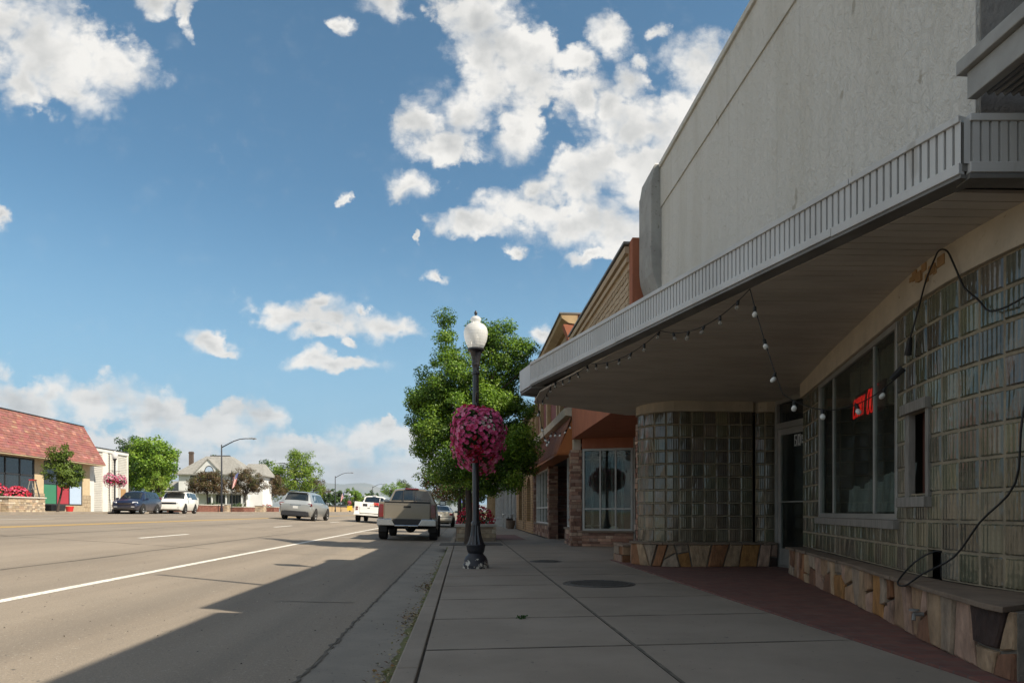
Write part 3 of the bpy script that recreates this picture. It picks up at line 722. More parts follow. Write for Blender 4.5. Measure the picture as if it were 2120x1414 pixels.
# ------------------------------------------------------------------ paths: walls that run along a plan polyline
class Path:
    """plan polyline; the side 'out' (+) is the street side: for a run towards -Y that is -X"""
    def __init__(self, pts):
        self.p = [np.array(q, float) for q in pts]
        self.s = [0.0]
        for a, b in zip(self.p[:-1], self.p[1:]): self.s.append(self.s[-1] + float(np.linalg.norm(b-a)))
        self.L = self.s[-1]
        self.nv = []
        segn = []
        for a, b in zip(self.p[:-1], self.p[1:]):
            d = (b-a)/np.linalg.norm(b-a); segn.append(np.array((d[1], -d[0])))
        for i in range(len(self.p)):
            n = segn[max(0, i-1)] + segn[min(len(segn)-1, i)]
            self.nv.append(n/np.linalg.norm(n))
    def at(self, s, out=0.0):
        s = min(max(s, 0.0), self.L)
        for i in range(len(self.p)-1):
            if s <= self.s[i+1] + 1e-9:
                f = (s-self.s[i])/max(1e-9, self.s[i+1]-self.s[i])
                q = self.p[i] + (self.p[i+1]-self.p[i])*f
                n = self.nv[i]*(1-f) + self.nv[i+1]*f; n = n/np.linalg.norm(n)
                q = q + n*out
                return float(q[0]), float(q[1])
    def P(self, s, z, out=0.0):
        x, y = self.at(s, out); return (x, y, z)
    def s_of_y(self, y):
        best = min(np.linspace(0, self.L, 2000), key=lambda t: abs(self.at(t)[1]-y)); return float(best)
    def knots(self, s0, s1, step=0.12):
        k = [s0] + [t for t in self.s if s0 < t < s1] + [s1]
        out = [k[0]]
        for a, b in zip(k[:-1], k[1:]):
            n = max(1, int((b-a)/step))
            out += [a + (b-a)*i/n for i in range(1, n+1)]
        return out
def path_band(mb, path, s0, s1, z0, z1, o0, o1, col=None, step=0.4):
    """solid band between offsets o0 (back) and o1 (front)"""
    ks = path.knots(s0, s1, step); n = len(ks)
    vs = []
    for s in ks: vs += [path.P(s, z0, o0), path.P(s, z0, o1), path.P(s, z1, o1), path.P(s, z1, o0)]
    fs = []
    for i in range(n-1):
        a, b = i*4, i*4+4
        for j in range(4): fs.append((a+j, a+(j+1) % 4, b+(j+1) % 4, b+j))
    fs += [(3, 2, 1, 0), ((n-1)*4, (n-1)*4+1, (n-1)*4+2, (n-1)*4+3)]
    mb.add(vs, fs, col)

FLAG = [(0.29, 0.185, 0.11), (0.33, 0.215, 0.155), (0.24, 0.11, 0.05), (0.28, 0.215, 0.155), (0.30, 0.15, 0.05), (0.34, 0.235, 0.145), (0.19, 0.095, 0.055), (0.05, 0.03, 0.024)]
LEDGE = [(0.30, 0.17, 0.12), (0.36, 0.22, 0.15), (0.25, 0.13, 0.09), (0.40, 0.28, 0.20), (0.31, 0.21, 0.16), (0.20, 0.11, 0.08)]
TANST = [(0.42, 0.33, 0.22), (0.48, 0.38, 0.27), (0.36, 0.28, 0.19), (0.40, 0.29, 0.20), (0.30, 0.24, 0.18), (0.50, 0.42, 0.32)]
BRICK = [(0.19, 0.075, 0.052), (0.22, 0.09, 0.06), (0.16, 0.062, 0.046), (0.25, 0.115, 0.08)]
def flagstones(mb, path, s0, s1, z0, z1, seed, pal=FLAG, wmin=0.11, wmax=0.29):
    rng = random.Random(seed); s = s0; bt = (s0, s0)
    H = z1 - z0
    while s < s1 - 0.01:
        w = rng.uniform(wmin, wmax); s2 = min(s1, s + w)
        if s1 - s2 < 0.10: s2 = s1
        sl = 0 if s2 == s1 else rng.uniform(-0.06, 0.06)
        nb = (s2 + sl, s2 - sl)
        polys = []
        g = 0.009
        A = (bt[0]+g, z0); B = (nb[0]-g, z0); C = (nb[1]-g, z1); D = (bt[1]+g, z1)
        if rng.random() < 0.42:
            m0, m1 = z0 + H*rng.uniform(0.3, 0.7), z0 + H*rng.uniform(0.3, 0.7)
            f0, f1 = (m0-z0)/H, (m1-z0)/H
            E = (A[0]+(D[0]-A[0])*f0, m0); F = (B[0]+(C[0]-B[0])*f1, m1)
            polys = [[A, B, (F[0], F[1]-g), (E[0], E[1]-g)], [(E[0], E[1]+g), (F[0], F[1]+g), C, D]]
        else: polys = [[A, B, C, D]]
        for pl in polys:
            o = rng.uniform(0.018, 0.045); col = rng.choices(pal, [3]*(len(pal)-1) + [1])[0]
            k = rng.uniform(0.8, 1.15); col = tuple(c*k for c in col)
            q = []                                  # slightly irregular outline
            for i in range(len(pl)):
                a, b = pl[i], pl[(i+1) % len(pl)]
                q.append(a)
                if abs(a[0]-b[0]) + abs(a[1]-b[1]) > 0.16:
                    q.append(((a[0]+b[0])/2 + rng.uniform(-0.006, 0.006), (a[1]+b[1])/2 + rng.uniform(-0.006, 0.006)))
            n = len(q)
            cx = sum(p[0] for p in q)/n; cz = sum(p[1] for p in q)/n
            vs = [path.P(p[0], p[1], -0.01) for p in q] + [path.P(p[0], p[1], o*0.6) for p in q]
            vs += [path.P(cx+(p[0]-cx)*0.9, cz+(p[1]-cz)*0.92, o + rng.uniform(-0.005, 0.005)) for p in q]
            vs.append(path.P(cx, cz, o + 0.004))
            fs = []
            for i in range(n):
                j = (i+1) % n
                fs += [(i, j, n+j, n+i), (n+i, n+j, 2*n+j, 2*n+i), (2*n+i, 2*n+j, 3*n)]
            mb.add(vs, fs, col)
        bt = nb; s = s2
def stacked(mb, path, s0, s1, z0, z1, seed, pal=LEDGE, hmin=0.06, hmax=0.14, wmin=0.12, wmax=0.45, prot=0.03, g=0.005):
    rng = random.Random(seed); z = z0
    while z < z1 - 0.01:
        h = rng.uniform(hmin, hmax); zt = min(z1, z + h)
        if z1 - zt < hmin*0.6: zt = z1
        s = s0 - rng.uniform(0, wmin)
        while s < s1:
            w = rng.uniform(wmin, wmax); a, b = max(s0, s), min(s1, s + w)
            if b - a > 0.03:
                o = 0.008 + rng.random()*prot; col = rng.choice(pal); k = rng.uniform(0.75, 1.2)
                ks = path.knots(a+g, b-g, 0.5)
                for u0, u1 in zip(ks[:-1], ks[1:]):
                    vs = [path.P(u0, z+g, -0.02), path.P(u1, z+g, -0.02), path.P(u1, zt-g, -0.02), path.P(u0, zt-g, -0.02),
                          path.P(u0, z+g, o), path.P(u1, z+g, o), path.P(u1, zt-g, o), path.P(u0, zt-g, o)]
                    mb.add(vs, [(4, 5, 6, 7), (0, 1, 5, 4), (1, 2, 6, 5), (2, 3, 7, 6), (3, 0, 4, 7)], tuple(c*k for c in col))
            s += w
        z = zt

BW = 0.2035
def glass_blocks(mb, path, s0, s1, z0, rows, seed, skip=None, tone=(0.085, 0.09, 0.072)):
    rng = random.Random(seed)
    n = max(1, round((s1-s0)/BW)); w = (s1-s0)/n
    if mb.uv is None: mb.uv = []
    for i in range(n):
        for r in range(rows):
            a, b = s0 + i*w, s0 + (i+1)*w; za, zb = z0 + r*BW, z0 + (r+1)*BW
            if skip and skip((a+b)/2, (za+zb)/2): continue
            g = 0.006; e = 0.013
            k = rng.uniform(0.65, 1.35); col = tuple(c*k*rng.uniform(0.92, 1.08) for c in tone)
            m = (a+b)/2; t1, t2 = rng.uniform(-0.006, 0.006), rng.uniform(-0.006, 0.006)
            vs = []
            for (u, z, o) in ((a+g, za+g, 0), (m, za+g, 0), (b-g, za+g, 0), (a+g, zb-g, 0), (m, zb-g, 0), (b-g, zb-g, 0),
                              (a+g+e, za+g+e, 0.014+t1), (m, za+g+e, 0.019), (b-g-e, za+g+e, 0.014+t2), (a+g+e, zb-g-e, 0.014+t2), (m, zb-g-e, 0.019), (b-g-e, zb-g-e, 0.014+t1)):
                vs.append(path.P(u, z, o))
            fs = [(6, 7, 10, 9), (7, 8, 11, 10), (0, 1, 7, 6), (1, 2, 8, 7), (2, 5, 11, 8), (5, 4, 10, 11), (4, 3, 9, 10), (3, 0, 6, 9)]
            uvp = {0: (0, 0), 1: (.5, 0), 2: (1, 0), 3: (0, 1), 4: (.5, 1), 5: (1, 1), 6: (.06, .06), 7: (.5, .06), 8: (.94, .06), 9: (.06, .94), 10: (.5, .94), 11: (.94, .94)}
            mb.add(vs, fs, col)
            for f in fs: mb.uv.append([uvp[q] for q in f])
SOF = 2.66
def wallx(y): return 1.94 + 0.3*y
RP = Path([(4.86, 9.16), (4.73, 9.13), (4.65, 9.06), (wallx(8.93), 8.93), (wallx(5.0), 5.0), (3.37, 4.72), (3.32, 4.44), (3.292, 4.15), (3.287, 3.88), (3.305, 3.52)])
BP = Path([(2.885, 11.12), (2.85, 10.95)] + [(3.4 - 0.55*cos(a), 10.95 - 0.55*sin(a)) for a in [radians(q) for q in (15, 30, 45, 60, 75)]] + [(3.4, 10.4), (4.51, 10.4)])
NP = Path([(4.56, 10.62), (4.585, 10.5), (4.64, 10.42), (4.73, 10.385), (4.86, 10.38)])
def build_main_shop():
    root = thing('glass_block_shop', 'vacant white stucco shop with curved glass block walls and a recessed corner door', 'shop building', (3.0, 7.0, 0))
    # upper storey
    w = MB(); w.b2(2.95, 9.0, 3.745, 10.70, 2.70, 5.40); w.b2(2.932, 9.0, 3.73, 10.70, 5.40, 6.0)
    part('upper_wall', w, 'stucco_white', root)
    sw = MB(); sw.b2(2.975, 9.0, 3.735, 3.75, 2.72, 5.395); part('side_wall', sw, 'stucco_grey_and_shaded', root)  # same stucco in a darker tone for the side with less skylight
    cp = MB()
    cp.extr([(2.90, 3.70, 5.98), (2.90, 3.70, 6.05), (2.93, 3.70, 6.085), (3.0, 3.70, 6.10), (3.25, 3.70, 6.10), (3.25, 3.70, 5.98)], (0, 6.3, 0))
    part('coping', cp, 'stucco_white', root, bevel=0.01)
    pl = MB()
    pl.extr([(2.975, 10.02, 3.85), (2.93, 10.02, 4.06), (2.88, 10.02, 4.22), (2.81, 10.02, 4.45), (2.79, 10.02, 4.62), (2.79, 10.02, 5.80), (2.80, 10.02, 5.82), (2.835, 10.02, 6.02), (2.86, 10.02, 6.05), (3.1, 10.02, 6.06), (3.1, 10.02, 3.85)], (0, 0.70, 0))
    pi_ = part('pilaster', pl, 'pilaster_plaster', root, bevel=0.012)
    c2 = MB(); c2.b2(2.88, 3.1, 10.15, 10.6, 6.06, 6.13); part('pilaster_cap', c2, 'globe_glass', pi_, bevel=0.01)
    back = MB()       # body of the building behind the show windows
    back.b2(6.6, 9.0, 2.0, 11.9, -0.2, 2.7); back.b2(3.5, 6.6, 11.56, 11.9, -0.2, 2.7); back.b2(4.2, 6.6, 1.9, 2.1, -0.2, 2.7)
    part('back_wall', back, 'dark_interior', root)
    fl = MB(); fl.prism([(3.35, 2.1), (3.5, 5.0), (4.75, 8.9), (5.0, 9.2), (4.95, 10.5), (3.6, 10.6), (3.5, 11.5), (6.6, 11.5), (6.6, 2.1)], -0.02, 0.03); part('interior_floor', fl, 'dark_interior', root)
    # glass block walls
    yw0, yw1 = 5.31, 8.12
    def skip(s, z):
        y = RP.at(s)[1]
        if yw0 < y < yw1 and z > 0.79: return True
        if 4.71 < y < 5.07 and 0.97 < z < 1.62: return True
        if 4.47 < y < 4.68 and z < 0.58: return True
        return False
    for (pa, s0, s1, seed, nm, sk, tone) in ((RP, 0.0, RP.L, 3, 'near', skip, (0.128, 0.124, 0.085)), (BP, 0.0, BP.L, 4, 'bay', None, (0.145, 0.126, 0.086)), (NP, 0.14, NP.L, 6, 'n', None, (0.14, 0.122, 0.085))):
        g = MB(); glass_blocks(g, pa, s0, s1, 0.385, 10, seed, sk, tone)
        gb = part('glass_block_wall', g, 'glass_block', root)
        m = MB()
        if pa is RP:
            for r in range(10):
                za, zb = 0.385 + r*BW, 0.385 + (r+1)*BW
                n = round(RP.L/BW); ww = RP.L/n
                for i in range(n):
                    if not skip((i+0.5)*ww, (za+zb)/2): path_band(m, RP, i*ww, (i+1)*ww, za, zb, -0.03, 0.004)
        else: path_band(m, pa, s0, s1, 0.385, 0.385+10*BW, -0.03, 0.004)
        part('mortar', m, 'block_mortar', gb)
        b = MB(); path_band(b, pa, 0.0 if pa is not NP else 0.05, pa.L, 0.385+10*BW, SOF+0.03, -0.10, 0.045)
        part('lintel_beam', b, 'old_cream_paint', root, bevel=0.006)
    # loose plaster and rot on the beam near the corner
    rot = MB(); rng = random.Random(2)
    for i in range(9):
        s = RP.s_of_y(4.95) + i*0.055; z = 2.50 + rng.random()*0.10
        path_band(rot, RP, s, s+rng.uniform(0.04, 0.09), z, z+rng.uniform(0.03, 0.09), 0.04, 0.05+rng.random()*0.012)
    part('rotten_patch', rot, 'cloth_tan', root)
    # stone plinths
    RB = Path([(4.45, 9.02), (4.36, 8.72), (3.56, 5.9), (2.99, 4.12), (2.77, 3.35), (2.76, 3.22)])
    RE = Path([(4.70, 9.05), (4.46, 9.03)])
    p1 = MB(); flagstones(p1, RB, 0, RB.L, 0.012, 0.355, 11)
    # inner face closing the plinth towards the door
    pb = part('stone_plinth', p1, 'flagstone', root)
    core = MB(); core.prism([(4.46, 9.02), (4.36, 8.72), (3.56, 5.9), (2.99, 4.12), (2.77, 3.35), (2.76, 3.22), (3.24, 3.22), (3.25, 3.9), (3.43, 5.0), (4.62, 8.95), (4.72, 9.05)], 0.0, 0.352)
    part('plinth_core', core, 'stone_mortar', pb)
    for (nm, bpath, seed) in (('bay', Path([(2.80, 11.15), (2.74, 10.95)] + [(3.4 - 0.66*cos(a), 10.95 - 0.66*sin(a)) for a in [radians(q) for q in (15, 30, 45, 60, 75)]] + [(3.4, 10.29), (4.62, 10.27), (4.66, 10.25), (4.84, 10.25)]), 21),):
        q = MB(); flagstones(q, bpath, 0, bpath.L, 0.012, 0.355, seed, wmin=0.13, wmax=0.36)
        bb = part('stone_plinth', q, 'flagstone', root)
        c = MB(); path_band(c, bpath, 0, bpath.L, 0.0, 0.352, -0.14, 0.0); part('plinth_core', c, 'stone_mortar', bb)
        cap = MB(); rng = random.Random(9); s = 0
        while s < bpath.L:
            e = min(bpath.L, s + rng.uniform(0.35, 0.7)); path_band(cap, bpath, s+0.003, e-0.003, 0.354, 0.384, -0.12, 0.055 + rng.uniform(-0.012, 0.012)); s = e
        part('plinth_cap', cap, 'stone_cap', bb, bevel=0.005)
    cap = MB(); rng = random.Random(19)
    s = 0
    while s < RB.L - 0.05:
        e = min(RB.L, s + rng.uniform(0.4, 0.75)); o = 0.06 + rng.uniform(-0.015, 0.02)
        ks = RB.knots(s+0.004, e-0.004, 0.2)
        front = [RB.at(k, o) for k in ks]
        backp = []
        for x, y in reversed(front):
            yy = y; bx = RP.at(RP.s_of_y(min(max(yy+0.1, 3.53), 8.9)), 0.012)
            backp.append((max(bx[0], x+0.1), bx[1]))
        zt = 0.382 + rng.uniform(-0.003, 0.003)
        cap.prism(front + backp, 0.353, zt); s = e
    part('plinth_cap', cap, 'stone_cap', pb, bevel=0.005)
    lp = MB(); LP_ = Path([(2.68, 11.95), (2.68, 11.30), (2.86, 11.30)]); stacked(lp, LP_, 0, LP_.L, 0.0, 0.27, 77, pal=FLAG[:6], hmin=.09, hmax=.14); lp.b2(2.70, 2.98, 11.32, 11.95, 0.0, 0.268, (0.2, 0.13, 0.09)); lp.b2(2.655, 3.0, 11.27, 11.97, 0.272, 0.305, (0.25, 0.18, 0.13)); part('low_stone_pier', lp, 'stacked_stone', root)
    # show window
    W = lambda y, z, o=0.0: RP.P(RP.s_of_y(y), z, o)
    a, b = RP.s_of_y(yw1), RP.s_of_y(yw0); z0, z1 = 0.792, 2.415
    def bar(mb, u0, u1, q0, q1, o0, o1): path_band(mb, RP, u0, u1, q0, q1, o0, o1, step=9)
    fr = MB()
    bar(fr, a, a+0.06, z0, z1, -0.04, 0.018); bar(fr, b-0.07, b-0.02, z0, z1, -0.04, 0.018); bar(fr, a+0.06, b-0.07, z1-0.05, z1, -0.04, 0.015)
    bar(fr, a+0.06, b-0.07, z0, z0+0.05, -0.04, 0.015)
    Lw = b - a
    mu = [a + Lw*0.115, a + Lw*0.165 + 0.0]
    m1, m2 = RP.s_of_y(7.46), RP.s_of_y(5.98)
    for m in (m1, m2): bar(fr, m-0.016, m+0.016, z0+0.05, z1-0.05, -0.025, 0.006)
    wnd = part('show_window', fr, 'aluminium', root, bevel=0.004)
    for (u0, u1) in ((a+0.06, m1-0.017), (m1+0.017, m2-0.017), (m2+0.017, b-0.07)):
        g = MB(); bar(g, u0, u1, z0+0.05, z1-0.05, -0.015, -0.008); part('pane', g, 'shop_glass', wnd)
    sl = MB(); bar(sl, a-0.02, b+0.03, z0-0.075, z0-0.002, 0.0, 0.06); part('sill', sl, 'weathered_wood', wnd, bevel=0.004)
    # drapery inside: torn curtain above, white cloth along the bottom
    cu = MB(); n = 90
    for i in range(n):
        u0, u1 = m1 + 0.1 + (b-m1-0.2)*i/n, m1 + 0.1 + (b-m1-0.2)*(i+1)/n
        o0, o1 = -0.16 - 0.035*sin(i*0.9), -0.16 - 0.035*sin((i+1)*0.9)
        zb = 1.95 + 0.12*sin(i*0.17) + (0.14 if i % 17 < 6 else 0)
        cu.quad(RP.P(u0, zb, o0), RP.P(u1, zb, o1), RP.P(u1, 2.38, o1), RP.P(u0, 2.38, o0))
    part('curtain', cu, 'curtain', wnd, smooth=180)
    wc = MB(); n = 60
    for i in range(n):
        u0, u1 = m1 + 0.15 + (b-m1-0.25)*i/n, m1 + 0.15 + (b-m1-0.25)*(i+1)/n
        zt = 1.10 + 0.03*sin(i*0.35) + 0.14*(i/n)
        wc.quad(RP.P(u0, 0.86, -0.12), RP.P(u1, 0.86, -0.12), RP.P(u1, zt, -0.15-0.02*sin(i)), RP.P(u0, zt, -0.15-0.02*sin(i-1)))
    part('window_cloth', wc, 'cloth_white', wnd, smooth=180)
    # small boarded opening cut into the blocks
    a, b = RP.s_of_y(5.07), RP.s_of_y(4.71); z0, z1 = 0.97, 1.62
    f = MB(); bar(f, a-0.06, a+0.02, z0, z1, -0.03, 0.022); bar(f, b-0.025, b+0.02, z0, z1, -0.05, 0.03); bar(f, a-0.08, b+0.03, z1-0.01, z1+0.07, -0.05, 0.055); bar(f, a-0.12, b+0.05, z0-0.075, z0, -0.04, 0.07)
    ow = part('small_window', f, 'weathered_wood', root, bevel=0.004)
    bd = MB(); bar(bd, a+0.02, b-0.025, z0, z1, -0.09, -0.08); part('board', bd, 'board_red', ow)
    cl = MB(); n = 10
    for i in range(n):
        t0, t1 = i/n, (i+1)/n
        cl.quad(RP.P(b-0.035-0.11*(1-t0)**2, z1-0.02-0.55*t0, -0.02-0.02*sin(i)), RP.P(b-0.03, z1-0.02-0.55*t0, -0.04), RP.P(b-0.03, z1-0.02-0.55*t1, -0.04), RP.P(b-0.035-0.11*(1-t1)**2, z1-0.02-0.55*t1, -0.02-0.02*sin(i+1)))
    part('rag', cl, 'cloth_tan', ow, smooth=180)
    # missing block: dark backing painted as the unlit inside of the hole
    a, b = RP.s_of_y(4.70), RP.s_of_y(4.45)
    hl = MB(); path_band(hl, RP, a, b, 0.385, 0.60, -0.12, -0.06); part('hole_shade_backing', hl, 'dark_void', root)
    # door in its recess
    DP = Path([(4.87, 10.34), (4.995, 9.17)])
    fr = MB(); path_band(fr, DP, 0, 0.06, 0.012, 2.62, -0.06, 0.03); path_band(fr, DP, DP.L-0.06, DP.L, 0.012, 2.62, -0.06, 0.03)
    path_band(fr, DP, 0.06, DP.L-0.06, 2.13, 2.22, -0.06, 0.03); path_band(fr, DP, 0.06, DP.L-0.06, 2.52, 2.62, -0.06, 0.03); path_band(fr, DP, 0.06, DP.L-0.06, 0.012, 0.035, -0.06, 0.03)
    dfr = part('door_frame', fr, 'aluminium', root, bevel=0.003)
    tp = MB(); path_band(tp, DP, 0.06, DP.L-0.06, 2.22, 2.52, -0.03, -0.02); part('transom_pane', tp, 'dark_pane', dfr)
    d = MB(); path_band(d, DP, 0.065, 0.15, 0.04, 2.125, -0.02, 0.022); path_band(d, DP, DP.L-0.15, DP.L-0.065, 0.04, 2.125, -0.02, 0.022)
    path_band(d, DP, 0.15, DP.L-0.15, 2.03, 2.125, -0.02, 0.022); path_band(d, DP, 0.15, DP.L-0.15, 0.04, 0.30, -0.02, 0.022)
    dr = part('door', d, 'aluminium', root, bevel=0.003)
    g = MB(); path_band(g, DP, 0.15, DP.L-0.15, 0.30, 2.03, -0.006, 0.0); part('door_pane', g, 'shop_glass', dr)
    h = MB(); path_band(h, DP, 0.12, DP.L-0.10, 1.00, 1.018, 0.05, 0.07); path_band(h, DP, DP.L-0.34, DP.L-0.14, 0.98, 1.06, 0.045, 0.08); part('push_bar', h, 'aluminium', dr)
    nm = MB()
    s0 = 0.50
    for ch, wd, hh in (('5', 0.060, 0.14), ('0', 0.060, 0.14), ('S', 0.05, 0.09)):
        stroke_text(nm, ch, lambda u, v, s0=s0, hh=hh: DP.P(s0+u, 1.85+v+(0.14-hh)*0.6, 0.006), wd*0.78, hh, 0.008)
        # white outline card behind each numeral
        for (u0, u1, v0, v1) in ((-0.012, wd, -0.016, -0.010), (-0.012, wd, hh+0.010, hh+0.016), (-0.012, -0.006, -0.016, hh+0.016), (wd-0.006, wd, -0.016, hh+0.016)):
            path_band(nm, DP, s0+u0, s0+u1, 1.85+v0+(0.14-hh)*0.6, 1.85+v1+(0.14-hh)*0.6, 0.002, 0.005, step=9)
        s0 += wd + 0.03
    part('house_number', nm, 'plate_white', dr)
    return root
GLY = {'C': [[(1, .85), (.7, 1), (.3, 1), (0, .8), (0, .2), (.3, 0), (.7, 0), (1, .15)]],
       'A': [[(0, 0), (.5, 1), (1, 0)], [(.22, .4), (.78, .4)]],
       'R': [[(0, 0), (0, 1), (.7, 1), (1, .8), (.7, .52), (0, .52)], [(.5, .52), (1, 0)]],
       'Y': [[(0, 1), (.5, .5), (1, 1)], [(.5, .5), (.5, 0)]],
       'O': [[(.3, 0), (0, .2), (0, .8), (.3, 1), (.7, 1), (1, .8), (1, .2), (.7, 0), (.3, 0)]],
       'U': [[(0, 1), (0, .2), (.3, 0), (.7, 0), (1, .2), (1, 1)]],
       'T': [[(0, 1), (1, 1)], [(.5, 1), (.5, 0)]],
       '5': [[(1, 1), (0, 1), (0, .55), (.7, .55), (1, .4), (1, .15), (.7, 0), (0, 0)]],
       '0': [[(.3, 0), (0, .2), (0, .8), (.3, 1), (.7, 1), (1, .8), (1, .2), (.7, 0), (.3, 0)]],
       'S': [[(1, .85), (.7, 1), (.3, 1), (0, .8), (.2, .55), (.8, .45), (1, .2), (.7, 0), (.3, 0), (0, .15)]]}
def stroke_text(mb, s, fn, cw, ch, r, gap=0.35, slant=0.0):
    u = 0.0
    for c in s:
        if c == ' ': u += cw*0.8; continue
        for st in GLY[c]:
            pts = [fn(u + x*cw + slant*y*ch, y*ch) for x, y in st]
            mb.tube(pts, r, 6)
        u += cw*(1+gap)
    return u
def build_canopy():
    root = thing('shop_canopy', 'long flat canopy with ribbed white metal fascia hanging over the pavement', 'canopy', (2.0, 7.0, SOF))
    A, B, C, E = (2.69, 3.51), (0.97, 9.79), (0.86, 10.37), (2.92, 11.75)
    R0 = (5.6, 3.30)
    def inset(p, q, d):
        v = np.array(q)-np.array(p); v = v/np.linalg.norm(v); n = np.array((-v[1], v[0])); return n*d
    # ribbed faces
    def ribbed(p, q, mat, nm):
        mb = MB(); p = np.array(p); q = np.array(q); L = np.linalg.norm(q-p); v = (q-p)/L; n = np.array((v[1], -v[0])) if False else np.array((-v[1], v[0]))
        # outward = away from the canopy centre
        cen = np.array((3.0, 8.0));  n = n if np.dot(n, (p+q)/2-cen) > 0 else -n
        pitch = 0.050; k = int(L/pitch); pitch = L/k
        prof = []
        for i in range(k):
            s = i*pitch
            prof += [(s, 0.012), (s+pitch*0.70, 0.012), (s+pitch*0.76, -0.010), (s+pitch*0.94, -0.010)]
        prof.append((L, 0.012))
        vs = []; fs = []
        for s, o in prof:
            x, y = p + v*s + n*o; vs += [(x, y, 2.735), (x, y, 2.975)]
        for i in range(len(prof)-1): fs.append((2*i, 2*i+2, 2*i+3, 2*i+1))
        mb.add(vs, fs)
        return part(nm, mb, mat, root), p, q, v, n, L
    def lip(mb, p, q, n, z0, z1, o0, o1, e0=0.0, e1=0.0):
        p = np.array(p); q = np.array(q); v = (q-p)/np.linalg.norm(q-p); p = p - v*e0; q = q + v*e1
        a = p+n*o0; b = q+n*o0; c = q+n*o1; d = p+n*o1
        mb.add([(*a, z0), (*b, z0), (*c, z0), (*d, z0), (*a, z1), (*b, z1), (*c, z1), (*d, z1)], [(3, 2, 1, 0), (4, 5, 6, 7), (0, 1, 5, 4), (1, 2, 6, 5), (2, 3, 7, 6), (3, 0, 4, 7)])
    f, p, q, v, n, L = ribbed(A, B, 'ribbed_metal', 'fascia')
    c = MB(); rng = random.Random(3)
    segs = [0, 0.75, 3.3, L]
    for s0, s1 in zip(segs[:-1], segs[1:]): lip(c, p+v*(s0+0.003), p+v*(s1-0.003), n, 2.962, 3.002 + rng.uniform(-0.004, 0.004), -0.05, 0.026 + rng.uniform(-0.003, 0.003))
    part('top_cap', c, 'ribbed_metal', f, bevel=0.004)
    c = MB()
    for s0, s1 in zip([0, 0.9, 3.9, L-0.004], [0.9, 3.9, L-0.004]): lip(c, p+v*(s0+0.002), p+v*(s1-0.002), n, 2.685 + rng.uniform(-0.003, 0.003), 2.742, -0.02, 0.024)
    part('bottom_lip', c, 'ribbed_metal', f, bevel=0.004)
    c = MB(); lip(c, p, q, n, 2.662, 2.684, -0.13, 0.012); part('drip_edge', c, 'grimy_metal', f)
    f2, p2, q2, v2, n2, L2 = ribbed(A, R0, 'ribbed_metal', 'fascia')
    c = MB(); lip(c, p2, q2, n2, 2.962, 3.002, -0.05, 0.022, e0=-0.03); part('top_cap', c, 'ribbed_metal', f2, bevel=0.004)
    c = MB(); lip(c, p2, q2, n2, 2.685, 2.742, -0.02, 0.022, e0=-0.03); part('bottom_lip', c, 'ribbed_metal', f2, bevel=0.004)
    c = MB(); lip(c, p2, q2, n2, 2.655, 2.683, -0.10, 0.016, e0=-0.03); part('drip_edge', c, 'grimy_metal', f2)
    # plain far end
    e = MB()
    for a, b in ((B, C), (C, E)):
        a = np.array(a); b = np.array(b); v = (b-a)/np.linalg.norm(b-a); nn = np.array((-v[1], v[0])); 
        if np.dot(nn, (a+b)/2-np.array((3.0, 8.0))) < 0: nn = -nn
        lip(e, a, b, nn, 2.675, 2.99, -0.02, 0.012)
    part('end_panel', e, 'ribbed_metal', root, bevel=0.004)
    e = MB(); e.prism([B, C, (1.28, 10.66), (1.36, 9.72)], 2.640, 2.664); part('end_box', e, 'grimy_metal', root)
    e = MB(); lip(e, np.array(C), np.array(E), np.array((-0.556, 0.831)), 2.63, 2.675, -0.14, 0.0); part('back_edge', e, 'grimy_metal', root)
    # soffit boards: narrow boards across, two panels meeting at a crease
    def clip_x(y, lo=True):
        pass
    s = MB()
    left = Path([A, B]); 
    def xl(yc):
        # soffit left boundary
        if yc < 9.79: return 2.69 - 0.2739*(yc-3.51) + 0.12
        if yc < 10.6: return 1.10
        return 1.10 + (yc-10.55)*1.49
    def xr(yc): return 5.45
    y = 3.66; w = 0.105; i = 0; rng = random.Random(4)
    while y < 11.7:
        yb = min(y + w - 0.009, 11.7)
        zz = lambda yy: SOF - (0.0 if yy < 7.5 else 0.03*(yy-7.5))
        dz = rng.uniform(-0.0015, 0.0015)
        yo = (lambda x: -0.0706*(x-3.0)*0.6)
        vs = []
        for (x, yy) in ((xl(y), y), (xr(y), y), (xr(yb), yb), (xl(yb), yb)):
            vs.append((x, yy+yo(x)+0.0, zz(yy)+dz))
        vs += [(a, b, c+0.02) for a, b, c in vs]
        s.add(vs, [(0, 1, 2, 3), (7, 6, 5, 4), (0, 1, 5, 4), (1, 2, 6, 5), (2, 3, 7, 6), (3, 0, 4, 7)])
        y += w; i += 1
    part('soffit', s, 'soffit', root)
    d = MB(); d.prism([A, (A[0]+0.1, A[1]), R0, (5.6, 11.75), E, C, B], 2.70, 2.96); part('deck', d, 'grimy_metal', root)
build_main_shop()
build_canopy()
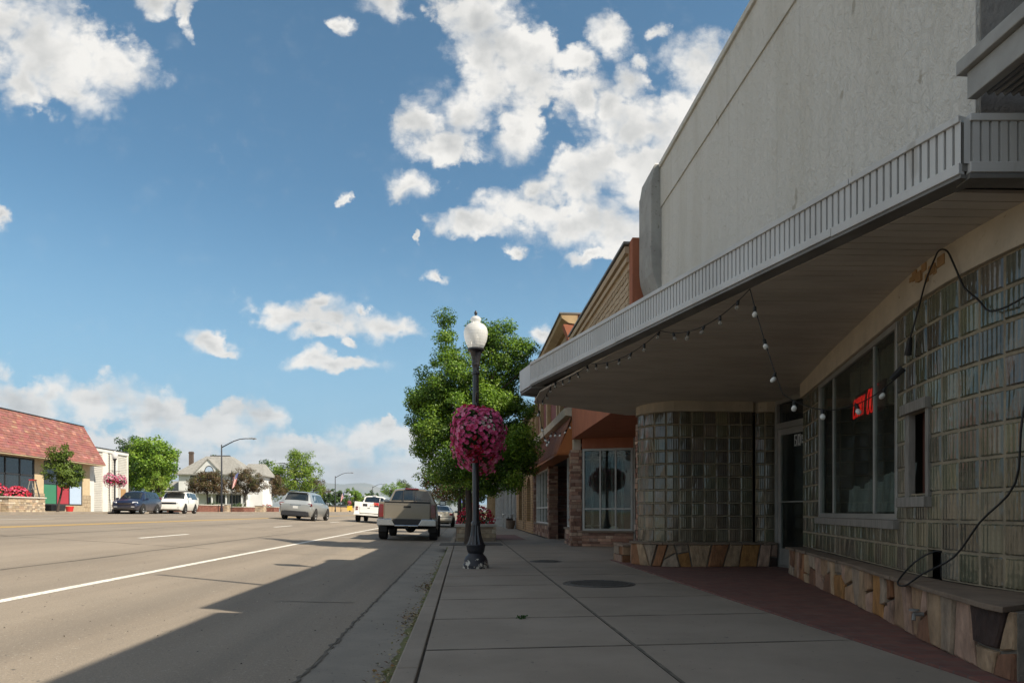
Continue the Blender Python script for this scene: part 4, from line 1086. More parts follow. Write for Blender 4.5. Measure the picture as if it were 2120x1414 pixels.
def build_near_neighbours():
    r = thing('metal_awning', 'white awning with corrugated underside above the near corner of the canopy', 'awning', (3.5, 2.0, 3.2))
    f = MB(); f.b2(2.80, 2.86, -1.5, 3.62, 3.155, 3.305); part('fascia', f, 'awning_paint', r, bevel=0.006)
    f = MB(); f.b2(2.765, 2.855, -1.5, 3.66, 3.307, 3.385); part('gutter_rail', f, 'awning_paint', r, bevel=0.006)
    s = MB(); n = 60; vs = []; fs = []
    for i in range(n*6+1):
        x = 2.865 + 2.9*i/(n*6); z = 3.177 + 0.014*sin(2*pi*i/6)
        vs += [(x, -1.5, z), (x, 3.585, z)]
    for i in range(n*6): fs.append((2*i, 2*i+1, 2*i+3, 2*i+2))
    s.add(vs, fs); part('corrugated_soffit', s, 'grimy_metal', r, smooth=180)
    k = thing('roof_mast', 'slim mast on the shop roof throwing a thin shadow on the road', 'mast', (3.35, 5.62, 6.1))
    m = MB(); m.tube([(3.35, 5.62, 6.09), (3.35, 5.62, 8.6)], [0.05, 0.035], 8); part('pole', m, 'grimy_metal', k); m = MB(); m.lathe([(0.14, 6.09), (0.12, 6.14), (0.06, 6.2)], 12, (3.35, 5.62, 0)); part('foot', m, 'grimy_metal', k)
    t = MB(); t.b2(2.865, 5.8, -1.5, 3.6, 3.22, 3.30); part('awning_deck', t, 'grimy_metal', r)
    b = thing('brick_shop', 'plain brick shop standing nearer than the glass block shop', 'shop building', (4.0, -5.0, 0))
    w = MB(); w.b2(3.3, 9.0, -18, 3.40, 3.47, 6.05); w.b2(2.86, 9.0, -18, 3.19, -0.05, 2.66); w.b2(3.0, 9.0, -18, 3.19, 2.66, 3.14); m, t, bs = newmat('red_brick'); sw = t.sep(objco(t)); br = t.add('ShaderNodeTexBrick'); t.link(t.comb(sw[1], sw[2], 0.0), br.inputs['Vector'])
    br.inputs['Scale'].default_value = 1.0; br.inputs['Brick Width'].default_value = 0.21; br.inputs['Row Height'].default_value = 0.075; br.inputs['Mortar Size'].default_value = 0.008
    br.inputs['Color1'].default_value = (0.17, 0.075, 0.052, 1); br.inputs['Color2'].default_value = (0.12, 0.055, 0.042, 1); br.inputs['Mortar'].default_value = (0.20, 0.18, 0.155, 1)
    t.link(br.outputs[0], bs.inputs['Base Color']); bs.inputs['Roughness'].default_value = 0.9; t.link(t.bump(br.outputs['Fac'], -0.5, 0.01), bs.inputs['Normal'])
    part('wall', w, 'red_brick', b)
    c = MB(); c.b2(3.22, 3.5, -18, 3.40, 6.05, 6.12); part('coping', c, 'stucco_grey_and_shaded', b)
build_near_neighbours()
# ---- neon sign hanging inside the show window
def build_neon():
    a, b = RP.s_of_y(6.98), RP.s_of_y(6.03)
    r = thing('neon_sign', 'red neon CARRY OUT sign hanging inside the show window', 'neon sign', RP.P((a+b)/2, 1.9, -0.08))
    m = MB(); stroke_text(m, 'CARRY', lambda u, v: RP.P(a+0.03+u, 1.835+v, -0.075), 0.058, 0.19, 0.0040, 0.46, 0.22)
    stroke_text(m, 'OUT', lambda u, v: RP.P(a+0.53+u, 1.815+v, -0.075), 0.080, 0.23, 0.0048, 0.46, 0.22)
    part('neon_tube', m, 'neon_red', r)
    k = MB(); path_band(k, RP, a, b+0.02, 1.80, 2.08, -0.12, -0.105, step=9); part('backing_board', k, 'dark_void', r)
    w = MB(); w.tube([RP.P(a+0.15, 2.08, -0.11), RP.P(a+0.2, 2.40, -0.11)], 0.004, 5); part('hanging_wire', w, 'black_rubber', r)
    w = MB(); w.tube([RP.P(b-0.15, 2.08, -0.11), RP.P(b-0.2, 2.40, -0.11)], 0.004, 5); part('hanging_wire', w, 'black_rubber', r)
build_neon()
def catenary(a, b, sag, n=14):
    return [(a[0]+(b[0]-a[0])*t, a[1]+(b[1]-a[1])*t, a[2]+(b[2]-a[2])*t - sag*4*t*(1-t)) for t in [i/n for i in range(n+1)]]
def build_string_lights():
    def strand(name, label, runs, spacing, seed, bs=1.0, glass='bulb_glass'):
        root = thing(name, label, 'string lights', runs[0][0], group='string lights under the canopy')
        rng = random.Random(seed); c = MB(); pts = []
        for a, b, sag in runs: pts += catenary(a, b, sag)[(1 if pts else 0):]
        c.tube(pts, 0.0042, 6); part('cable', c, 'black_rubber', root)
        acc = spacing*0.6; 
        for p, q in zip(pts[:-1], pts[1:]):
            d = sqrt(sum((p[i]-q[i])**2 for i in range(3))); 
            while acc < d:
                t = acc/d; x, y, z = [p[i]+(q[i]-p[i])*t for i in range(3)]
                tx, ty = rng.uniform(-0.4, 0.4), rng.uniform(-0.4, 0.4)
                b = MB(); 
                prof = [(0.0105, 0.0), (0.0125, -0.012), (0.012, -0.032)]
                sk = MB(); sk.lathe([(0.004, 0.008), (0.013, 0.0), (0.0135, -0.034), (0.004, -0.036)], 10)
                b.lathe([(0.009, -0.034), (0.020, -0.046), (0.0275, -0.062), (0.0275, -0.074), (0.020, -0.090), (0.009, -0.098), (0.001, -0.100)], 14)
                b.v = [(a*bs, c_*bs, -0.034+(d_+0.034)*bs) for a, c_, d_ in b.v]
                for mb in (sk, b): mb.v = [(vx + (-vz)*tx*0.8 + x, vy + (-vz)*ty*0.8 + y, vz*(1-0.2*abs(tx)) + z) for vx, vy, vz in mb.v]
                bo = part('bulb', b, glass, root, smooth=60); part('socket', sk, 'black_rubber', bo, smooth=40)
                acc += spacing*rng.uniform(0.85, 1.15)
            acc -= d
        return root
    h = lambda y: (2.69 - 0.2739*(y-3.51) + 0.10, y, 2.645)
    H1, H2, H3 = h(5.33), h(6.62), h(8.15)
    s = strand('string_lights', 'string of white globe bulbs looped along the underside of the ribbed fascia', [(H1, H2, 0.14), (H2, H3, 0.10), (H3, (1.22, 9.35, 2.63), 0.04), ((1.22, 9.35, 2.63), (1.16, 10.15, 2.50), 0.02)], 0.26, 3, 0.68, 'bulb_clear')
    P = (3.36, 5.02, 1.93)
    s2 = strand('string_lights', 'string of globe bulbs sagging across the show window to a plug on the blocks', [(H1, (2.55, 5.30, 1.80), 0.04), ((2.55, 5.30, 1.80), P, 0.20)], 0.25, 5, 0.78)
    pg = MB(); pg.tube([(3.30, 5.06, 1.88), (3.36, 5.01, 1.96)], [0.022, 0.030], 8); pg.tube([(3.345, 4.93, 2.04), (3.33, 4.88, 2.16)], [0.026, 0.016], 8); part('plug', pg, 'black_rubber', s2)
    e = strand('string_lights', 'string of globe bulbs hanging from the far end of the canopy beside the tree', [((1.12, 10.35, 2.60), (1.75, 13.5, 2.47), 0.42), ((1.75, 13.5, 2.47), (2.58, 16.0, 3.02), 0.15)], 0.60, 8, 0.85)
    # loose black cable over the glass blocks
    W = lambda y, z, o=0.05: RP.P(RP.s_of_y(y), z, o)
    pts = [(3.33, 4.88, 2.16), W(4.78, 2.32, 0.06), W(4.62, 2.50, 0.075), W(4.50, 2.60, 0.08), W(4.42, 2.635, 0.09), W(4.34, 2.60, 0.085), W(4.28, 2.47, 0.07), W(4.22, 2.32, 0.05), W(4.10, 2.20, 0.045), W(4.0, 2.10, 0.05), W(3.85, 2.08, 0.06), W(3.62, 2.1, 0.06),
           W(3.54, 1.9, 0.10), W(3.54, 1.4, 0.25), W(3.62, 1.02, 0.22), (3.07, 3.86, 0.80), (3.05, 4.05, 0.58), (3.00, 4.28, 0.45), (2.98, 4.42, 0.36), (3.02, 4.56, 0.37), W(4.66, 0.47, 0.16), W(4.62, 0.55, 0.08), W(4.58, 0.58, 0.0), W(4.57, 0.50, -0.07)]
    sm = []
    P_ = [np.array(p) for p in pts]
    for i in range(len(P_)-1):
        p0, p1, p2, p3 = P_[max(0, i-1)], P_[i], P_[i+1], P_[min(len(P_)-1, i+2)]
        for t in (0, .25, .5, .75):
            sm.append(tuple(0.5*((2*p1) + (-p0+p2)*t + (2*p0-5*p1+4*p2-p3)*t*t + (-p0+3*p1-3*p2+p3)*t**3)))
    sm.append(pts[-1])
    m = MB(); m.tube(sm, 0.0062, 7)
    single('loose_cable', m, 'black_rubber', 'loose black cable draped down the glass blocks to a missing block', 'cable', smooth=60)
    v = MB()
    RB_ = (2.90, 4.02)
    v.tube([(2.955, 4.20, 0.20), (2.90, 4.22, 0.20)], 0.014, 8); v.lathe([(0.03, -0.006), (0.03, 0.006)], 10, (2.905, 4.22, 0.225)); v.tube([(2.905, 4.22, 0.20), (2.895, 4.21, 0.16)], 0.012, 8)
    single('water_tap', v, 'grimy_metal', 'small outdoor water tap on the stone plinth', 'tap')
build_string_lights()
# ------------------------------------------------------------------ shops further up the right side
def window_unit(parent, path, s0, s1, z0, z1, muls, rails, depth=0.06, fw=0.05, frame='aluminium', pane='shop_glass', name='window', o=0.0):
    f = MB()
    path_band(f, path, s0, s0+fw, z0, z1, o-depth, o+0.02, step=9); path_band(f, path, s1-fw, s1, z0, z1, o-depth, o+0.02, step=9)
    path_band(f, path, s0+fw, s1-fw, z1-fw, z1, o-depth, o+0.018, step=9); path_band(f, path, s0+fw, s1-fw, z0, z0+fw, o-depth, o+0.018, step=9)
    for m in muls: path_band(f, path, m-fw*0.4, m+fw*0.4, z0+fw, z1-fw, o-depth, o+0.014, step=9)
    ed = [s0+fw] + sorted(muls) + [s1-fw]
    for r in rails:
        for a, b in zip(ed[:-1], ed[1:]):
            path_band(f, path, a+(fw*0.4 if a != ed[0] else 0), b-(fw*0.4 if b != ed[-1] else 0), r-fw*0.4, r+fw*0.4, o-depth, o+0.011, step=9)
    w = part(name, f, frame, parent)
    g = MB(); path_band(g, path, s0+fw*0.5, s1-fw*0.5, z0+fw*0.5, z1-fw*0.5, o-depth*0.6-0.004, o-depth*0.6, step=9); part('pane', g, pane, w)
    return w
def build_orange_shop():
    r = thing('orange_stucco_shop', 'orange stucco shop with a tan brick parapet and an angled recessed window', 'shop building', (2.9, 14.0, 0))
    X = 2.70
    w = MB(); w.b2(X+0.02, 9, 10.95, 16.9, 3.35, 5.2); w.b2(4.75, 9, 11.92, 16.9, -0.05, 3.35); part('wall', w, 'orange_stucco', r)
    e = MB(); e.b2(X-0.01, 3.4, 10.74, 10.95, 2.6, 5.235); part('end_pier', e, 'orange_stucco', r)
    fp = MB(); fp.b2(X, 2.92, 10.95, 16.92, 2.67, 3.48); part('fascia_panel', fp, 'orange_stucco', r)
    ce = MB(); ce.b2(2.92, 4.75, 11.93, 16.9, 2.68, 3.34); part('porch_ceiling', ce, 'orange_stucco', r)
    t = MB(); t.b2(X-0.012, X+0.02, 10.95, 16.9, 3.48, 5.19)
    y0 = 10.98; z = 3.52; k = 0
    while z < 4.72:
        y = y0 - (0.2 if k % 2 else 0)
        while y < 16.85:
            a, b = max(y, 10.97), min(y+0.385, 16.88)
            if b - a > 0.08: t.box((X-0.020, (a+b)/2, z+0.05), (0.018, b-a, 0.085), rx=0.06*(1 if k % 2 else -1))
            y += 0.40
        z += 0.105; k += 1
    t.b2(X-0.045, X-0.012, 10.95, 16.9, 4.76, 4.80); 
    for q in range(50): t.b2(X-0.04, X-0.012, 11.0+q*0.118, 11.06+q*0.118, 4.68, 4.755)
    t.b2(X-0.06, X-0.012, 10.95, 16.9, 4.92, 5.0); t.b2(X-0.085, X-0.012, 10.95, 16.9, 5.06, 5.17)
    part('brick_parapet', t, 'tan_panel', r)
    c = MB(); c.b2(X-0.11, 3.2, 10.93, 16.9, 5.205, 5.245); part('coping', c, 'grimy_metal', r)
    # recessed window wall, seen nearly square on
    WP = Path([(2.94, 16.86), (4.14, 16.42)])
    L = WP.L
    b = MB(); stacked(b, WP, -0.0, L, 0.0, 0.34, 31); path_band(b, WP, 0, L, 0, 0.34, -0.2, 0.0, col=(0.2, 0.13, 0.1)); pb = part('stone_base', b, 'stacked_stone', r)
    c = MB(); path_band(c, WP, 0, L, 0.342, 0.385, -0.2, 0.07, step=9); part('base_cap', c, 'stone_cap', pb, bevel=0.006)
    window_unit(r, WP, 0.02, L-0.02, 0.39, 2.42, [0.46, 0.84], [0.93], name='show_window')
    h = MB(); path_band(h, WP, 0, L, 2.425, 2.685, -0.1, 0.015, step=9); part('window_head', h, 'orange_stucco', r)
    DPp = Path([(4.15, 16.41), (4.62, 15.35)])
    window_unit(r, DPp, 0.0, DPp.L, 0.02, 2.66, [0.55], [2.2], name='glazed_door')
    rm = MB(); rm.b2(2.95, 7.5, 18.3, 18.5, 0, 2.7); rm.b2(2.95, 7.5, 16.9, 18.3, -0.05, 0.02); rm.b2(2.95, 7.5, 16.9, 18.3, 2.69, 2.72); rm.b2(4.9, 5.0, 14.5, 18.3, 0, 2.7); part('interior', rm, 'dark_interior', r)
    cb = MB(); 
    for i in range(5): cb.b2(3.0+0.26*i, 3.06+0.26*i, 17.3, 17.34, 0.02, 2.6)
    part('blind', cb, 'cloth_white', r)
    sh = MB(); sh.lathe([(0.13, 0.0), (0.10, 0.05), (0.03, 0.085), (0.005, 0.09)], 10, (3.75, 16.85, 0.42)); part('white_shell_ornament', sh, 'plate_white', r, smooth=50)
    # stone piers
    for (nm, x0, x1, y0, y1, sd) in (('stone_pier', 2.68, 2.94, 16.86, 17.12, 41), ('stone_pier', 3.06, 3.30, 11.72, 11.92, 42)):
        p = MB(); P = Path([(x0, y1), (x0, y0), (x1, y0)]); stacked(p, P, 0, P.L, 0.0, 2.40, sd, hmin=0.05, hmax=0.11, wmax=0.3); p.b2(x0+0.005, x1, y0+0.005, y1, 0, 2.40, (0.2, 0.12, 0.09)); pp = part(nm, p, 'stacked_stone', r)
        q = MB(); q.b2(x0+0.06, x1-0.02, y0+0.06, y1-0.02, 2.40, 2.67); part('pier_post', q, 'old_cream_paint', pp)
build_orange_shop()
def build_copper_shop():
    r = thing('copper_awning_shop', 'red shop with a copper coloured metal awning and stone piers beyond the orange shop', 'shop building', (2.8, 21.5, 0))
    X = 2.75
    w = MB(); w.b2(X+0.12, 9, 17.14, 26.45, 3.5, 5.55); w.b2(4.3, 9, 17.14, 26.45, -0.05, 3.5); part('upper_wall', w, 'red_wall', r)
    p = MB()
    for y in (17.3, 19.4, 20.0, 22.4, 24.4, 26.1): p.b2(X+0.0, X+0.12, y, y+0.24, 3.56, 5.3)
    p.b2(X-0.04, X+0.12, 17.14, 26.45, 5.32, 5.55); part('timber_piers', p, 'tan_wood', r)
    c = MB(); c.extr([(X+0.1, 16.95, 5.55), (X-0.12, 16.95, 5.58), (X-0.30, 16.95, 5.70), (X-0.32, 16.95, 5.80), (X+0.1, 16.95, 5.80)], (0, 9.5, 0)); part('cornice', c, 'tan_wood', r)
    c = MB(); c.b2(X-0.36, X+0.3, 16.93, 26.47, 5.803, 5.84); part('cornice_cap', c, 'grimy_metal', r)
    k = MB(); k.extr([(X+0.05, 16.97, 4.9), (X-0.10, 16.97, 5.0), (X-0.16, 16.97, 5.3), (X-0.26, 16.97, 5.55), (X+0.05, 16.97, 5.55)], (0, 0.28, 0)); part('bracket', k, 'orange_stucco', r)
    b = MB(); b.extr([(X+0.1, 17.14, 3.26), (X-0.17, 17.14, 3.30), (X-0.20, 17.14, 3.48), (X+0.1, 17.14, 3.54)], (0, 9.3, 0)); part('weathered_beam', b, 'old_cream_paint', r)
    a = MB(); y0, y1 = 17.2, 26.4
    prof = lambda t: (X-0.02-0.36*t, 3.25-0.90*t)
    a.quad((*[prof(0)[0]], y0, prof(0)[1]), (prof(1)[0], y0, prof(1)[1]), (prof(1)[0], y1, prof(1)[1]), (prof(0)[0], y1, prof(0)[1]))
    for i in range(47):
        y = y0 + i*0.2
        a.extr([(prof(0)[0], y-0.012, prof(0)[1]), (prof(0)[0]-0.03, y-0.012, prof(0)[1]+0.012), (prof(1)[0]-0.03, y-0.012, prof(1)[1]+0.012), (prof(1)[0], y-0.012, prof(1)[1])], (0, 0.024, 0))
    aw = part('awning', a, 'copper_metal', r)
    s = MB(); s.extr([(X+0.02, y0-0.03, 3.25), (prof(1)[0]-0.01, y0-0.03, 2.335), (X+0.02, y0-0.03, 2.335)], (0, 0.03, 0)); s.b2(prof(1)[0], X+0.05, y0, y1, 2.30, 2.345); part('awning_end', s, 'orange_paint', aw)
    # shopfront
    for i, (ya, yb) in enumerate(((17.22, 18.3), (21.75, 26.3))):
        P = Path([(X, yb), (X, ya)]); q = MB(); stacked(q, P, 0, P.L, 0, 0.40, 51+i); q.b2(X+0.01, X+0.25, ya, yb, 0, 0.40, (0.2, 0.13, 0.1)); pb = part('stone_base', q, 'stacked_stone', r)
        c = MB(); c.b2(X-0.06, X+0.25, ya, yb, 0.402, 0.45); part('base_cap', c, 'stone_cap', pb)
        muls = [P.L*0.5] if i == 0 else [P.L*t for t in (.2, .4, .6, .8)]
        window_unit(r, P, 0.25 if i else 0.05, P.L-0.3 if i else P.L-0.02, 0.452, 2.30, [m for m in muls if 0.3 < m < P.L-0.35 or i == 0], [1.0], frame='white_trim', name='show_window', o=-0.05)
    for (x0, x1, y0, y1, sd, h) in ((2.70, 2.98, 21.45, 21.75, 61, 2.3), (2.72, 2.98, 26.2, 26.45, 62, 2.3)):
        P = Path([(x0, y1), (x0, y0), (x1, y0)]); q = MB(); stacked(q, P, 0, P.L, 0, h, sd, hmin=0.05, hmax=0.1, wmax=0.3); q.b2(x0+0.005, x1, y0+0.005, y1, 0, h, (0.2, 0.12, 0.09)); part('stone_pier', q, 'stacked_stone', r)
    P = Path([(2.99, 21.75), (4.25, 21.55)]); q = MB(); stacked(q, P, 0, P.L, 0, 2.3, 63, pal=[(0.13, 0.06, 0.045), (0.10, 0.05, 0.04), (0.16, 0.08, 0.06)], wmax=0.6); part('porch_wall', q, 'stacked_stone', r)
    P = Path([(2.80, 18.3), (3.6, 18.75)]); window_unit(r, Path([(2.80, 18.32), (3.9, 18.31)]), 0.0, 1.05, 0.45, 2.3, [0.5], [1.0], frame='white_trim', name='side_window')
    ce = MB(); ce.b2(2.80, 4.3, 17.15, 26.4, 2.36, 2.5); ce.b2(3.4, 3.5, 21.9, 26.4, 0, 2.36); part('porch_ceiling', ce, 'dark_interior', r)
build_copper_shop()
def arch_wall(mb, X, y0, y1, z1, arches, thick=0.35, col=(0.5, 0.5, 0.5)):
    y = y0
    for (a, b, zb, zs, zt) in arches:
        mb.b2(X, X+thick, y, a, 0, z1)
        if zb > 0: mb.b2(X, X+thick, a, b, 0, zb)
        n = 12; c = (a+b)/2; rr = (b-a)/2
        for i in range(n):
            t0, t1 = pi*i/n, pi*(i+1)/n
            ya, yb = c - rr*cos(t0), c - rr*cos(t1)
            za, zc = zs + (zt-zs)*sin(t0), zs + (zt-zs)*sin(t1)
            mb.extr([(X, ya, za), (X, yb, zc), (X, yb, z1), (X, ya, z1)], (thick, 0, 0))
        y = b
    mb.b2(X, X+thick, y, y1, 0, z1)
def build_arch_shop():
    r = thing('arched_brick_shop', 'tan brick shop with narrow arched windows further up the pavement', 'shop building', (2.8, 30, 0))
    X = 2.68
    m, t, bs = newmat('tan_brick'); co = objco(t)
    sw = t.sep(co); br = t.add('ShaderNodeTexBrick'); t.link(t.comb(sw[1], sw[2], 0.0), br.inputs['Vector'])
    br.inputs['Scale'].default_value = 1.0; br.inputs['Brick Width'].default_value = 0.3; br.inputs['Row Height'].default_value = 0.10; br.inputs['Mortar Size'].default_value = 0.010
    br.inputs['Color1'].default_value = (0.42, 0.26, 0.12, 1); br.inputs['Color2'].default_value = (0.34, 0.20, 0.09, 1); br.inputs['Mortar'].default_value = (0.16, 0.11, 0.07, 1)
    t.link(br.outputs[0], bs.inputs['Base Color']); bs.inputs['Roughness'].default_value = 0.9
    w = MB(); arch_wall(w, X, 26.5, 34.7, 5.0, [(27.3, 29.0, 0.45, 1.75, 2.30), (29.55, 29.85, 0.05, 2.0, 2.05), (30.3, 30.6, 0.05, 2.0, 2.05), (31.4, 33.2, 0.45, 1.75, 2.30)])
    w.b2(X+0.36, 9, 26.5, 34.7, 2.6, 5.0); part('wall', w, 'tan_brick', r)
    for (a, b) in ((27.3, 29.0), (31.4, 33.2)):
        P = Path([(X+0.2, b), (X+0.2, a)]); window_unit(r, P, 0, P.L, 0.46, 2.32, [P.L*.5], [], frame='dark_trim', pane='dark_pane', name='arched_window')
    d = MB(); d.b2(X+0.15, X+0.2, 29.5, 29.9, 0.03, 2.1); d.b2(X+0.15, X+0.2, 30.25, 30.65, 0.03, 2.1); part('slot_panel', d, 'brown_wall', r)
build_arch_shop()
def build_far_shops():
    specs = [('brown_front_shop', 'brown shop front with slim white posts beyond the arched brick shop', 34.75, 44.5, 'brown_wall', 'white_trim', 4.6, 2.75),
             ('dark_front_shop', 'dark green shop front with pale trim far up the pavement', 44.55, 58, 'dark_green_wall', 'white_trim', 5.2, 2.70),
             ('tan_column_shop', 'tan shop with plain columns at the far end of the row', 58.05, 78, 'tan_wall', 'tan_wood', 4.8, 2.66)]
    for nm, lab, y0, y1, wall, trim, h, X in specs:
        r = thing(nm, lab, 'shop building', (X, (y0+y1)/2, 0))
        w = MB(); w.b2(X+0.5, 9, y0, y1, 2.5, h); w.b2(X, X+0.5, y0, y1, 2.45, h-0.2); w.b2(X+0.5, 9, y0, y1, -0.05, 2.5); part('wall', w, wall, r)
        n = max(2, int((y1-y0)/2.6))
        for i in range(n+1):
            y = y0 + 0.1 + (y1-y0-0.3)*i/n
            p = MB(); p.b2(X-0.02, X+0.10, y, y+0.14, 0, 2.45); part('post', p, trim, r)
        P = Path([(X+0.42, y1), (X+0.42, y0)])
        for i in range(n):
            a = 0.2 + (y1-y0)*i/n; b = a + (y1-y0)/n - 0.4
            window_unit(r, P, a, b, 0.5, 2.35, [(a+b)/2], [], frame=trim, pane='dark_pane', name='show_window')
        b = MB(); b.b2(X+0.38, X+0.5, y0, y1, 0, 0.48); part('base', b, wall, r)
        c = MB(); c.b2(X-0.08, X+0.6, y0, y1, h-0.2, h-0.05); part('cornice', c, trim, r)
build_far_shops()
def build_pavement_furniture():
    t = thing('display_table', 'white topped display table outside the brown shop front', 'table', (2.40, 36.6, 0))
    m = MB(); m.b2(2.1, 2.72, 35.6, 37.4, 0.70, 0.76); part('table_top', m, 'white_trim', t, bevel=0.01)
    for x in (2.16, 2.66):
        for y in (35.68, 37.32): 
            l = MB(); l.b2(x-0.04, x+0.04, y-0.04, y+0.04, 0, 0.70); part('leg', l, 'white_trim', t)
    q = MB(); q.b2(2.25, 2.6, 35.9, 37.1, 0.02, 0.5); part('shelf_box', q, 'brown_wall', t)
    b = MB(); b.b2(1.75, 2.35, 39.2, 40.6, 0, 0.46); b.b2(1.72, 2.38, 39.17, 40.63, 0.462, 0.50)
    single('planter_box', b, 'white_trim', 'low white planter box standing outside the brown shop front', 'planter', bevel=0.01)
    b = MB(); b.lathe([(0.16, 0), (0.22, 0.2), (0.24, 0.42), (0.20, 0.42), (0.18, 0.36)], 14, (2.35, 34.2, 0)); 
    single('clay_pot', b, 'stone_cap', 'clay pot standing by the arched brick shop wall', 'pot', smooth=50)
    b = MB(); b.lathe([(0.11, 0), (0.15, 0.25), (0.13, 0.27)], 12, (1.05, 45.0, 0)); b.lathe([(0.05, 0.27), (0.012, 0.5), (0.001, 0.52)], 8, (1.05, 45.0, 0))
    single('white_bollard', b, 'white_trim', 'small white bollard on the pavement far ahead', 'bollard', smooth=50)
build_pavement_furniture()
# ------------------------------------------------------------------ lamp posts, flowers, planters, trees
PETAL = np.array([(0.66, 0.06, 0.22), (0.76, 0.16, 0.38), (0.50, 0.02, 0.07), (0.80, 0.30, 0.48), (0.42, 0.012, 0.03), (0.68, 0.09, 0.28)])
def flower_mesh(name, P, N, size, cols, rng, centre=None):
    """five-cornered cupped blooms with a pale eye"""
    n = len(P); N = N/np.linalg.norm(N, axis=1)[:, None]
    r = rng.normal(size=(n, 3)); r -= N*np.sum(r*N, axis=1)[:, None]; r /= np.linalg.norm(r, axis=1)[:, None]
    s = np.cross(N, r); V = []; C = []
    k = 6
    rings = [(0.25, -0.12, 1.6), (1.0, 0.12, 1.0)]
    for (rad, h, br) in rings:
        for i in range(k):
            a = 2*pi*i/k
            V.append(P + (r*cos(a) + s*sin(a))*(size*rad*0.5)[:, None] + N*(size*h)[:, None])
    V.append(P - N*(size*0.2)[:, None])
    V = np.stack(V, 1); m = V.shape[1]
    faces = []
    for i in range(k):
        j = (i+1) % k
        faces += [(i, j, k+j), (i, k+j, k+i), (2*k, j, i)]
    F = np.array(faces)
    me = bpy.data.meshes.new(name)
    me.vertices.add(n*m); me.vertices.foreach_set('co', V.reshape(-1, 3).ravel())
    idx = (np.arange(n)[:, None, None]*m + F[None]).reshape(-1)
    nf = n*len(faces)
    me.loops.add(nf*3); me.loops.foreach_set('vertex_index', idx)
    me.polygons.add(nf); me.polygons.foreach_set('loop_start', np.arange(nf)*3)
    try: me.polygons.foreach_set('loop_total', np.full(nf, 3))
    except Exception: pass
    me.update(calc_edges=True)
    ca = me.color_attributes.new('Col', 'FLOAT_COLOR', 'CORNER')
    pal = cols[:, None, :].repeat(len(faces), 1)
    eye = np.array([i % 3 == 2 for i in range(len(faces))])
    pal[:, eye, :] = np.clip(pal[:, eye, :]*0.4 + 0.35, 0, 0.8)
    cc = np.concatenate([pal.reshape(-1, 3), np.ones((nf, 1))], 1)
    ca.data.foreach_set('color', np.repeat(cc, 3, axis=0).ravel())
    return me
def rnd_dirs(rng, n):
    d = rng.normal(size=(n, 3)); return d/np.linalg.norm(d, axis=1)[:, None]
def basket(parent_loc, R, seed, label, group, nfl=900, nlf=900, drop=0.30):
    """round hanging basket overflowing with petunias"""
    rng = np.random.default_rng(seed)
    x, y, z = parent_loc
    root = thing('hanging_basket', label, 'flower basket', parent_loc, group=group, world=False)
    m = MB(); m.lathe([(0.05, -R*0.62), (R*0.45, -R*0.40), (R*0.62, -R*0.05), (R*0.66, 0.02), (R*0.60, 0.02), (R*0.5, -0.1)], 20); part('liner', m, 'bark', root, smooth=60)
    h = MB()
    for a in (0.4, 2.5, 4.6): h.tube([(R*0.62*cos(a), R*0.62*sin(a), 0.02), (0, 0, R*1.12)], 0.006, 5)
    part('hanger', h, 'black_metal', root)
    def surf(n, shrink):
        d = rnd_dirs(rng, n); 
        lump = 1 + 0.10*np.sin(d[:, 0]*5+seed) + 0.09*np.cos(d[:, 1]*6+d[:, 2]*5)
        p = d*R*shrink[:, None]*lump[:, None]; p[:, 2] = np.where(p[:, 2] > 0, p[:, 2]*0.98, p[:, 2]*1.04)
        k = rng.random(n) < drop
        p[k, 2] -= rng.random(k.sum())*R*0.28*(d[k, 2] < 0.2)
        return p, d
    p, d = surf(nlf, rng.uniform(0.55, 0.98, nlf))
    gcol = np.array([(0.045, 0.11, 0.02), (0.03, 0.075, 0.015), (0.075, 0.14, 0.03)])
    me = leaf_mesh('foliage', p, d + rng.normal(0, 0.6, d.shape), rng.uniform(0.04, 0.085, nlf), gcol[rng.integers(0, 3, nlf)], rng=rng)
    link_mesh('foliage', me, 'leaves', root)
    p, d = surf(nfl, rng.uniform(0.88, 1.06, nfl))
    blob = np.sin(p[:, 0]*9+seed*2)+np.sin(p[:, 2]*8+seed)+np.sin(p[:, 1]*7)
    ci = np.where(blob > 0.55, rng.choice([2, 4, 0], nfl), np.where(blob > -0.7, rng.choice([0, 1, 5], nfl), rng.choice([1, 3, 5], nfl)))
    cols = PETAL[ci].copy()
    wh = (np.linalg.norm(p - np.array((R*0.45, -R*0.8, R*0.2)), axis=1) < R*0.33) & (rng.random(nfl) < 0.45)
    cols[wh] = (0.72, 0.68, 0.62)
    me = flower_mesh('blooms', p, d + rng.normal(0, 0.25, d.shape), rng.uniform(0.042, 0.078, nfl), cols, rng)
    tag(link_mesh('blooms', me, 'petals', root), kind='stuff')
    return root
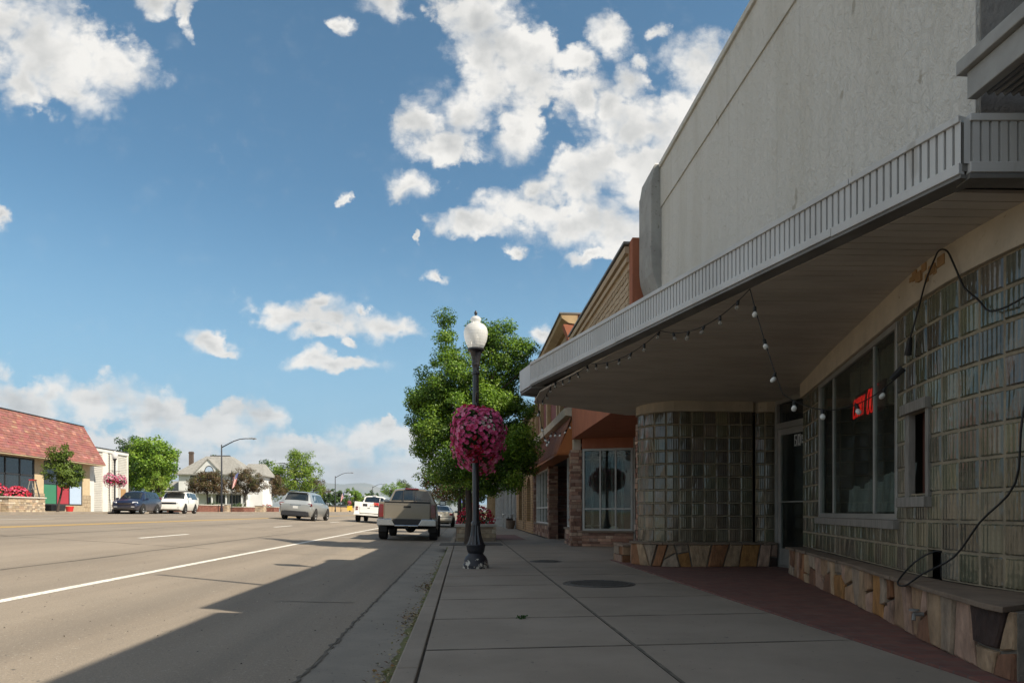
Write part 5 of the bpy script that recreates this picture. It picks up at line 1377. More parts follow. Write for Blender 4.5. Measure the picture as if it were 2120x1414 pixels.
def make_street_lamp(label, detail=True):
    root = thing('street_lamp', label, 'street lamp', (0, 0, 0), group='ornamental globe street lamps', world=False)
    b = MB()
    b.lathe([(0.200, 0.0), (0.200, 0.05), (0.185, 0.07), (0.180, 0.12), (0.160, 0.17), (0.125, 0.205), (0.112, 0.23), (0.128, 0.25), (0.138, 0.29), (0.142, 0.33), (0.152, 0.35), (0.148, 0.37)], 16, flute=0.0)
    base = part('base', b, 'flaking_black', root, smooth=35)
    b = MB(); b.lathe([(0.132, 0.37), (0.112, 0.42), (0.088, 0.50), (0.074, 0.58), (0.066, 0.66)], 24, flute=0.13); part('fluted_bell', b, 'black_metal', base)
    p = MB(); p.lathe([(0.070, 0.66), (0.072, 0.70), (0.058, 0.72), (0.052, 0.74), (0.048, 2.85), (0.046, 2.99), (0.062, 3.00), (0.064, 3.03), (0.049, 3.05), (0.051, 3.12), (0.064, 3.14), (0.062, 3.17), (0.050, 3.18)], 20); part('post', p, 'black_metal', root, smooth=40)
    c = MB(); c.lathe([(0.058, 3.18), (0.066, 3.26), (0.085, 3.33), (0.112, 3.37), (0.128, 3.375), (0.130, 3.40), (0.118, 3.405)], 20); part('globe_holder', c, 'black_metal', root, smooth=40)
    g = MB(); g.lathe([(0.112, 3.405), (0.135, 3.45), (0.165, 3.52), (0.182, 3.60), (0.184, 3.66), (0.170, 3.72), (0.135, 3.765), (0.088, 3.79), (0.072, 3.80), (0.068, 3.82), (0.080, 3.84), (0.078, 3.87), (0.055, 3.895), (0.030, 3.905), (0.001, 3.91)], 28); part('globe', g, 'globe_glass', root, smooth=180)
    k = MB(); k.lathe([(0.05, 3.405), (0.055, 3.45), (0.05, 3.58), (0.03, 3.62)], 12); part('lamp_bulb', k, 'bulb_glass', root, smooth=50)
    f = MB(); f.lathe([(0.022, 3.905), (0.014, 3.925), (0.026, 3.945), (0.024, 3.965), (0.008, 3.99), (0.001, 4.0)], 12); part('finial', f, 'black_metal', root, smooth=60)
    a = MB()
    for sg in (-1, 1):
        a.tube([(0, sg*0.05, 2.62), (0, sg*0.62, 2.62)], 0.013, 6); a.tube([(0, sg*0.055, 2.45), (0, sg*0.18, 2.52), (0, sg*0.30, 2.62)], 0.010, 6)
    part('basket_arm', a, 'black_metal', root, smooth=60)
    return root
def build_lamps():
    lamp = make_street_lamp('black globe street lamp with flaking base paint beside the kerb, nearest the viewer')
    lamp.location = (0.185, 10.46, 0.0); lamp.scale = (1, 1, 0.985)
    g = 'baskets of pink flowers hung on the street lamps'
    basket((0.185, 9.96, 2.04), 0.365, 4, 'large round basket of pink and white petunias in front of the nearest lamp post', g, 1000, 1500, 0.16)
    basket((0.255, 10.98, 1.93), 0.40, 7, 'basket of pink petunias hanging behind the nearest lamp post', g, 900, 900)
    far = copy_at(lamp, (-24.1, 49.1, 0.84), 0.0, 'black globe street lamp outside the white siding building', 1.08)
    bks = basket((-24.1, 48.45, 0.84+2.2), 0.44, 9, 'pink flower basket left of the lamp post by the white siding building', g, 420, 500)
    copy_at(bks, (-24.1, 49.85, 0.84+2.18), 1.3, 'pink flower basket right of the lamp post by the white siding building')
    f2 = copy_at(lamp, (-24.1, 147, 0.84), 0.0, 'tiny globe street lamp far up the street behind the white service truck', 1.0)
    b3 = copy_at(bks, (-24.1, 146.35, 2.75), 0.5, 'pink flower basket on the distant street lamp by the yellow sign')
build_lamps()
def make_cobra(label):
    r = thing('arm_street_light', label, 'street light', (0, 0, 0), group='tall street lights with curved arms', world=False)
    p = MB(); p.lathe([(0.13, 0), (0.13, 0.35), (0.085, 0.38), (0.06, 6.1), (0.05, 6.12)], 10); part('pole', p, 'black_metal', r, smooth=40)
    a = MB(); a.tube([(0, 0, 5.85), (0.55, 0, 6.16), (1.1, 0, 6.45), (1.6, 0, 6.62), (2.1, 0, 6.68), (2.45, 0, 6.68)], [0.055, 0.05, 0.045, 0.04, 0.04, 0.04], 8); part('arm', a, 'black_metal', r, smooth=60)
    h = MB(); h.box((2.75, 0, 6.69), (0.72, 0.26, 0.09), taper=0.8); h.lathe([(0.10, 6.64), (0.08, 6.60), (0.02, 6.59)], 10, (2.85, 0, 0)); h.lathe([(0.03, 6.73), (0.03, 6.80)], 8, (2.7, 0, 0)); part('lamp_head', h, 'grimy_metal', r, bevel=0.02)
    return r
def build_cobras():
    c = make_cobra('tall black street light with curved arm in front of the white house')
    c.location = (-24.2, 70.3, 0.84); c.scale = (1.1,)*3
    copy_at(c, (-24.2, 131, 0.84), 0.0, 'tall street light with curved arm beside the small hanging flag')
    copy_at(c, (-24.2, 184, 0.84), 0.0, 'farthest tall street light with curved arm, above the service truck')
build_cobras()
def flag(loc, h, w, drop, label, rz, seed):
    r = thing('hanging_flag', label, 'flag', loc, rz, group='striped flags on poles', world=False)
    p = MB(); p.tube([(0, 0, 0), (0, 0, h)], 0.035, 8); part('pole', p, 'black_metal', r)
    f = MB(); nx, ny = 13, 12
    def pt(i, j):
        u, v = i/nx, j/ny          # u along the stripes' width, v down the fly as the flag hangs limp
        x = 0.05 + w*(0.15 + 0.85*u)*(1-0.25*v) + 0.25*v*w
        return (x - 0.4*v*w, 0.10*sin(u*7+v*3+seed), h-0.15 - drop*v - 0.30*drop*(1-u)*0.6 - (0.25*drop*(1-u)))
    vs = [pt(i, j) for j in range(ny+1) for i in range(nx+1)]
    for j in range(ny):
        for i in range(nx):
            col = (0.055, 0.07, 0.20) if (j < 5 and i > 5) else ((0.52, 0.06, 0.07) if i % 2 == 0 else (0.70, 0.68, 0.64))
            if j < 5 and i > 5 and (i+j) % 2 == 0: col = (0.14, 0.16, 0.30)
            a = j*(nx+1)+i
            f.add([vs[a], vs[a+1], vs[a+nx+2], vs[a+nx+1]], [(0, 1, 2, 3)], col)
    part('cloth', f, 'flag_cloth', r, smooth=180)
    return r
flag((-24.1, 73.0, 0.84), 4.3, 0.62, 1.25, 'striped red and white flag hanging limp before the white house', 0.15, 1)
flag((-24.1, 136.0, 0.84), 4.1, 0.7, 1.4, 'small striped flag hanging beside the second tall street light', 0.15, 2)

def stone_planter(label, x0, x1, y0, y1, z, h, seed, pal=TANST, cap=0.06, brick=False, group='stone planters along the pavements'):
    r = thing('stone_planter', label, 'planter', ((x0+x1)/2, (y0+y1)/2, z), group=group)
    P = Path([(x0, y0), (x1, y0), (x1, y1), (x0, y1), (x0, y0)]) 
    P = Path([(x0, y1), (x0, y0), (x1, y0), (x1, y1), (x0, y1)])
    m = MB(); kw = dict(hmin=0.065, hmax=0.075, wmin=0.18, wmax=0.22, prot=0.006, g=0.004) if brick else dict(hmin=0.07, hmax=0.15, wmin=0.15, wmax=0.42)
    stacked(m, P, 0, P.L, z, z+h, seed, pal=pal, **kw)
    m.b2(x0+0.01, x1-0.01, y0+0.01, y1-0.01, z, z+h-0.03, (0.22, 0.18, 0.14)); part('wall', m, 'stacked_stone', r)
    c = MB(); e = cap; t = 0.28
    for (a, b, p, q) in ((x0-e, x1+e, y0-e, y0+t), (x0-e, x1+e, y1-t, y1+e), (x0-e, x0+t, y0+t+.004, y1-t-.004), (x1-t, x1+e, y0+t+.004, y1-t-.004)):
        L = max(b-a, q-p); n = max(1, int(L/0.6))
        for i in range(n):
            if b-a >= q-p: c.b2(a+(b-a)*i/n+.003, a+(b-a)*(i+1)/n-.003, p, q, z+h+.002, z+h+0.075)
            else: c.b2(a, b, p+(q-p)*i/n+.003, p+(q-p)*(i+1)/n-.003, z+h+.002, z+h+0.075)
    part('cap', c, 'planter_cap', r, bevel=0.006)
    s = MB(); s.b2(x0+t, x1-t, y0+t, y1-t, z+h-0.1, z+h+0.03); part('soil', s, 'earth', r)
    return r
def flower_bush(label, c, R, seed, nfl, nlf, pal, cat='flower bush', size=(0.05, 0.09), group=None, name='flowering_bush'):
    rng = np.random.default_rng(seed)
    root = thing(name, label, cat, (c[0], c[1], c[2]), group=group, world=False)
    d = rnd_dirs(rng, nlf); d[:, 2] = np.abs(d[:, 2])
    p = d*np.array(R)*rng.uniform(0.3, 1.0, nlf)[:, None]
    g = np.array([(0.04, 0.09, 0.02), (0.03, 0.06, 0.015), (0.09, 0.13, 0.03)])
    link_mesh('foliage', leaf_mesh('foliage', p, d+rng.normal(0, .6, d.shape), rng.uniform(*size, nlf)*1.1, g[rng.integers(0, 3, nlf)], rng=rng), 'leaves', root)
    if nfl:
        d = rnd_dirs(rng, nfl); d[:, 2] = np.abs(d[:, 2])
        p = d*np.array(R)*rng.uniform(0.9, 1.12, nfl)[:, None]
        link_mesh('blooms', flower_mesh('blooms', p, d+rng.normal(0, .3, d.shape), rng.uniform(*size, nfl), np.array(pal)[rng.integers(0, len(pal), nfl)], rng), 'petals', root)['kind'] = 'stuff'
    st = MB()
    for i in range(7):
        a = rng.uniform(0, 6.28); st.tube([(0, 0, 0), (R[0]*.4*cos(a), R[1]*.4*sin(a), R[2]*.6)], 0.012, 5)
    part('stems', st, 'bark', root)
    return root
REDF = [(0.50, 0.015, 0.04), (0.60, 0.03, 0.08), (0.38, 0.01, 0.03), (0.62, 0.05, 0.14)]

# ------------------------------------------------------------------ trees
def tree(name, label, loc, ells, trunk, nclump, nleaf, lsize, pal, seed, group=None, cat='tree', clr=(0.25, 0.42), limbs=10, rz=0.0, inner=0.35, trunk_r=0.11, world=False):
    """crown: leaf clumps spread through a union of ellipsoids (local coordinates), trunk: list of points, limbs reach into the crown"""
    rng = np.random.default_rng(seed); rr = random.Random(seed)
    root = thing(name, label, cat, loc, rz, group=group, world=False)
    E = np.array(ells, float); vol = E[:, 3]*E[:, 4]*E[:, 5]; pr = vol**0.55; pr /= pr.sum()
    k = rng.choice(len(E), nclump, p=pr)
    d = rnd_dirs(rng, nclump); rad = np.where(rng.random(nclump) < inner, rng.uniform(0.2, 0.8, nclump), rng.uniform(0.78, 1.03, nclump))
    C = E[k, :3] + d*E[k, 3:6]*rad[:, None]
    cr = rng.uniform(clr[0], clr[1], nclump)
    per = np.maximum(6, (nleaf*cr**2/np.sum(cr**2)).astype(int))
    idx = np.repeat(np.arange(nclump), per); n = len(idx)
    dd = rnd_dirs(rng, n); rl = rng.random(n)**0.45
    P = C[idx] + dd*(cr[idx]*rl)[:, None]*np.array((1, 1, 0.8))
    P[:, 2] = np.maximum(P[:, 2], 0.3)
    N = dd*0.6 + d[idx]*0.5 + rng.normal(0, 0.55, (n, 3)) + np.array((0, 0, 0.35))
    pal = np.array(pal); ct = rng.integers(0, len(pal), nclump)
    col = pal[np.where(rng.random(n) < 0.6, ct[idx], rng.integers(0, len(pal), n))]*rng.uniform(0.72, 1.28, n)[:, None]
    sz = rng.uniform(lsize*0.65, lsize*1.3, n)
    link_mesh('crown', leaf_mesh('crown', P, N, sz, col, rng=rng), 'leaves', root)
    t = MB(); r0 = trunk_r
    m = len(trunk); t.tube(trunk, [r0*(1.35 if i == 0 else 1.0)*(1-0.45*i/(m-1)) for i in range(m)], 10)
    to = part('trunk', t, 'bark', root, smooth=60)
    lm = MB(); top = np.array(trunk[-1]); mid = np.array(trunk[-2])
    order = rng.choice(nclump, min(limbs, nclump), replace=False)
    for q in order:
        a = mid + (top-mid)*rng.random(); b = C[q]
        v = (a+b)/2 + np.array((0, 0, 0.12*np.linalg.norm(b-a)))*(1 if b[2] > a[2] else -0.3)
        lm.tube([tuple(a), tuple(v), tuple(b)], [r0*0.40, r0*0.24, r0*0.08], 6)
    part('limbs', lm, 'bark', to, smooth=60)
    return root
GREEN = [(0.055, 0.115, 0.020), (0.075, 0.145, 0.025), (0.040, 0.090, 0.018), (0.10, 0.165, 0.030)]
YGREEN = [(0.165, 0.265, 0.030), (0.205, 0.295, 0.035), (0.125, 0.215, 0.028), (0.24, 0.31, 0.045)]
BRIGHT = [(0.145, 0.26, 0.024), (0.185, 0.305, 0.03), (0.10, 0.195, 0.02), (0.235, 0.345, 0.04)]
DARKG = [(0.035, 0.075, 0.020), (0.045, 0.095, 0.022), (0.028, 0.062, 0.018), (0.065, 0.105, 0.03)]
GREYG = [(0.105, 0.135, 0.065), (0.08, 0.11, 0.05), (0.13, 0.155, 0.08), (0.07, 0.095, 0.045)]
BROWNL = [(0.105, 0.068, 0.034), (0.13, 0.085, 0.04), (0.085, 0.058, 0.03), (0.10, 0.11, 0.032), (0.16, 0.11, 0.06)]
REDG = [(0.11, 0.045, 0.025), (0.09, 0.09, 0.02), (0.07, 0.12, 0.02), (0.14, 0.06, 0.03)]
def build_near_trees():
    tree('street_tree', 'leafy green street tree with upright lobes growing beside the nearest lamp post', (0.137, 18.1, 0),
         [(-0.95, 0, 3.05, .80, .9, 1.05), (0.15, 0, 3.0, 1.45, 1.4, 1.35), (1.25, 0.1, 2.95, .74, .8, .95), (-0.55, 0, 4.2, .75, .8, .8), (0.5, .1, 4.2, .9, .9, .8),
          (-0.52, 0, 5.25, .33, .4, .85), (0.42, 0.1, 5.35, .38, .45, .75), (0.98, 0, 5.1, .33, .4, .85), (1.5, 0, 4.7, .28, .35, .65), (0.35, 0, 1.95, 1.35, 1.2, .55), (1.15, 0.2, 2.35, .55, .7, .5), (-1.25, 0, 3.9, .42, .45, .4)],
         [(0, 0, -0.05), (0.01, 0, 0.7), (-0.02, 0, 1.5), (0.05, 0, 2.4), (0.15, 0, 3.6)], 470, 135000, 0.060, BRIGHT + GREEN[:2], 12, group='street trees on the near pavement', clr=(0.11, 0.40), limbs=55, inner=0.32, trunk_r=0.105)
    st = MB(); st.b2(-0.62, 1.0, 17.45, 18.75, 0.003, 0.012); struct('tree_pit', st, 'joint_dark')
    st = stone_planter('stone planter full of red flowers behind the nearest street tree', -0.2, 0.92, 19.9, 22.4, 0, 0.42, 71)
    flower_bush('bush of red flowers in the stone planter behind the street tree', (0.36, 20.9, 0.45), (0.55, 0.8, 0.62), 5, 420, 700, REDF, group='red flowers in the pavement planters')
    tree('street_tree', 'second green street tree in the row, behind the stone planter', (-0.20, 31.5, 0),
         [(0.1, 0, 2.6, 1.8, 1.6, 1.0), (1.3, 0, 2.7, 1.2, 1.2, .9), (-1.2, 0, 2.6, .8, 1, .7), (0.2, 0, 3.7, 1.1, 1.0, .9), (0.3, 0, 1.8, 1.6, 1.4, .4)],
         [(0, 0, 0), (0, 0, 1.0), (.05, 0, 2), (.1, 0, 3.2)], 130, 11000, 0.10, GREEN + REDG[:2], 22, group='street trees on the near pavement', limbs=18, trunk_r=0.10)
    tree('street_tree', 'third street tree with reddish young leaves, shading the far pavement', (0.0, 44.0, 0),
         [(0.0, 0, 2.5, 1.9, 1.8, .9), (-1.3, 0, 2.4, .9, 1, .8), (0, 0, 3.3, 1.2, 1.2, .8)], [(0, 0, 0), (0, 0, 1.2), (0, 0, 2.2), (.1, 0, 3.0)], 100, 7000, 0.12, REDG, 23, group='street trees on the near pavement', limbs=14, trunk_r=0.10)
    tree('street_tree', 'yellow green street tree at the far end of the near pavement', (0.9, 58.0, 0),
         [(0.0, 0, 2.5, 1.8, 1.6, 1.0), (0, 0, 3.4, 1.2, 1.2, .8)], [(0, 0, 0), (0, 0, 1.0), (0, 0, 2), (.1, 0, 3.0)], 80, 5000, 0.14, YGREEN, 24, group='street trees on the near pavement', limbs=12, trunk_r=0.09)
    stone_planter('brick planter with red flowers at the kerb ahead of the beige sedan', -0.35, 0.75, 47, 49.2, 0, 0.5, 73, pal=BRICK, brick=True)
    flower_bush('bush of red flowers in the far brick planter near the kerb', (0.2, 48, 0.5), (0.6, 1.0, 0.55), 6, 260, 420, REDF, group='red flowers in the pavement planters', size=(0.07, 0.12))
    tree('street_tree', 'street tree standing behind the viewer beside the near brick shop', (0.2, -8.5, 0),
         [(0, 0, 3.0, 1.6, 1.6, 1.4), (0, 0, 4.3, 1.0, 1.0, .9)], [(0, 0, 0), (0, 0, 1.0), (0, 0, 2), (.1, 0, 3.0)], 60, 4000, 0.14, GREEN, 25, group='street trees on the near pavement', limbs=8)
build_near_trees()
# ------------------------------------------------------------------ vehicles (local: x across, y forward, z up)
class Body:
    def __init__(self, st): self.st = st
    def ring(self, s):
        y, zb, ws, wm, zm, wb, zbl, wr, zre, zrf = s
        r = [(ws, zb), (wm, zm), (wb, zbl), (wr, zre), (wr*0.66, zre+(zrf-zre)*0.72)]
        return [(0, y, zb)] + [(x, y, z) for x, z in r] + [(0, y, zrf)] + [(-x, y, z) for x, z in reversed(r)]
    def interp(self, y):
        for a, b in zip(self.st[:-1], self.st[1:]):
            if a[0] <= y <= b[0]:
                f = (y-a[0])/(b[0]-a[0]); return tuple(p+(q-p)*f for p, q in zip(a, b))
        return self.st[0] if y < self.st[0][0] else self.st[-1]
    def mesh(self):
        m = MB(); rings = [self.ring(s) for s in self.st]; n = len(rings[0])
        vs = [p for r in rings for p in r]; fs = []
        for i in range(len(rings)-1):
            for k in range(n): fs.append((i*n+k, i*n+(k+1) % n, (i+1)*n+(k+1) % n, (i+1)*n+k))
        fs.append(tuple(range(n-1, -1, -1))); fs.append(tuple((len(rings)-1)*n+k for k in range(n)))
        m.add(vs, fs); return m
    def side(self, y, t, sg, o=0.006):
        s = self.interp(y); return (sg*(s[5]+(s[7]-s[5])*t+o), y, s[6]+(s[8]-s[6])*t+o*0.3)
    def flank(self, y, t, sg, o=0.004):
        s = self.interp(y); return (sg*(s[3]+(s[5]-s[3])*t+o), y, s[4]+(s[6]-s[4])*t)
    def top(self, y, u, oz, oy):
        s = self.interp(y); a = abs(u); wr, zre, zrf = s[7], s[8], s[9]; z5 = zre+(zrf-zre)*0.72
        if a < 0.66: x = wr*a; z = zrf+(z5-zrf)*(a/0.66)
        else: x = wr*a; z = z5+(zre-z5)*((a-0.66)/0.34)
        return (x*(1 if u >= 0 else -1), y+oy, z+oz)
def grid_faces(m, P, nu, nv, col=None):
    vs = [P(i/nu, j/nv) for j in range(nv+1) for i in range(nu+1)]
    m.add(vs, [(j*(nu+1)+i, j*(nu+1)+i+1, (j+1)*(nu+1)+i+1, (j+1)*(nu+1)+i) for j in range(nv) for i in range(nu)], col)
def side_window(b, parent, sg, yb0, yb1, yt0, yt1, t0=0.10, t1=0.90):
    m = MB(); grid_faces(m, lambda u, v: b.side((yb0+(yb1-yb0)*u)*(1-v)+(yt0+(yt1-yt0)*u)*v, t0+(t1-t0)*v, sg), 4, 2)
    return part('window', m, 'car_glass', parent)
def screen(b, parent, y0, y1, w0, w1, name, oz, oy):
    m = MB(); grid_faces(m, lambda u, v: b.top(y0+(y1-y0)*v, (2*u-1)*(w0+(w1-w0)*v), oz, oy), 10, 3)
    return part(name, m, 'car_glass', parent, smooth=180)
def wheel(parent, x, y, r, w, sg, rim='rim'):
    m = MB(); m.lathe([(r*0.62, -w/2), (r*0.93, -w/2), (r, -w/2+0.03), (r, w/2-0.03), (r*0.93, w/2), (r*0.62, w/2), (r*0.60, 0)], 28, (x, y, r), 'x', caps=False); 
    t = part('wheel', m, 'tyre', parent, smooth=40)
    k = MB(); xo = x + sg*(w/2-0.03)
    k.lathe([(r*0.63, -0.01), (r*0.63, 0.02), (r*0.56, 0.02), (r*0.54, -0.01)], 28, (xo, y, r), 'x')
    for i in range(5):
        a = 2*pi*i/5+0.3
        k.extr([(xo, y+r*0.10*cos(a+1.2), r+r*0.10*sin(a+1.2)), (xo, y+r*0.56*cos(a+0.14), r+r*0.56*sin(a+0.14)), (xo, y+r*0.56*cos(a-0.14), r+r*0.56*sin(a-0.14)), (xo, y+r*0.10*cos(a-1.2), r+r*0.10*sin(a-1.2))], (sg*0.018, 0, 0))
    k.lathe([(r*0.13, -0.01), (r*0.13, 0.024), (0.01, 0.028)], 14, (xo, y, r), 'x') if sg > 0 else k.lathe([(0.01, -0.028), (r*0.13, -0.024), (r*0.13, 0.01)], 14, (xo, y, r), 'x')
    part('rim', k, rim, t)
    d = MB(); d.lathe([(0.01, -0.012), (r*0.58, -0.012), (r*0.58, -0.006), (0.01, -0.006)], 20, (x+sg*(w/2-0.05), y, r), 'x'); part('brake_disc', d, 'dark_void', t)
def arch(m, x, y, r, sg):
    n = 14
    pts = [(x, y-r*cos(pi*i/n), r*0.86+(r)*sin(pi*i/n)*0.97) for i in range(n+1)]
    pts += [(x, y+r, 0.24), (x, y-r, 0.24)]
    m.extr(pts, (-sg*0.08, 0, 0))
def wheels(parent, wm, yr, yf, r, w=0.235, ins=0.0, rim='rim'):
    for sg in (1, -1):
        for y in (yr, yf): wheel(parent, sg*(wm-w/2+0.012-ins), y, r, w, sg, rim)
    for sg in (1, -1):
        for y in (yr, yf):
            a = MB(); arch(a, sg*(wm+0.003-ins), y, r*1.17, sg); part('wheel_well_shade', a, 'dark_void', parent)  # dark plate on the body side paints the shade of the wheel well
def mirror(parent, sg, x, y, z, mat, s=1.0):
    m = MB(); m.box((sg*(x+0.13*s), y, z+0.02), (0.20*s, 0.12*s, 0.15*s), taper=0.85); m.box((sg*x, y+0.01, z-0.03), (0.12, 0.06, 0.04))
    o = part('side_mirror', m, mat, parent, bevel=0.02)
    g = MB(); g.box((sg*(x+0.13*s), y-0.064*s, z+0.02), (0.15*s, 0.006, 0.10*s)); part('mirror_glass', g, 'chrome', o)
def place(root, loc, heading=0.0, tilt=True):
    x, y = loc
    sl = (road_z(x+0.8)-road_z(x-0.8))/1.6
    root.location = (x, y, (road_z(x+0.8)+road_z(x-0.8))/2+0.003)
    root.rotation_mode = 'XYZ'
    root.rotation_euler = (0, -math.atan(sl) if abs(heading) < 1.5 else math.atan(sl), heading)
    return root
def plate(parent, y, z, sg=-1, w=0.30):
    m = MB(); m.box((0, y, z), (w, 0.012, 0.15)); return part('licence_plate', m, 'plate_white', parent)

def silver_suv():
    r = thing('silver_suv', 'silver SUV driving away in the middle of the road', 'car', (0, 0, 0), world=False)
    S = [(-2.58, .46, .74, .86, .62, .86, .96, .82, .98, 1.00), (-2.52, .36, .82, .95, .62, .93, 1.00, .86, 1.06, 1.09), (-2.44, .30, .86, .985, .64, .955, 1.04, .83, 1.14, 1.18), (-2.12, .26, .88, .995, .66, .965, 1.08, .71, 1.58, 1.66), (-1.98, .26, .88, .995, .66, .965, 1.09, .70, 1.63, 1.735),
         (-1.0, .24, .88, .995, .66, .96, 1.07, .72, 1.66, 1.775), (0.0, .24, .88, .99, .66, .955, 1.05, .72, 1.65, 1.77), (0.45, .24, .88, .985, .66, .95, 1.04, .71, 1.62, 1.735), (1.35, .24, .87, .985, .66, .94, 1.03, .82, 1.06, 1.09), (2.15, .26, .84, .96, .62, .88, .90, .72, .94, .98), (2.48, .32, .72, .84, .58, .78, .74, .6, .78, .80), (2.58, .40, .6, .7, .56, .66, .66, .5, .68, .69)]
    b = Body(S); part('body', b.mesh(), 'paint_silver', r, smooth=32)
    screen(b, r, -2.40, -2.03, 0.86, 0.86, 'rear_window', 0.010, -0.012); screen(b, r, 0.55, 1.28, .88, .92, 'windscreen', 0.010, 0.010)
    for sg in (1, -1):
        side_window(b, r, sg, -1.95, -1.05, -1.80, -1.10); side_window(b, r, sg, -0.98, 0.02, -1.02, -0.02); side_window(b, r, sg, 0.08, 1.05, 0.05, 0.42)
        m = MB(); grid_faces(m, lambda u, v: (sg*(0.60+0.36*u), -2.545+0.14*max(0, u-0.4)/0.6-0.02*(1-u) - 0.03, 0.93+0.15*v*(0.6+0.4*u)-0.05*(1-u)), 5, 2); 
        m2 = MB(); m2.box((sg*0.80, -2.50, 0.98), (0.36, 0.14, 0.15), rz=-sg*0.22, taper=0.9); part('tail_lamp', m2, 'tail_red', r, bevel=0.02)
        m3 = MB(); m3.box((sg*0.80, -2.576, 0.985), (0.22, 0.012, 0.05), rz=-sg*0.22); part('lamp_lens', m3, 'headlight', r)
        mirror(r, sg, 0.93, 1.0, 1.08, 'paint_silver')
    m = MB(); m.box((0, -2.53, 0.42), (1.66, 0.22, 0.26), taper=0.96); m.box((0, -2.60, .56), (1.30, 0.04, 0.03)); part('rear_bumper', m, 'dark_trim', r, bevel=0.04)
    m = MB(); m.box((0, -2.575, 0.93), (0.66, 0.02, 0.045)); part('chrome_strip', m, 'chrome', r)
    m = MB(); m.box((0, -2.12, 1.70), (1.15, 0.18, 0.03), rx=-0.1); part('roof_spoiler', m, 'paint_silver', r, bevel=0.01)
    plate(r, -2.588, 0.80)
    m = MB(); m.b2(-0.6, 0.6, -2.3, 2.2, 0.22, 0.34); m.tube([(0.45, -2.58, .30), (.45, -2.3, .30)], 0.035, 8); part('underbody', m, 'dark_void', r)
    for sg in (-1, 1):
        m = MB(); m.tube([(sg*.62, -1.7, 1.765), (sg*.62, -1.5, 1.80), (sg*.62, 0.1, 1.80), (sg*.62, .3, 1.755)], 0.018, 6); part('roof_rail', m, 'chrome', r)
    wheels(r, 0.995, -1.55, 1.55, 0.37)
    return r
def navy_suv():
    r = thing('navy_suv', 'dark navy SUV parked across the street facing the viewer', 'car', (0, 0, 0), world=False)
    S = [(-2.28, .42, .7, .82, .6, .80, .95, .72, 1.0, 1.02), (-2.2, .3, .8, .90, .62, .88, 1.05, .72, 1.25, 1.30), (-1.85, .25, .82, .915, .64, .89, 1.08, .62, 1.56, 1.63), (-0.8, .24, .82, .915, .64, .88, 1.05, .64, 1.60, 1.68), (0.1, .24, .82, .91, .64, .875, 1.02, .63, 1.57, 1.655), (0.45, .24, .82, .91, .64, .87, 1.01, .62, 1.52, 1.60),
         (1.20, .24, .80, .905, .64, .86, 1.0, .76, 1.03, 1.07), (1.85, .26, .78, .89, .62, .82, .93, .70, .95, 1.0), (2.15, .30, .72, .84, .58, .77, .82, .60, .86, .90), (2.26, .36, .62, .74, .54, .68, .72, .5, .76, .79)]
    b = Body(S); part('body', b.mesh(), 'paint_navy', r, smooth=32)
    screen(b, r, -2.14, -1.9, .84, .84, 'rear_window', .01, -.012); screen(b, r, 0.52, 1.14, .88, .90, 'windscreen', .01, .010)
    for sg in (1, -1):
        side_window(b, r, sg, -1.75, -1.2, -1.55, -1.2); side_window(b, r, sg, -1.1, -0.2, -1.1, -0.24); side_window(b, r, sg, -0.12, 0.95, -0.14, 0.42)
        m = MB(); m.box((sg*0.64, 2.10, 0.80), (0.40, 0.20, 0.11), rz=-sg*0.45, taper=0.8); part('headlight', m, 'headlight', r, bevel=0.02)
        m = MB(); m.box((sg*0.56, 2.26, .50), (0.22, 0.04, 0.05)); part('fog_light', m, 'headlight', r)
        m = MB(); m.box((sg*0.80, -2.16, 1.05), (0.14, 0.14, 0.4)); part('tail_lamp', m, 'tail_red', r)
        mirror(r, sg, .87, .85, 1.05, 'paint_navy')
    m = MB(); m.box((0, 2.24, .70), (0.86, .06, .14), taper=1.0); part('grille', m, 'dark_trim', r, bevel=.02)
    m = MB(); m.box((0, 2.275, .745), (.92, .02, .03)); m.box((0, 2.275, .665), (.80, .02, .02)); m.box((0, 2.26, .36), (1.2, .03, .035)); part('chrome_bar', m, 'chrome', r)
    m = MB(); m.box((0, 2.20, .40), (1.3, .14, .16)); part('lower_bumper', m, 'dark_trim', r, bevel=.03)
    m = MB(); m.b2(-.6, .6, -2.0, 2.0, .2, .34); part('underbody', m, 'dark_void', r)
    wheels(r, .915, -1.32, 1.32, .345, .225)
    return r
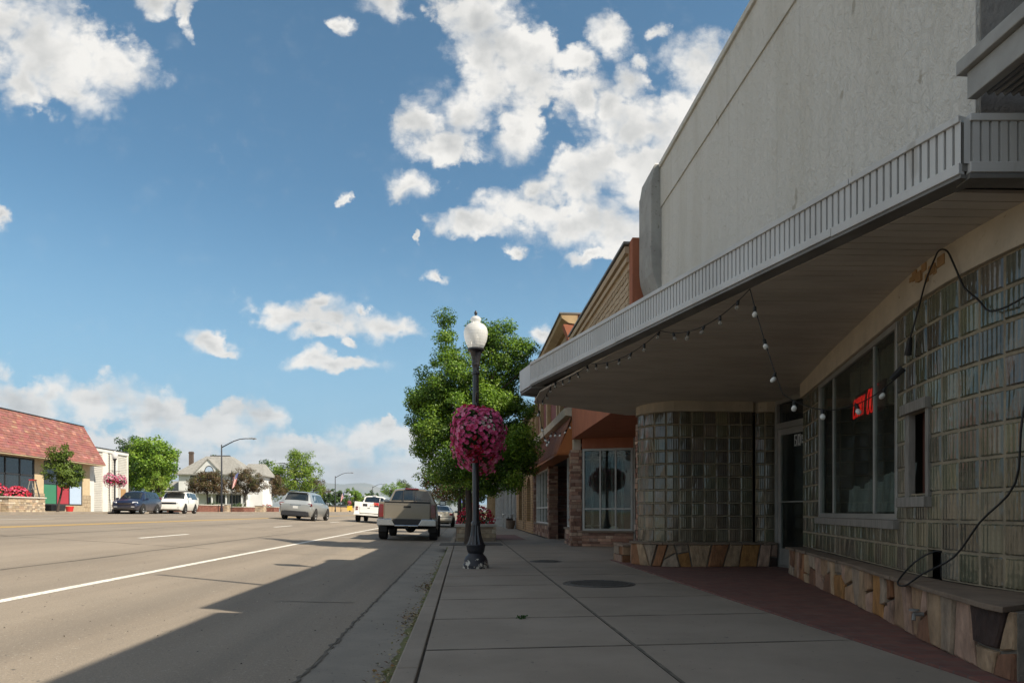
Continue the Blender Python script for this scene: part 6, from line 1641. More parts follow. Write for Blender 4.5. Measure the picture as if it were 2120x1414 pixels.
def white_wagon():
    r = thing('white_wagon', 'boxy white wagon with dark glass parked behind the navy SUV', 'car', (0, 0, 0), world=False)
    S = [(-2.55, .42, .72, .86, .6, .86, 1.0, .78, 1.06, 1.08), (-2.50, .3, .84, .945, .62, .93, 1.08, .78, 1.30, 1.34), (-2.36, .25, .86, .96, .64, .94, 1.10, .74, 1.63, 1.70), (-1.0, .24, .86, .965, .64, .94, 1.09, .76, 1.66, 1.735), (0.3, .24, .86, .965, .64, .94, 1.08, .75, 1.65, 1.725), (0.55, .24, .86, .96, .64, .94, 1.08, .74, 1.61, 1.68),
         (1.15, .24, .86, .96, .64, .93, 1.06, .82, 1.09, 1.12), (2.1, .26, .84, .94, .62, .90, 1.0, .78, 1.02, 1.06), (2.44, .30, .80, .90, .6, .86, .94, .72, .97, 1.0), (2.56, .36, .74, .82, .56, .80, .84, .64, .88, .90)]
    b = Body(S); part('body', b.mesh(), 'paint_white', r, smooth=32)
    screen(b, r, 0.60, 1.10, .92, .92, 'windscreen', .01, .01); screen(b, r, -2.48, -2.38, .85, .85, 'rear_window', .006, -.012)
    for sg in (1, -1):
        side_window(b, r, sg, -2.25, -1.3, -2.2, -1.3, .06, .94); side_window(b, r, sg, -1.26, -.25, -1.26, -.27, .06, .94); side_window(b, r, sg, -.21, .95, -.21, .55, .06, .94)
        m = MB(); m.box((sg*.70, 2.47, .80), (.26, .16, .14), rz=-sg*.18); part('headlight', m, 'headlight', r, bevel=.02)
        m = MB(); m.box((sg*.66, 2.53, .46), (.14, .06, .07)); part('fog_light', m, 'headlight', r)
        mirror(r, sg, .93, .80, 1.12, 'paint_white', 1.15)
    m = MB(); m.box((0, 2.555, .80), (1.10, .04, .15)); part('grille', m, 'dark_trim', r, bevel=.01)
    m = MB(); m.box((0, 2.58, .80), (1.12, .02, .03)); part('chrome_bar', m, 'chrome', r)
    m = MB(); m.box((0, 2.53, .44), (1.1, .05, .12)); part('lower_grille', m, 'dark_trim', r)
    m = MB(); m.box((0, -.1, 1.725), (1.30, 2.6, .02)); part('roof_panel', m, 'paint_white', r)
    m = MB(); m.b2(-.6, .6, -2.3, 2.2, .2, .34); part('underbody', m, 'dark_void', r)
    wheels(r, .965, -1.5, 1.5, .37)
    return r
def beige_sedan():
    r = thing('beige_sedan', 'beige sedan parked at the kerb ahead of the gold pickup', 'car', (0, 0, 0), world=False)
    S = [(-2.5, .42, .7, .82, .58, .80, .84, .68, .90, .92), (-2.42, .32, .78, .88, .6, .86, .92, .72, .97, .99), (-1.75, .25, .8, .915, .62, .88, .98, .72, 1.02, 1.05), (-0.98, .24, .8, .915, .62, .88, .97, .60, 1.30, 1.37), (-0.2, .24, .8, .915, .62, .87, .95, .62, 1.33, 1.41), (0.3, .24, .8, .91, .62, .87, .94, .61, 1.29, 1.37),
         (1.05, .24, .8, .91, .62, .86, .93, .75, .96, .99), (2.1, .26, .76, .88, .6, .8, .82, .66, .85, .88), (2.45, .34, .62, .74, .54, .68, .66, .5, .68, .70)]
    b = Body(S); part('body', b.mesh(), 'paint_beige', r, smooth=32)
    screen(b, r, -1.68, -1.04, .90, .86, 'rear_window', .01, -.01); screen(b, r, .38, 1.0, .88, .92, 'windscreen', .01, .01)
    for sg in (1, -1):
        side_window(b, r, sg, -1.35, -.42, -.98, -.42); side_window(b, r, sg, -.36, .80, -.36, .28)
        m = MB(); m.box((sg*.70, -2.44, .82), (.28, .14, .16), rz=-sg*.2); part('tail_lamp', m, 'tail_red', r, bevel=.02)
        mirror(r, sg, .87, .72, .97, 'paint_beige')
    m = MB(); m.box((0, -2.46, .50), (1.66, .16, .20)); part('rear_bumper', m, 'paint_beige', r, bevel=.05)
    plate(r, -2.505, .74)
    m = MB(); m.box((0, -2.50, .64), (1.5, .02, .02)); part('boot_seam', m, 'dark_trim', r)
    m = MB(); m.b2(-.6, .6, -2.3, 2.2, .2, .36); part('underbody', m, 'dark_void', r)
    wheels(r, .915, -1.4, 1.4, .325, .21)
    return r
def cab(r, paint, y0, W, zroof, hood_z, belt, front, roofw):
    S = [(y0, .55, W*.86, W*.97, .75, W*.93, belt, W*.86, belt+.03, belt+.05), (y0+.03, .45, W*.88, W*.985, .75, W*.94, belt, W*.84, belt+.10, belt+.12), (y0+.13, .42, W*.88, W*.985, .75, W*.94, belt, roofw, zroof-.10, zroof-.035), (y0+.30, .42, W*.88, W*.985, .75, W*.94, belt, roofw, zroof-.07, zroof), (y0+1.25, .42, W*.88, W*.985, .75, W*.93, belt-.02, roofw, zroof-.09, zroof-.02), (y0+1.45, .42, W*.88, W*.985, .75, W*.93, belt-.03, roofw*.98, zroof-.14, zroof-.07),
         (y0+2.15, .42, W*.87, W*.98, .75, W*.90, belt-.06, W*.78, belt-.02, belt+.02), (front-.25, .45, W*.85, W*.95, .75, W*.84, hood_z-.08, W*.66, hood_z-.02, hood_z+.02), (front, .55, W*.75, W*.84, .72, W*.78, hood_z-.25, W*.6, hood_z-.2, hood_z-.18)]
    b = Body(S); part('cab', b.mesh(), paint, r, smooth=32); return b
def gold_pickup():
    r = thing('gold_pickup', 'gold pickup truck parked at the kerb with its tailgate to the viewer', 'pickup truck', (0, 0, 0), world=False)
    W = 1.0; yr = 0.0
    b = cab(r, 'paint_gold', 2.05, W*.97, 1.86, 1.18, 1.26, 5.6, .64)
    m = MB(); 
    def rw(u, v):
        p = b.top(2.085+(2.165-2.085)*v, (2*u-1)*(.90-.02*v), 0.012, -.02); return p
    grid_faces(m, rw, 10, 3); w = part('rear_window', m, 'car_glass', r, smooth=180)
    dk = MB(); grid_faces(dk, lambda u, v: (lambda p: (p[0]*.98, p[1]+.05, p[2]-.015))(rw(u, v)), 10, 3); part('cab_shade_sheet', dk, 'dark_void', w)  # dark sheet behind the glass stands for the unlit cab
    mm = MB(); mm.box((.14, 2.075, 1.56), (.025, .02, .42), rx=-.19); mm.box((-.30, 2.075, 1.56), (.025, .02, .42), rx=-.19); part('slider_frame', mm, 'dark_trim', w)
    hd = MB(); hd.box((.48, 2.14, 1.47), (.28, .02, .2), taper=.8); part('headrest', hd, 'dark_interior', w, bevel=.01)
    for sg in (1, -1):
        side_window(b, r, sg, 2.42, 3.25, 2.38, 3.25); side_window(b, r, sg, 3.30, 4.0, 3.30, 3.52)
        mirror(r, sg, .95, 3.75, 1.32, 'black_rubber', 1.25)
    br = MB(); br.box((0, 2.15, 1.815), (.52, .09, .055), taper=.9); part('brake_light', br, 'tail_red', r, bevel=.012)
    # load bed
    m = MB()
    for sg in (1, -1):
        pr = [(sg*.84, .55), (sg*.955, .58), (sg*.985, .80), (sg*.975, 1.05), (sg*.945, 1.28), (sg*.90, 1.305), (sg*.845, 1.30)]
        m.extr([(x, 0.03, z) for x, z in pr], (0, 2.0, 0))
    m.b2(-.84, .84, 0.08, 2.0, .60, .66); m.b2(-.84, .84, 1.93, 2.0, .66, 1.28); part('load_bed', m, 'paint_gold', r, bevel=.015)
    fl = MB()
    for sg in (1, -1):
        n = 12
        pts = [(sg*.97, .95-.52*cos(pi*i/n), .42+.52*sin(pi*i/n)) for i in range(n+1)] + [(sg*.97, .95+.44*cos(pi*i/n), .42+.44*sin(pi*i/n)) for i in range(n+1)]
        fl.extr(pts, (sg*.045, 0, 0))
    part('wheel_flare', fl, 'paint_gold', r)
    t = MB(); t.b2(-.775, .775, 0.0, .055, .66, 1.275); tg = part('tailgate', t, 'paint_gold', r, bevel=.02)
    t = MB(); t.b2(-.78, .78, -.012, .07, 1.277, 1.325); part('tailgate_cap', t, 'black_rubber', tg, bevel=.01)
    t = MB(); t.b2(-.12, .12, -.012, .002, 1.11, 1.175); part('handle', t, 'black_rubber', tg, bevel=.008)
    t = MB(); t.b2(-.70, .70, -.006, 0.0, 1.215, 1.222); t.b2(-.70, .70, -.006, 0, .745, .752); part('crease', t, 'paint_grey', tg)
    for sg in (1, -1):
        t = MB(); t.extr([(sg*.80, -.01, .78), (sg*.80, -.01, 1.22), (sg*.925, -.01, 1.22), (sg*.965, -.01, .95), (sg*.95, -.01, .78)], (0, .10, 0)); part('tail_lamp', t, 'tail_red', r, bevel=.012)
    c = MB(); 
    for sg in (1, -1): c.extr([(sg*.99, -.20, .50), (sg*.99, -.20, .70), (sg*.92, -.20, .735), (sg*.50, -.20, .735), (sg*.40, -.20, .56), (sg*.36, -.20, .50)], (0, .28, 0))
    c.b2(-.40, .40, -.22, .05, .475, .535); bp = part('rear_bumper', c, 'chrome', r, bevel=.02)
    k = MB(); k.b2(-.46, .46, -.16, .05, .54, .73); part('step_pad', k, 'dark_trim', bp); 
    pl = MB(); pl.box((0, -.165, .63), (.30, .01, .15)); part('licence_plate', pl, 'dark_trim', bp)
    u = MB(); u.tube([(-.8, .95, .42), (-.15, .95, .42), (.15, .95, .42), (.8, .95, .42)], .055, 8); u.lathe([(.02, -.2), (.14, -.1), (.16, 0), (.14, .1), (.02, .2)], 12, (.06, .95, .40), 'x'); u.b2(-.5, -.4, 0, 5, .45, .58); u.b2(.4, .5, 0, 5, .45, .58); u.tube([(.60, -.08, .43), (.60, .5, .45)], .045, 8); u.b2(-.06, .06, -.25, .1, .42, .50)
    part('axle', u, 'dark_void', r)
    wheels(r, 1.0, .95, 4.55, .40, .28)
    mf = MB()
    for sg in (1, -1): mf.b2(sg*.70, sg*.97, .36, .38, .28, .62)
    part('mud_flap', mf, 'black_rubber', r)
    return r
def service_truck():
    r = thing('service_truck', 'white utility truck with open tool body driving ahead of the gold pickup', 'utility truck', (0, 0, 0), world=False)
    b = cab(r, 'paint_white', 2.6, .98, 1.93, 1.2, 1.30, 6.0, .68)
    m = MB(); grid_faces(m, lambda u, v: b.top(2.635+.08*v, (2*u-1)*(.90-.02*v), .012, -.02), 10, 3); w = part('rear_window', m, 'car_glass', r, smooth=180)
    m = MB(); m.box((.38, 2.60, 1.58), (.035, .03, .42), rx=-.2); part('window_post', m, 'paint_white', w)
    for sg in (1, -1):
        side_window(b, r, sg, 2.95, 3.8, 2.92, 3.8); mirror(r, sg, .95, 4.2, 1.36, 'black_rubber', 1.2)
        m = MB(); m.b2(sg*.64, sg*1.0, 0.02, 2.5, .62, 1.42); part('tool_locker', m, 'paint_white', r, bevel=.012)
        m = MB(); m.b2(sg*.74, sg*.90, -.01, .02, 1.00, 1.09); m.b2(sg*.74, sg*.90, -.01, .02, .86, .95); part('tail_lamp', m, 'tail_red', r, bevel=.008)
    m = MB(); m.b2(-.635, .635, 0.0, .05, .68, 1.12); tg = part('tailgate', m, 'paint_white', r, bevel=.015)
    m = MB(); m.b2(-.10, .06, -.012, 0.0, 1.00, 1.05); part('handle', m, 'grimy_metal', tg)
    m = MB(); m.b2(-1.0, 1.0, -.16, .10, .50, .62); part('rear_bumper', m, 'paint_white', r, bevel=.015)
    m = MB(); m.b2(-.08, .08, -.26, 0, .42, .50); m.tube([(-.8, 1.1, .42), (.8, 1.1, .42)], .06, 8); m.b2(-.5, -.4, 0, 5, .4, .52); m.b2(.4, .5, 0, 5, .4, .52); part('chassis', m, 'dark_void', r)
    m = MB(); m.b2(-.63, .63, .06, 2.5, .64, .70); part('bed_floor', m, 'grimy_metal', r)
    rng = random.Random(7)
    m = MB(); 
    for i in range(6): m.tube([(rng.uniform(-.5, .5), rng.uniform(.2, .6), .72), (rng.uniform(-.5, .5), rng.uniform(.8, 1.8), rng.uniform(1.2, 1.5))], .02, 6)
    part('tool_pole', m, 'cloth_tan', r)
    for (x, y, s, mat) in ((-.35, .5, .34, 'dark_trim'), (.12, .6, .30, 'plate_white'), (.42, .5, .3, 'dark_interior'), (.3, 1.4, .4, 'bucket_red')):
        m = MB(); m.box((x, y, .70+s*.9), (s, s*.8, s*1.8), taper=.85); part('load_box', m, mat, r, bevel=.02)
    m = MB(); m.tube([(-.70, 2.45, 1.4), (-.70, 2.45, 1.95)], .02, 6); m.box((0, 2.72, 1.94), (.22, .10, .05)); part('beacon', m, 'paint_white', r)
    wheels(r, .99, 1.1, 5.0, .41, .26, .02, 'grimy_metal')
    return r
def build_vehicles():
    place(silver_suv(), (-10.05, 44.4), radians(-2.0))
    place(gold_pickup(), (-1.93, 23.3), radians(0.6))
    place(service_truck(), (-6.55, 47.4), 0.0)
    place(beige_sedan(), (-1.55, 46.3), radians(-0.5))
    n = navy_suv(); place(n, (-22.6, 49.1), radians(180+4)); n.scale = (.96,)*3; 
    w = white_wagon(); place(w, (-22.4, 55.3), radians(180+8))
build_vehicles()
# ------------------------------------------------------------------ far side of the street
ZL = 0.86
def build_red_roof_shop():
    r = thing('red_mansard_shop', 'low tan shop across the street under a big sloping red shingle roof', 'shop building', (-29, 48, ZL))
    XF = -29.0; Y0, Y1 = 30.0, 55.3
    # shingle mansard: real overlapping rows
    m = MB(); rng = random.Random(3)
    zb, zt = 4.49, 7.45; xb, xt = XF+0.95, XF-0.45
    def P(v, y): return (xb+(xt-xb)*v, y, zb+(zt-zb)*v)
    rows = 17
    nx, nz = (zt-zb), (xb-xt); nl = sqrt(nx*nx+nz*nz); nx, nz = nx/nl, nz/nl
    for k in range(rows):
        y = Y0
        v0, v1 = k/rows, (k+1)/rows
        hip0 = Y1 + 0.55*(1-v0) - 0.05; hip1 = Y1 + 0.55*(1-v1) - 0.05
        y = Y0 - rng.uniform(0, 0.3)
        while y < hip0:
            w = rng.uniform(0.26, 0.62); a, b = y+0.004, min(y+w-0.004, hip0); 
            if b <= a: break
            lift = rng.uniform(0.012, 0.035); c = rng.choice([(0.245, 0.100, 0.082), (0.225, 0.088, 0.075), (0.27, 0.118, 0.095), (0.205, 0.080, 0.07), (0.33, 0.16, 0.125)] if rng.random() < 0.45 else [(0.235, 0.095, 0.08)])
            c = tuple(q*rng.uniform(0.9, 1.1) for q in c)
            b1 = min(b, hip1)
            A, B, C, D = P(v0, a), P(v0, b), P(v1, b1), P(v1, a)
            A = (A[0]+nx*lift, A[1], A[2]+nz*lift); B = (B[0]+nx*lift, B[1], B[2]+nz*lift)
            m.add([A, B, C, D, P(v0, a), P(v0, b)], [(0, 1, 2, 3), (4, 5, 1, 0)], c)
            y += w
    rf = part('shingle_roof', m, 'shingle', r)
    e = MB(); e.add([P(0, Y1+.5), (xb-5, Y1+.5, zb), (xt-5, Y1-.05, zt), P(1, Y1-.05)], [(0, 1, 2, 3)]); e.add([P(0, Y0), P(1, Y0), P(1, Y1-.05), P(0, Y1+.5)], [(0, 1, 2, 3)]); part('roof_side', e, 'shingle', rf)
    c = MB(); c.b2(xt-6, xt+0.06, Y0, Y1-0.02, zt, zt+0.05); part('roof_edge', c, 'dark_trim', r)
    w = MB(); w.b2(XF-8, XF-0.35, Y0, Y1, ZL-.05, 4.48); part('wall', w, 'tan_wall', r)
    s = MB(); s.b2(XF-0.35, XF+0.94, Y0, Y1+.45, 4.42, 4.485); part('eave', s, 'tan_wall', r)
    def pier(y0, y1):
        p = MB(); p.b2(XF-0.35, XF+0.02, y0, y1, ZL+1.25, 4.42); pp = part('pier', p, 'tan_wall', r)
        q = MB(); Q = Path([(XF+0.05, y1+.04), (XF+0.05, y0-.04)]); stacked(q, Q, 0, Q.L, ZL, ZL+1.25, int(y0), pal=TANST, hmin=.2, hmax=.35, wmin=.25, wmax=.5, prot=.02); q.b2(XF-.35, XF+.05, y0-.04, y1+.04, ZL, ZL+1.25, (.36, .29, .2)); part('pier_stone', q, 'stacked_stone', pp)
    pier(48.4, 49.4); pier(54.25, 55.25)
    P1 = Path([(XF-0.1, 48.4), (XF-0.1, 33.0)]); L = P1.L
    ed = [0.05 + i*1.43 for i in range(11)]
    f = MB()
    for s_ in ed: path_band(f, P1, s_-.05, s_+.05, ZL+.45, 4.32, -.1, .03, step=20)
    path_band(f, P1, 0, L, 4.32, 4.42, -.1, .02, step=20); path_band(f, P1, 0, L, 3.24, 3.34, -.1, .025, step=20); path_band(f, P1, 0, L, ZL+.35, ZL+.45, -.1, .02, step=20)
    wn = part('show_window', f, 'dark_trim', r)
    g = MB(); path_band(g, P1, 0.02, L, ZL+.45, 4.32, -.06, -.05, step=20); part('pane', g, 'dark_pane', wn)
    b = MB(); path_band(b, P1, 0, L, ZL, ZL+.35, -.2, .0, col=(.36, .29, .2), step=20); stacked(b, P1, 0, L, ZL, ZL+.35, 5, pal=TANST, hmin=.15, hmax=.2); part('stone_base', b, 'stacked_stone', r)
    # bay of coloured display panels
    P2 = Path([(XF-0.1, 54.25), (XF-0.1, 49.4)]); L = P2.L
    f = MB()
    for s_ in (0, L*.34, L*.66, L-.08): path_band(f, P2, s_, s_+.08, ZL+.55, 4.3, -.08, .03, step=20)
    path_band(f, P2, 0, L, 3.8, 4.42, -.08, -.02, step=20); path_band(f, P2, 0, L, ZL+.48, ZL+.56, -.08, .03, step=20); dw = part('display_bay', f, 'dark_trim', r)
    for i, (mat, a, bq) in enumerate((('panel_blue', .08, L*.34), ('panel_red', L*.34+.08, L*.66), ('panel_green', L*.66+.08, L-.08))):
        g = MB(); path_band(g, P2, a, bq, ZL+.56, 3.2 if i else 2.95, -.05, -.03, step=20); part('display_panel', g, mat, dw)
    g = MB(); path_band(g, P2, .08, L-.08, 2.8, 3.9, -.09, -.081, step=20); part('pane', g, 'dark_pane', dw)
    b = MB(); path_band(b, P2, 0, L, ZL, ZL+.46, -.2, .0, col=(.36, .29, .2), step=20); stacked(b, P2, 0, L, ZL, ZL+.46, 6, pal=TANST, hmin=.15, hmax=.24); part('stone_base', b, 'stacked_stone', r)
build_red_roof_shop()
def build_siding_building():
    r = thing('white_siding_building', 'long white building clad in horizontal siding beside the red roofed shop', 'building', (-29.3, 58.3, ZL))
    XF = -29.2; Y0, Y1 = 55.45, 61.6
    w = MB()
    for i in range(36):
        z = ZL+0.1 + i*0.14; w.extr([(XF, Y0, z), (XF+.045, Y0, z), (XF+.004, Y0, z+.14), (XF, Y0, z+.14)], (0, Y1-Y0, 0))
    w.b2(XF-14, XF, Y0, Y1, ZL-.05, 5.85); part('wall', w, 'grey_siding', r)
    t = MB()
    for a, b in ((55.5, 56.1), (57.4, 58.2), (59.3, 59.8), (61.45, 61.62)): t.b2(XF+.0, XF+.09, a, b, ZL, 5.68)
    t.b2(XF, XF+.12, Y0, Y1+.02, 5.68, 5.93); part('trim', t, 'white_siding', r)
    e = MB(); e.b2(XF-14, XF+.16, Y0-.02, Y1+.05, 5.932, 6.0); part('roof_edge', e, 'dark_trim', r)
    d = MB(); d.tube([(XF+.15, 58.5, 5.6), (XF+.15, 58.5, 1.9), (XF+.18, 58.55, 1.75), (XF+.28, 58.6, 1.0)], .06, 8); part('downpipe', d, 'white_siding', r)
    s = MB(); s.b2(XF+.02, XF+.10, 60.1, 61.3, ZL+.25, 3.1); dr = part('door', s, 'white_trim', r); g = MB(); g.b2(XF+.10, XF+.11, 60.25, 61.15, ZL+.5, 2.8); part('door_pane', g, 'cloth_tan', dr)
build_siding_building()
def build_house():
    cx, cy = -32.6, 90.5; z0 = 0.8
    r = thing('white_house', 'white two storey house with grey hipped roof and arched attic window', 'house', (cx, cy, z0)); r.scale = (0.70, 0.60, 1.0)
    g = lambda px: cx + (px-435)*0.0665        # metres per step along the front, from the centre line
    def bx(mb, x0, x1, y0, y1, za, zb): mb.b2(x0, x1, y0, y1, z0+za, z0+zb)
    L, R = cx-5.6, cx+6.6
    w = MB(); bx(w, L, R, cy, cy+9, 0, 4.9); bx(w, R, R+2.5, cy+1.5, cy+9, 0, 4.8); bx(w, L-1.2, L, cy+3, cy+9, 0, 2.6); part('wall', w, 'house_white', r)
    def hip(mb, x0, x1, y0, y1, zb, zt, ix, iy, e=0.5):
        x0 -= e; x1 += e; y0 -= e; y1 += e
        v = [(x0, y0, z0+zb), (x1, y0, z0+zb), (x1, y1, z0+zb), (x0, y1, z0+zb), (x0+ix, y0+iy, z0+zt), (x1-ix, y0+iy, z0+zt), (x1-ix, y1-iy, z0+zt), (x0+ix, y1-iy, z0+zt)]
        v += [(x, y, z-.14) for x, y, z in v[:4]]
        mb.add(v, [(0, 1, 5, 4), (1, 2, 6, 5), (2, 3, 7, 6), (3, 0, 4, 7), (4, 5, 6, 7), (0, 8, 9, 1), (1, 9, 10, 2), (2, 10, 11, 3), (3, 11, 8, 0), (8, 11, 10, 9)])
    m = MB(); hip(m, L, R, cy, cy+9, 4.9, 7.35, 4.6, 4.0, .7); hip(m, R-1.5, R+2.6, cy+1.5, cy+9, 4.8, 6.4, 1.2, 3, .5); hip(m, L-4.6, L+.2, cy+3, cy+9, 2.5, 4.1, 2.4, 2.5, .4); rf = part('roof', m, 'house_roof', r)
    c = MB(); bx(c, cx-1.3, cx+2.3, cy+4.2, cy+4.9, 7.352, 7.52); part('ridge_cap', c, 'dark_trim', rf)
    c = MB(); bx(c, cx-5.2, cx-4.5, cy+4.2, cy+4.9, 5.6, 8.0); bx(c, cx-5.27, cx-4.43, cy+4.13, cy+4.97, 7.75, 7.9); part('chimney', c, 'brown_wall', rf); c.v = c.v
    c = MB(); c.tube([(cx-0.8, cy+2.6, z0+6), (cx-0.8, cy+2.6, z0+7.1)], .05, 6); part('vent_pipe', c, 'dark_trim', rf)
    # front gable with a half-round window
    gm = MB(); gm.extr([(cx-2.4, cy-.55, z0+5.08), (cx+2.0, cy-.55, z0+5.08), (cx-.2, cy-.55, z0+6.75)], (0, 3.6, 0)); gb = part('gable', gm, 'house_white', r)
    t = MB(); t.extr([(cx-2.8, cy-.7, z0+4.98), (cx-.2, cy-.7, z0+6.92), (cx-.2, cy-.7, z0+6.72), (cx-2.5, cy-.7, z0+5.0)], (0, 3.8, 0)); t.extr([(cx+2.4, cy-.7, z0+4.98), (cx+2.1, cy-.7, z0+5.0), (cx-.2, cy-.7, z0+6.72), (cx-.2, cy-.7, z0+6.92)], (0, 3.8, 0)); part('gable_roof', t, 'house_roof', gb)
    n = 14; a = MB(); a.extr([(cx+.85*cos(pi*i/n), cy-.60, z0+5.12+.85*sin(pi*i/n)) for i in range(n+1)], (0, .04, 0)); fw = part('arched_window', a, 'dark_trim', gb)
    a = MB(); a.extr([(cx+.70*cos(pi*i/n), cy-.63, z0+5.17+.68*sin(pi*i/n)) for i in range(n+1)], (0, .02, 0)); part('pane', a, 'panel_blue', fw)
    def win(x, za, w_, h_, y=cy):
        f = MB(); bx(f, x-w_/2, x+w_/2, y-.07, y-.001, za, za+h_); f_ = part('window', f, 'dark_trim', r)
        p = MB(); bx(p, x-w_/2+.13, x+w_/2-.13, y-.10, y-.071, za+.12, za+h_/2-.03); bx(p, x-w_/2+.13, x+w_/2-.13, y-.10, y-.071, za+h_/2+.03, za+h_-.12); part('pane', p, 'cloth_white', f_)
    win(cx-3.0, 3.05, 1.0, 1.65); win(cx+.4, 3.05, 1.0, 1.65); win(cx+4.2, 3.05, 1.0, 1.65)
    b = MB(); bx(b, L-.05, R+.05, cy-.06, cy+.02, 2.62, 2.76); part('belt_trim', b, 'dark_trim', r)
    # porch
    pr = MB(); hip(pr, L+3.5, R+.6, cy-2.0, cy+.2, 2.45, 2.75, 1, 1.0, .3); part('porch_roof', pr, 'house_roof', r)
    for i, x in enumerate((cx-1.6, cx+.9, cx+3.4, cx+6.2)):
        p = MB(); bx(p, x-.1, x+.1, cy-1.9, cy-1.7, 0, 2.4); part('porch_column', p, 'house_white', r)
    d = MB(); bx(d, cx-.6, cx+.3, cy-.06, cy-.001, .1, 2.2); dd = part('door', d, 'white_trim', r); q = MB(); bx(q, cx-.4, cx+.1, cy-.09, cy-.061, 1.1, 1.9); part('door_pane', q, 'dark_pane', dd)
    for x in (cx+2.1, cx+4.6):
        f = MB(); bx(f, x-1.05, x+1.05, cy-.08, cy-.001, .55, 2.25); ff = part('porch_window', f, 'white_trim', r)
        for i in range(4):
            p = MB(); bx(p, x-1.0+i*.5, x-.56+i*.5, cy-.10, cy-.081, 1.15, 2.2); part('pane', p, 'dark_pane', ff)
    s = MB(); bx(s, cx+.6, R+.6, cy-2.0, cy-1.9, 0, .55); part('porch_skirt', s, 'dark_trim', r)
build_house()
def build_far_street():
    # planters and plants along the far pavement
    p = stone_planter('stone planter with pink and red flowers before the red roofed shop', -26.8, -23.95, 37.8, 40.9, .84, .76, 81, group='stone planters on the far pavement', cap=.08)
    stone_planter('low stone planter nearest the viewer on the far pavement', -26.6, -24.0, 31.0, 37.2, .84, .56, 82, group='stone planters on the far pavement')
    for i, (x, y, R_, sd) in enumerate(((-25.3, 38.5, (.9, .7, .8), 1), (-24.7, 39.7, (.6, .7, .6), 2), (-25.1, 40.4, (.6, .5, .55), 3))):
        flower_bush(['large crimson rose bush in the planter before the red roofed shop', 'small pink rose bush at the kerb edge of the planter', 'low red rose bush by the stepladder'][i], (x, y, 1.62), R_, 30+sd, 300, 500, REDF + [(.62, .16, .22)], cat='rose bush', size=(.08, .14), name='rose_bush', group='rose bushes across the street')
    l = thing('stepladder', 'open aluminium stepladder standing by the tan pier', 'ladder', (-27.6, 45.9, .87))
    for dx in (-.45, .45):
        m = MB()
        for dy in (-.28, .28): m.tube([(-27.6+dx, 45.9+dy, .88), (-27.6+dx*.12, 45.9+dy*.7, 2.85)], .035, 6)
        for k in range(1, 6): 
            t = k/6.5; m.b2(-27.6+dx*(1-t*.88)-.05, -27.6+dx*(1-t*.88)+.05, 45.9-.27*(1-.3*t), 45.9+.27*(1-.3*t), .88+1.87*t-.015, .88+1.87*t+.015)
        part('frame', m, 'aluminium', l)
    m = MB(); m.b2(-27.72, -27.48, 45.68, 46.12, 2.85, 2.92); part('top_cap', m, 'bucket_red', l)
    b = MB(); b.lathe([(.20, 0), (.26, .30), (.27, .36), (.24, .36), (.2, .1)], 14, (-27.6, 50.0, .87)); single('red_bucket', b, 'bucket_red', 'red bucket on the pavement under the display panels', 'bucket', smooth=50)
    b = MB(); b.box((-27.4, 47.9, 1.10), (.5, 1.5, .42), taper=1.1); single('black_trough', b, 'dark_trim', 'black trough on the pavement under the green panel', 'trough', bevel=.03)
    tree('young_tree', 'slim young tree leaning in front of the red roofed shop', (-25.6, 45.5, .86), [(.1, 0, 2.35, 1.05, 1.0, .85), (-.2, 0, 3.1, .75, .7, .6), (.25, 0, 3.6, .33, .33, .65), (-.55, 0, 3.75, .30, .3, .45), (.75, 0, 2.0, .45, .5, .5)],
         [(-.25, 0, 0), (-.15, 0, .6), (0, 0, 1.3), (.05, 0, 2.2), (.05, 0, 3.0)], 110, 7000, .12, [(0.105, 0.165, 0.022), (0.13, 0.19, 0.03), (.08, .13, .02)], 31, clr=(.16, .34), limbs=22, trunk_r=.07)
    # planter walls before the house
    for i, (x0, x1, y0, y1, h, lab) in enumerate(((-27.5, -24.6, 65.5, 72.0, .62, 'long low brick planter wall before the white house, behind the white wagon'), (-25.6, -24.4, 72.4, 73.4, .70, 'square stone pier at the end of the long planter wall'),
                                                  (-26.6, -24.3, 77.4, 81.5, .50, 'small brick planter at the kerb before the brown leaved trees'), (-25.2, -24.2, 84.6, 85.8, .70, 'stone pier at the kerb between the brown leaved trees'), (-26.8, -24.3, 89.5, 92.0, .58, 'brick planter farthest up the kerb before the yellow green tree'))):
        stone_planter(lab, x0, x1, y0, y1, .845, h, 90+i, pal=TANST if i in (1, 3) else BRICK, brick=i not in (1, 3), group='planter walls before the white house')
    for i, (x, y, R_, nf, pal, lab) in enumerate(((-27.0, 68.5, (1.0, 1.2, .9), 150, [(.75, .72, .66)], 'low bush with white flowers behind the white wagon'), (-25.4, 79.4, (.9, 1.4, .7), 0, REDF, 'green plants in the small brick planter'), (-25.5, 90.8, (.9, .9, .6), 60, REDF, 'green and red plants in the farthest kerb planter'), (-26.8, 75.2, (1.2, 1.0, .8), 0, REDF, 'leafy green bush between the planters'))):
        flower_bush(lab, (x, y, 1.2), R_, 50+i, nf, 420, pal, cat='bush', size=(.10, .17), group='bushes before the white house', name='garden_bush')
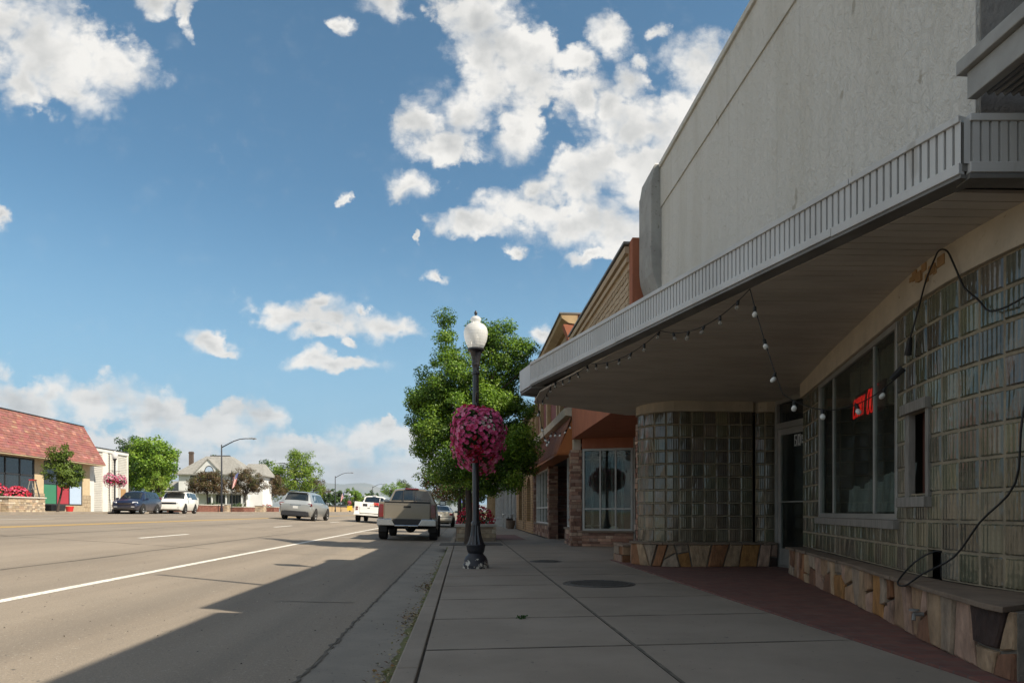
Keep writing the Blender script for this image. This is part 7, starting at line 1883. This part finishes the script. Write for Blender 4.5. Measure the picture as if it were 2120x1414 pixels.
    # crab apples with brown leaves
    for i, (x, y, s, sd, lab) in enumerate(((-27.5, 75.5, 1.03, 41, 'brown leaved crab apple tree nearest the white wagon'), (-26.2, 84.0, 1.2, 42, 'brown leaved crab apple tree right of the street light pole'), (-26.5, 96.0, 1.15, 43, 'brown leaved crab apple tree over the stone pier'), (-27, 125.0, 1.4, 44, 'brown leaved tree in front of the yellow green tree'))):
        tree('crab_apple_tree', lab, (x, y, .9), [(0, 0, 2.9*s, 1.9*s, 1.7*s, 1.15*s), (-1.0*s, 0, 2.5*s, 1.1*s, 1*s, .7*s), (1.1*s, 0, 2.6*s, 1.0*s, 1*s, .8*s), (.2*s, 0, 3.7*s, 1.2*s, 1.1*s, .6*s)],
             [(0, 0, 0), (.05, 0, .8), (0, 0, 1.6), (.1, 0, 2.6)], 150, 9000, .15, BROWNL, sd, group='brown leaved crab apple trees', clr=(.22, .5), limbs=26, trunk_r=.10)
    # trees beyond
    def bigtree(lab, loc, s, pal, sd, wide=1.0, n=9000, ls=.26, lobes=None, grp='green trees across the street', ncl=150):
        rng = random.Random(sd)
        E = lobes or ([(0, 0, 3.3, 1.9, 1.9, 1.7), (0, 0, 4.7, 1.3, 1.3, 1.1)] + [(rng.uniform(-1.3, 1.3), rng.uniform(-1, 1), rng.uniform(2.2, 4.9), rng.uniform(.7, 1.1), .9, rng.uniform(.6, 1.0)) for _ in range(6)])
        E = [(x*s*wide, y*s, z*s, a*s*wide, b*s, c*s) for x, y, z, a, b, c in E]
        return tree('broadleaf_tree', lab, loc, E, [(0, 0, 0), (0, 0, 1.0*s), (.05*s, 0, 2.2*s), (.1*s, 0, 4.2*s)], ncl, n, ls, pal, sd, group=grp, clr=(.30*s, .60*s), limbs=24, trunk_r=.16*s)
    bigtree('big dense green tree behind the white siding building', (-29.9, 67.5, .8), 1.28, BRIGHT, 51, 1.0, 14000, .24, ncl=200)
    bigtree('darker tree half hidden behind the big dense green tree', (-38.7, 82, .8), 1.5, DARKG, 52, .85, 7000, .28)
    bigtree('rounded yellow green shrub tree beside the white siding building', (-27.4, 63.5, .8), .62, YGREEN, 53, 1.0, 4500, .15, ncl=90)
    bigtree('tall yellow green tree right of the white house', (-27.4, 113, .8), 1.78, YGREEN, 54, 1.12, 13000, .26, lobes=[(0, 0, 3.0, 1.8, 1.6, 1.5), (.6, 0, 4.4, 1.2, 1.2, 1.15), (-1.4, 0, 3.7, .7, .8, 1.2), (1.5, 0, 3.0, .9, .9, 1.2), (.3, 0, 5.1, .7, .7, .55), (1.0, 0, 1.6, 1.3, 1.0, .9), (-.8, 0, 2.0, 1.1, 1, .9)], ncl=170)
    bigtree('green tree behind the right end of the white house', (-33.5, 118, .8), 1.45, GREEN, 55, .8, 6000, .32)
    bigtree('green tree peeping over the ridge of the white house', (-40.5, 116, .8), 1.62, GREYG, 56, .9, 4000, .32)
    specs = [(695, 1014, 150, 60, GREEN, 'broad green tree behind the second tall street light'), (738, 1010, 175, 56, BRIGHT, 'bright green tree left of the service truck'), (668, 1020, 130, 40, DARKG, 'dark green tree behind the silver SUV'), (768, 1016, 215, 44, GREEN, 'green tree above the service truck cab'),
             (812, 992, 245, 58, BRIGHT, 'green tree behind the roof of the gold pickup, left part'), (852, 1004, 335, 62, GREYG, 'grey green tree behind the roof of the gold pickup'), (886, 1006, 440, 60, GREYG, 'grey green tree right of the gold pickup cab'), (915, 1014, 450, 50, GREYG, 'pale green tree above the beige sedan'), (830, 990, 300, 46, GREYG, 'feathery pale tree far off behind the service truck'), (930, 1018, 470, 60, GREYG, 'pale green tree at the end of the near pavement'), (965, 1010, 130, 70, GREEN, 'green tree at the far end of the shop row'), (720, 1030, 260, 60, GREYG, 'pale tree far off behind the yellow sign')]
    for i, (px, ty, D, w, pal, lab) in enumerate(specs):
        a = (px-1060)/1413.0; x = (a*cos(radians(4.05))+sin(radians(4.05)))*D; y = (cos(radians(4.05))-a*sin(radians(4.05)))*D
        h = (1059-ty)/1413*D; s = max(h, 3.2)/5.7; wide = (w/1413*D)/(4.2*s)
        bigtree(lab, (x, y, .8 if x < -14 else -.05), s, pal, 60+i, min(max(wide, .7), 2.2), 3600, .20*s**.5+.12, grp='distant trees along the street', ncl=70)
    # low building and small things far up the street
    r = thing('low_wall', 'long low brown wall with dark flat top far up the street', 'wall', (-26, 148, .8))
    m = MB(); m.b2(-26.6, -26, 118, 172, .8, 1.9); part('wall', m, 'tan_wood', r); m = MB(); m.b2(-26.8, -25.9, 118, 172, 1.9, 2.2); part('cap', m, 'dark_trim', r)
    s = thing('yellow_sign', 'yellow sign on a post below the distant street lamp', 'sign', (-24.0, 146.5, .84))
    m = MB(); m.tube([(-24.0, 146.5, .84), (-24.0, 146.5, 2.2)], .05, 6); part('post', m, 'black_metal', s); m = MB(); m.b2(-24.6, -23.5, 146.40, 146.44, 1.15, 2.1); part('sign_board', m, 'sign_yellow', s)
    s = thing('blue_sign', 'small blue sign beside the kerb beyond the beige sedan', 'sign', (.05, 66, 0))
    m = MB(); m.tube([(.05, 66, 0), (.05, 66, 2.4)], .035, 6); part('post', m, 'grimy_metal', s); m = MB(); m.b2(-.35, .45, 65.93, 65.96, 1.7, 2.55); part('sign_board', m, 'sign_blue', s)
    s = thing('parked_car', 'pale car parked far off behind the white house bushes', 'car', (0, 0, 0), world=False)
    # mountain ridge on the horizon
    mt = MB(); n = 160; rng = random.Random(4)
    prof = []
    for i in range(n+1):
        x = -9000 + 14000*i/n; t = i/n
        h = 300 + 110*math.exp(-((x+2050)/620)**2) + 70*math.exp(-((x+1250)/330)**2) + 40*sin(x/310.0) + 22*sin(x/97.0+1) + rng.uniform(-6, 6)
        h *= 0.82
        h *= 1.0 if x < -900 else max(.35, 1-(x+900)/1500)
        prof.append((x, h))
    vs = []; fs = []
    for x, h in prof: vs += [(x, 7600, -30), (x, 8050+40*sin(x/200), h*.55), (x, 8500, h), (x, 9400, -30)]
    for i in range(n):
        for k in range(3): fs.append((i*4+k, i*4+k+1, i*4+k+5, i*4+k+4))
    mt.add(vs, fs); struct('mountain', mt, 'mountain', smooth=180)
build_far_street()
def build_haze():
    m = bpy.data.materials.new('haze_air'); m.use_nodes = True; t = NT(m.node_tree); t.n.clear()
    out = t.add('ShaderNodeOutputMaterial'); v = t.add('ShaderNodeVolumePrincipled')
    v.inputs['Color'].default_value = (0.62, 0.76, 0.92, 1); v.inputs['Density'].default_value = 0.00009; v.inputs['Anisotropy'].default_value = 0.2
    t.link(v.outputs[0], out.inputs['Volume'])
    b = MB(); b.b2(-9500, 5800, -280, 9600, -31.5, 420)
    tag(part('haze', b, m), kind='stuff')
build_haze()
for o in list(bpy.data.objects):
    if o.name == 'parked_car' and not o.children: bpy.data.objects.remove(o)
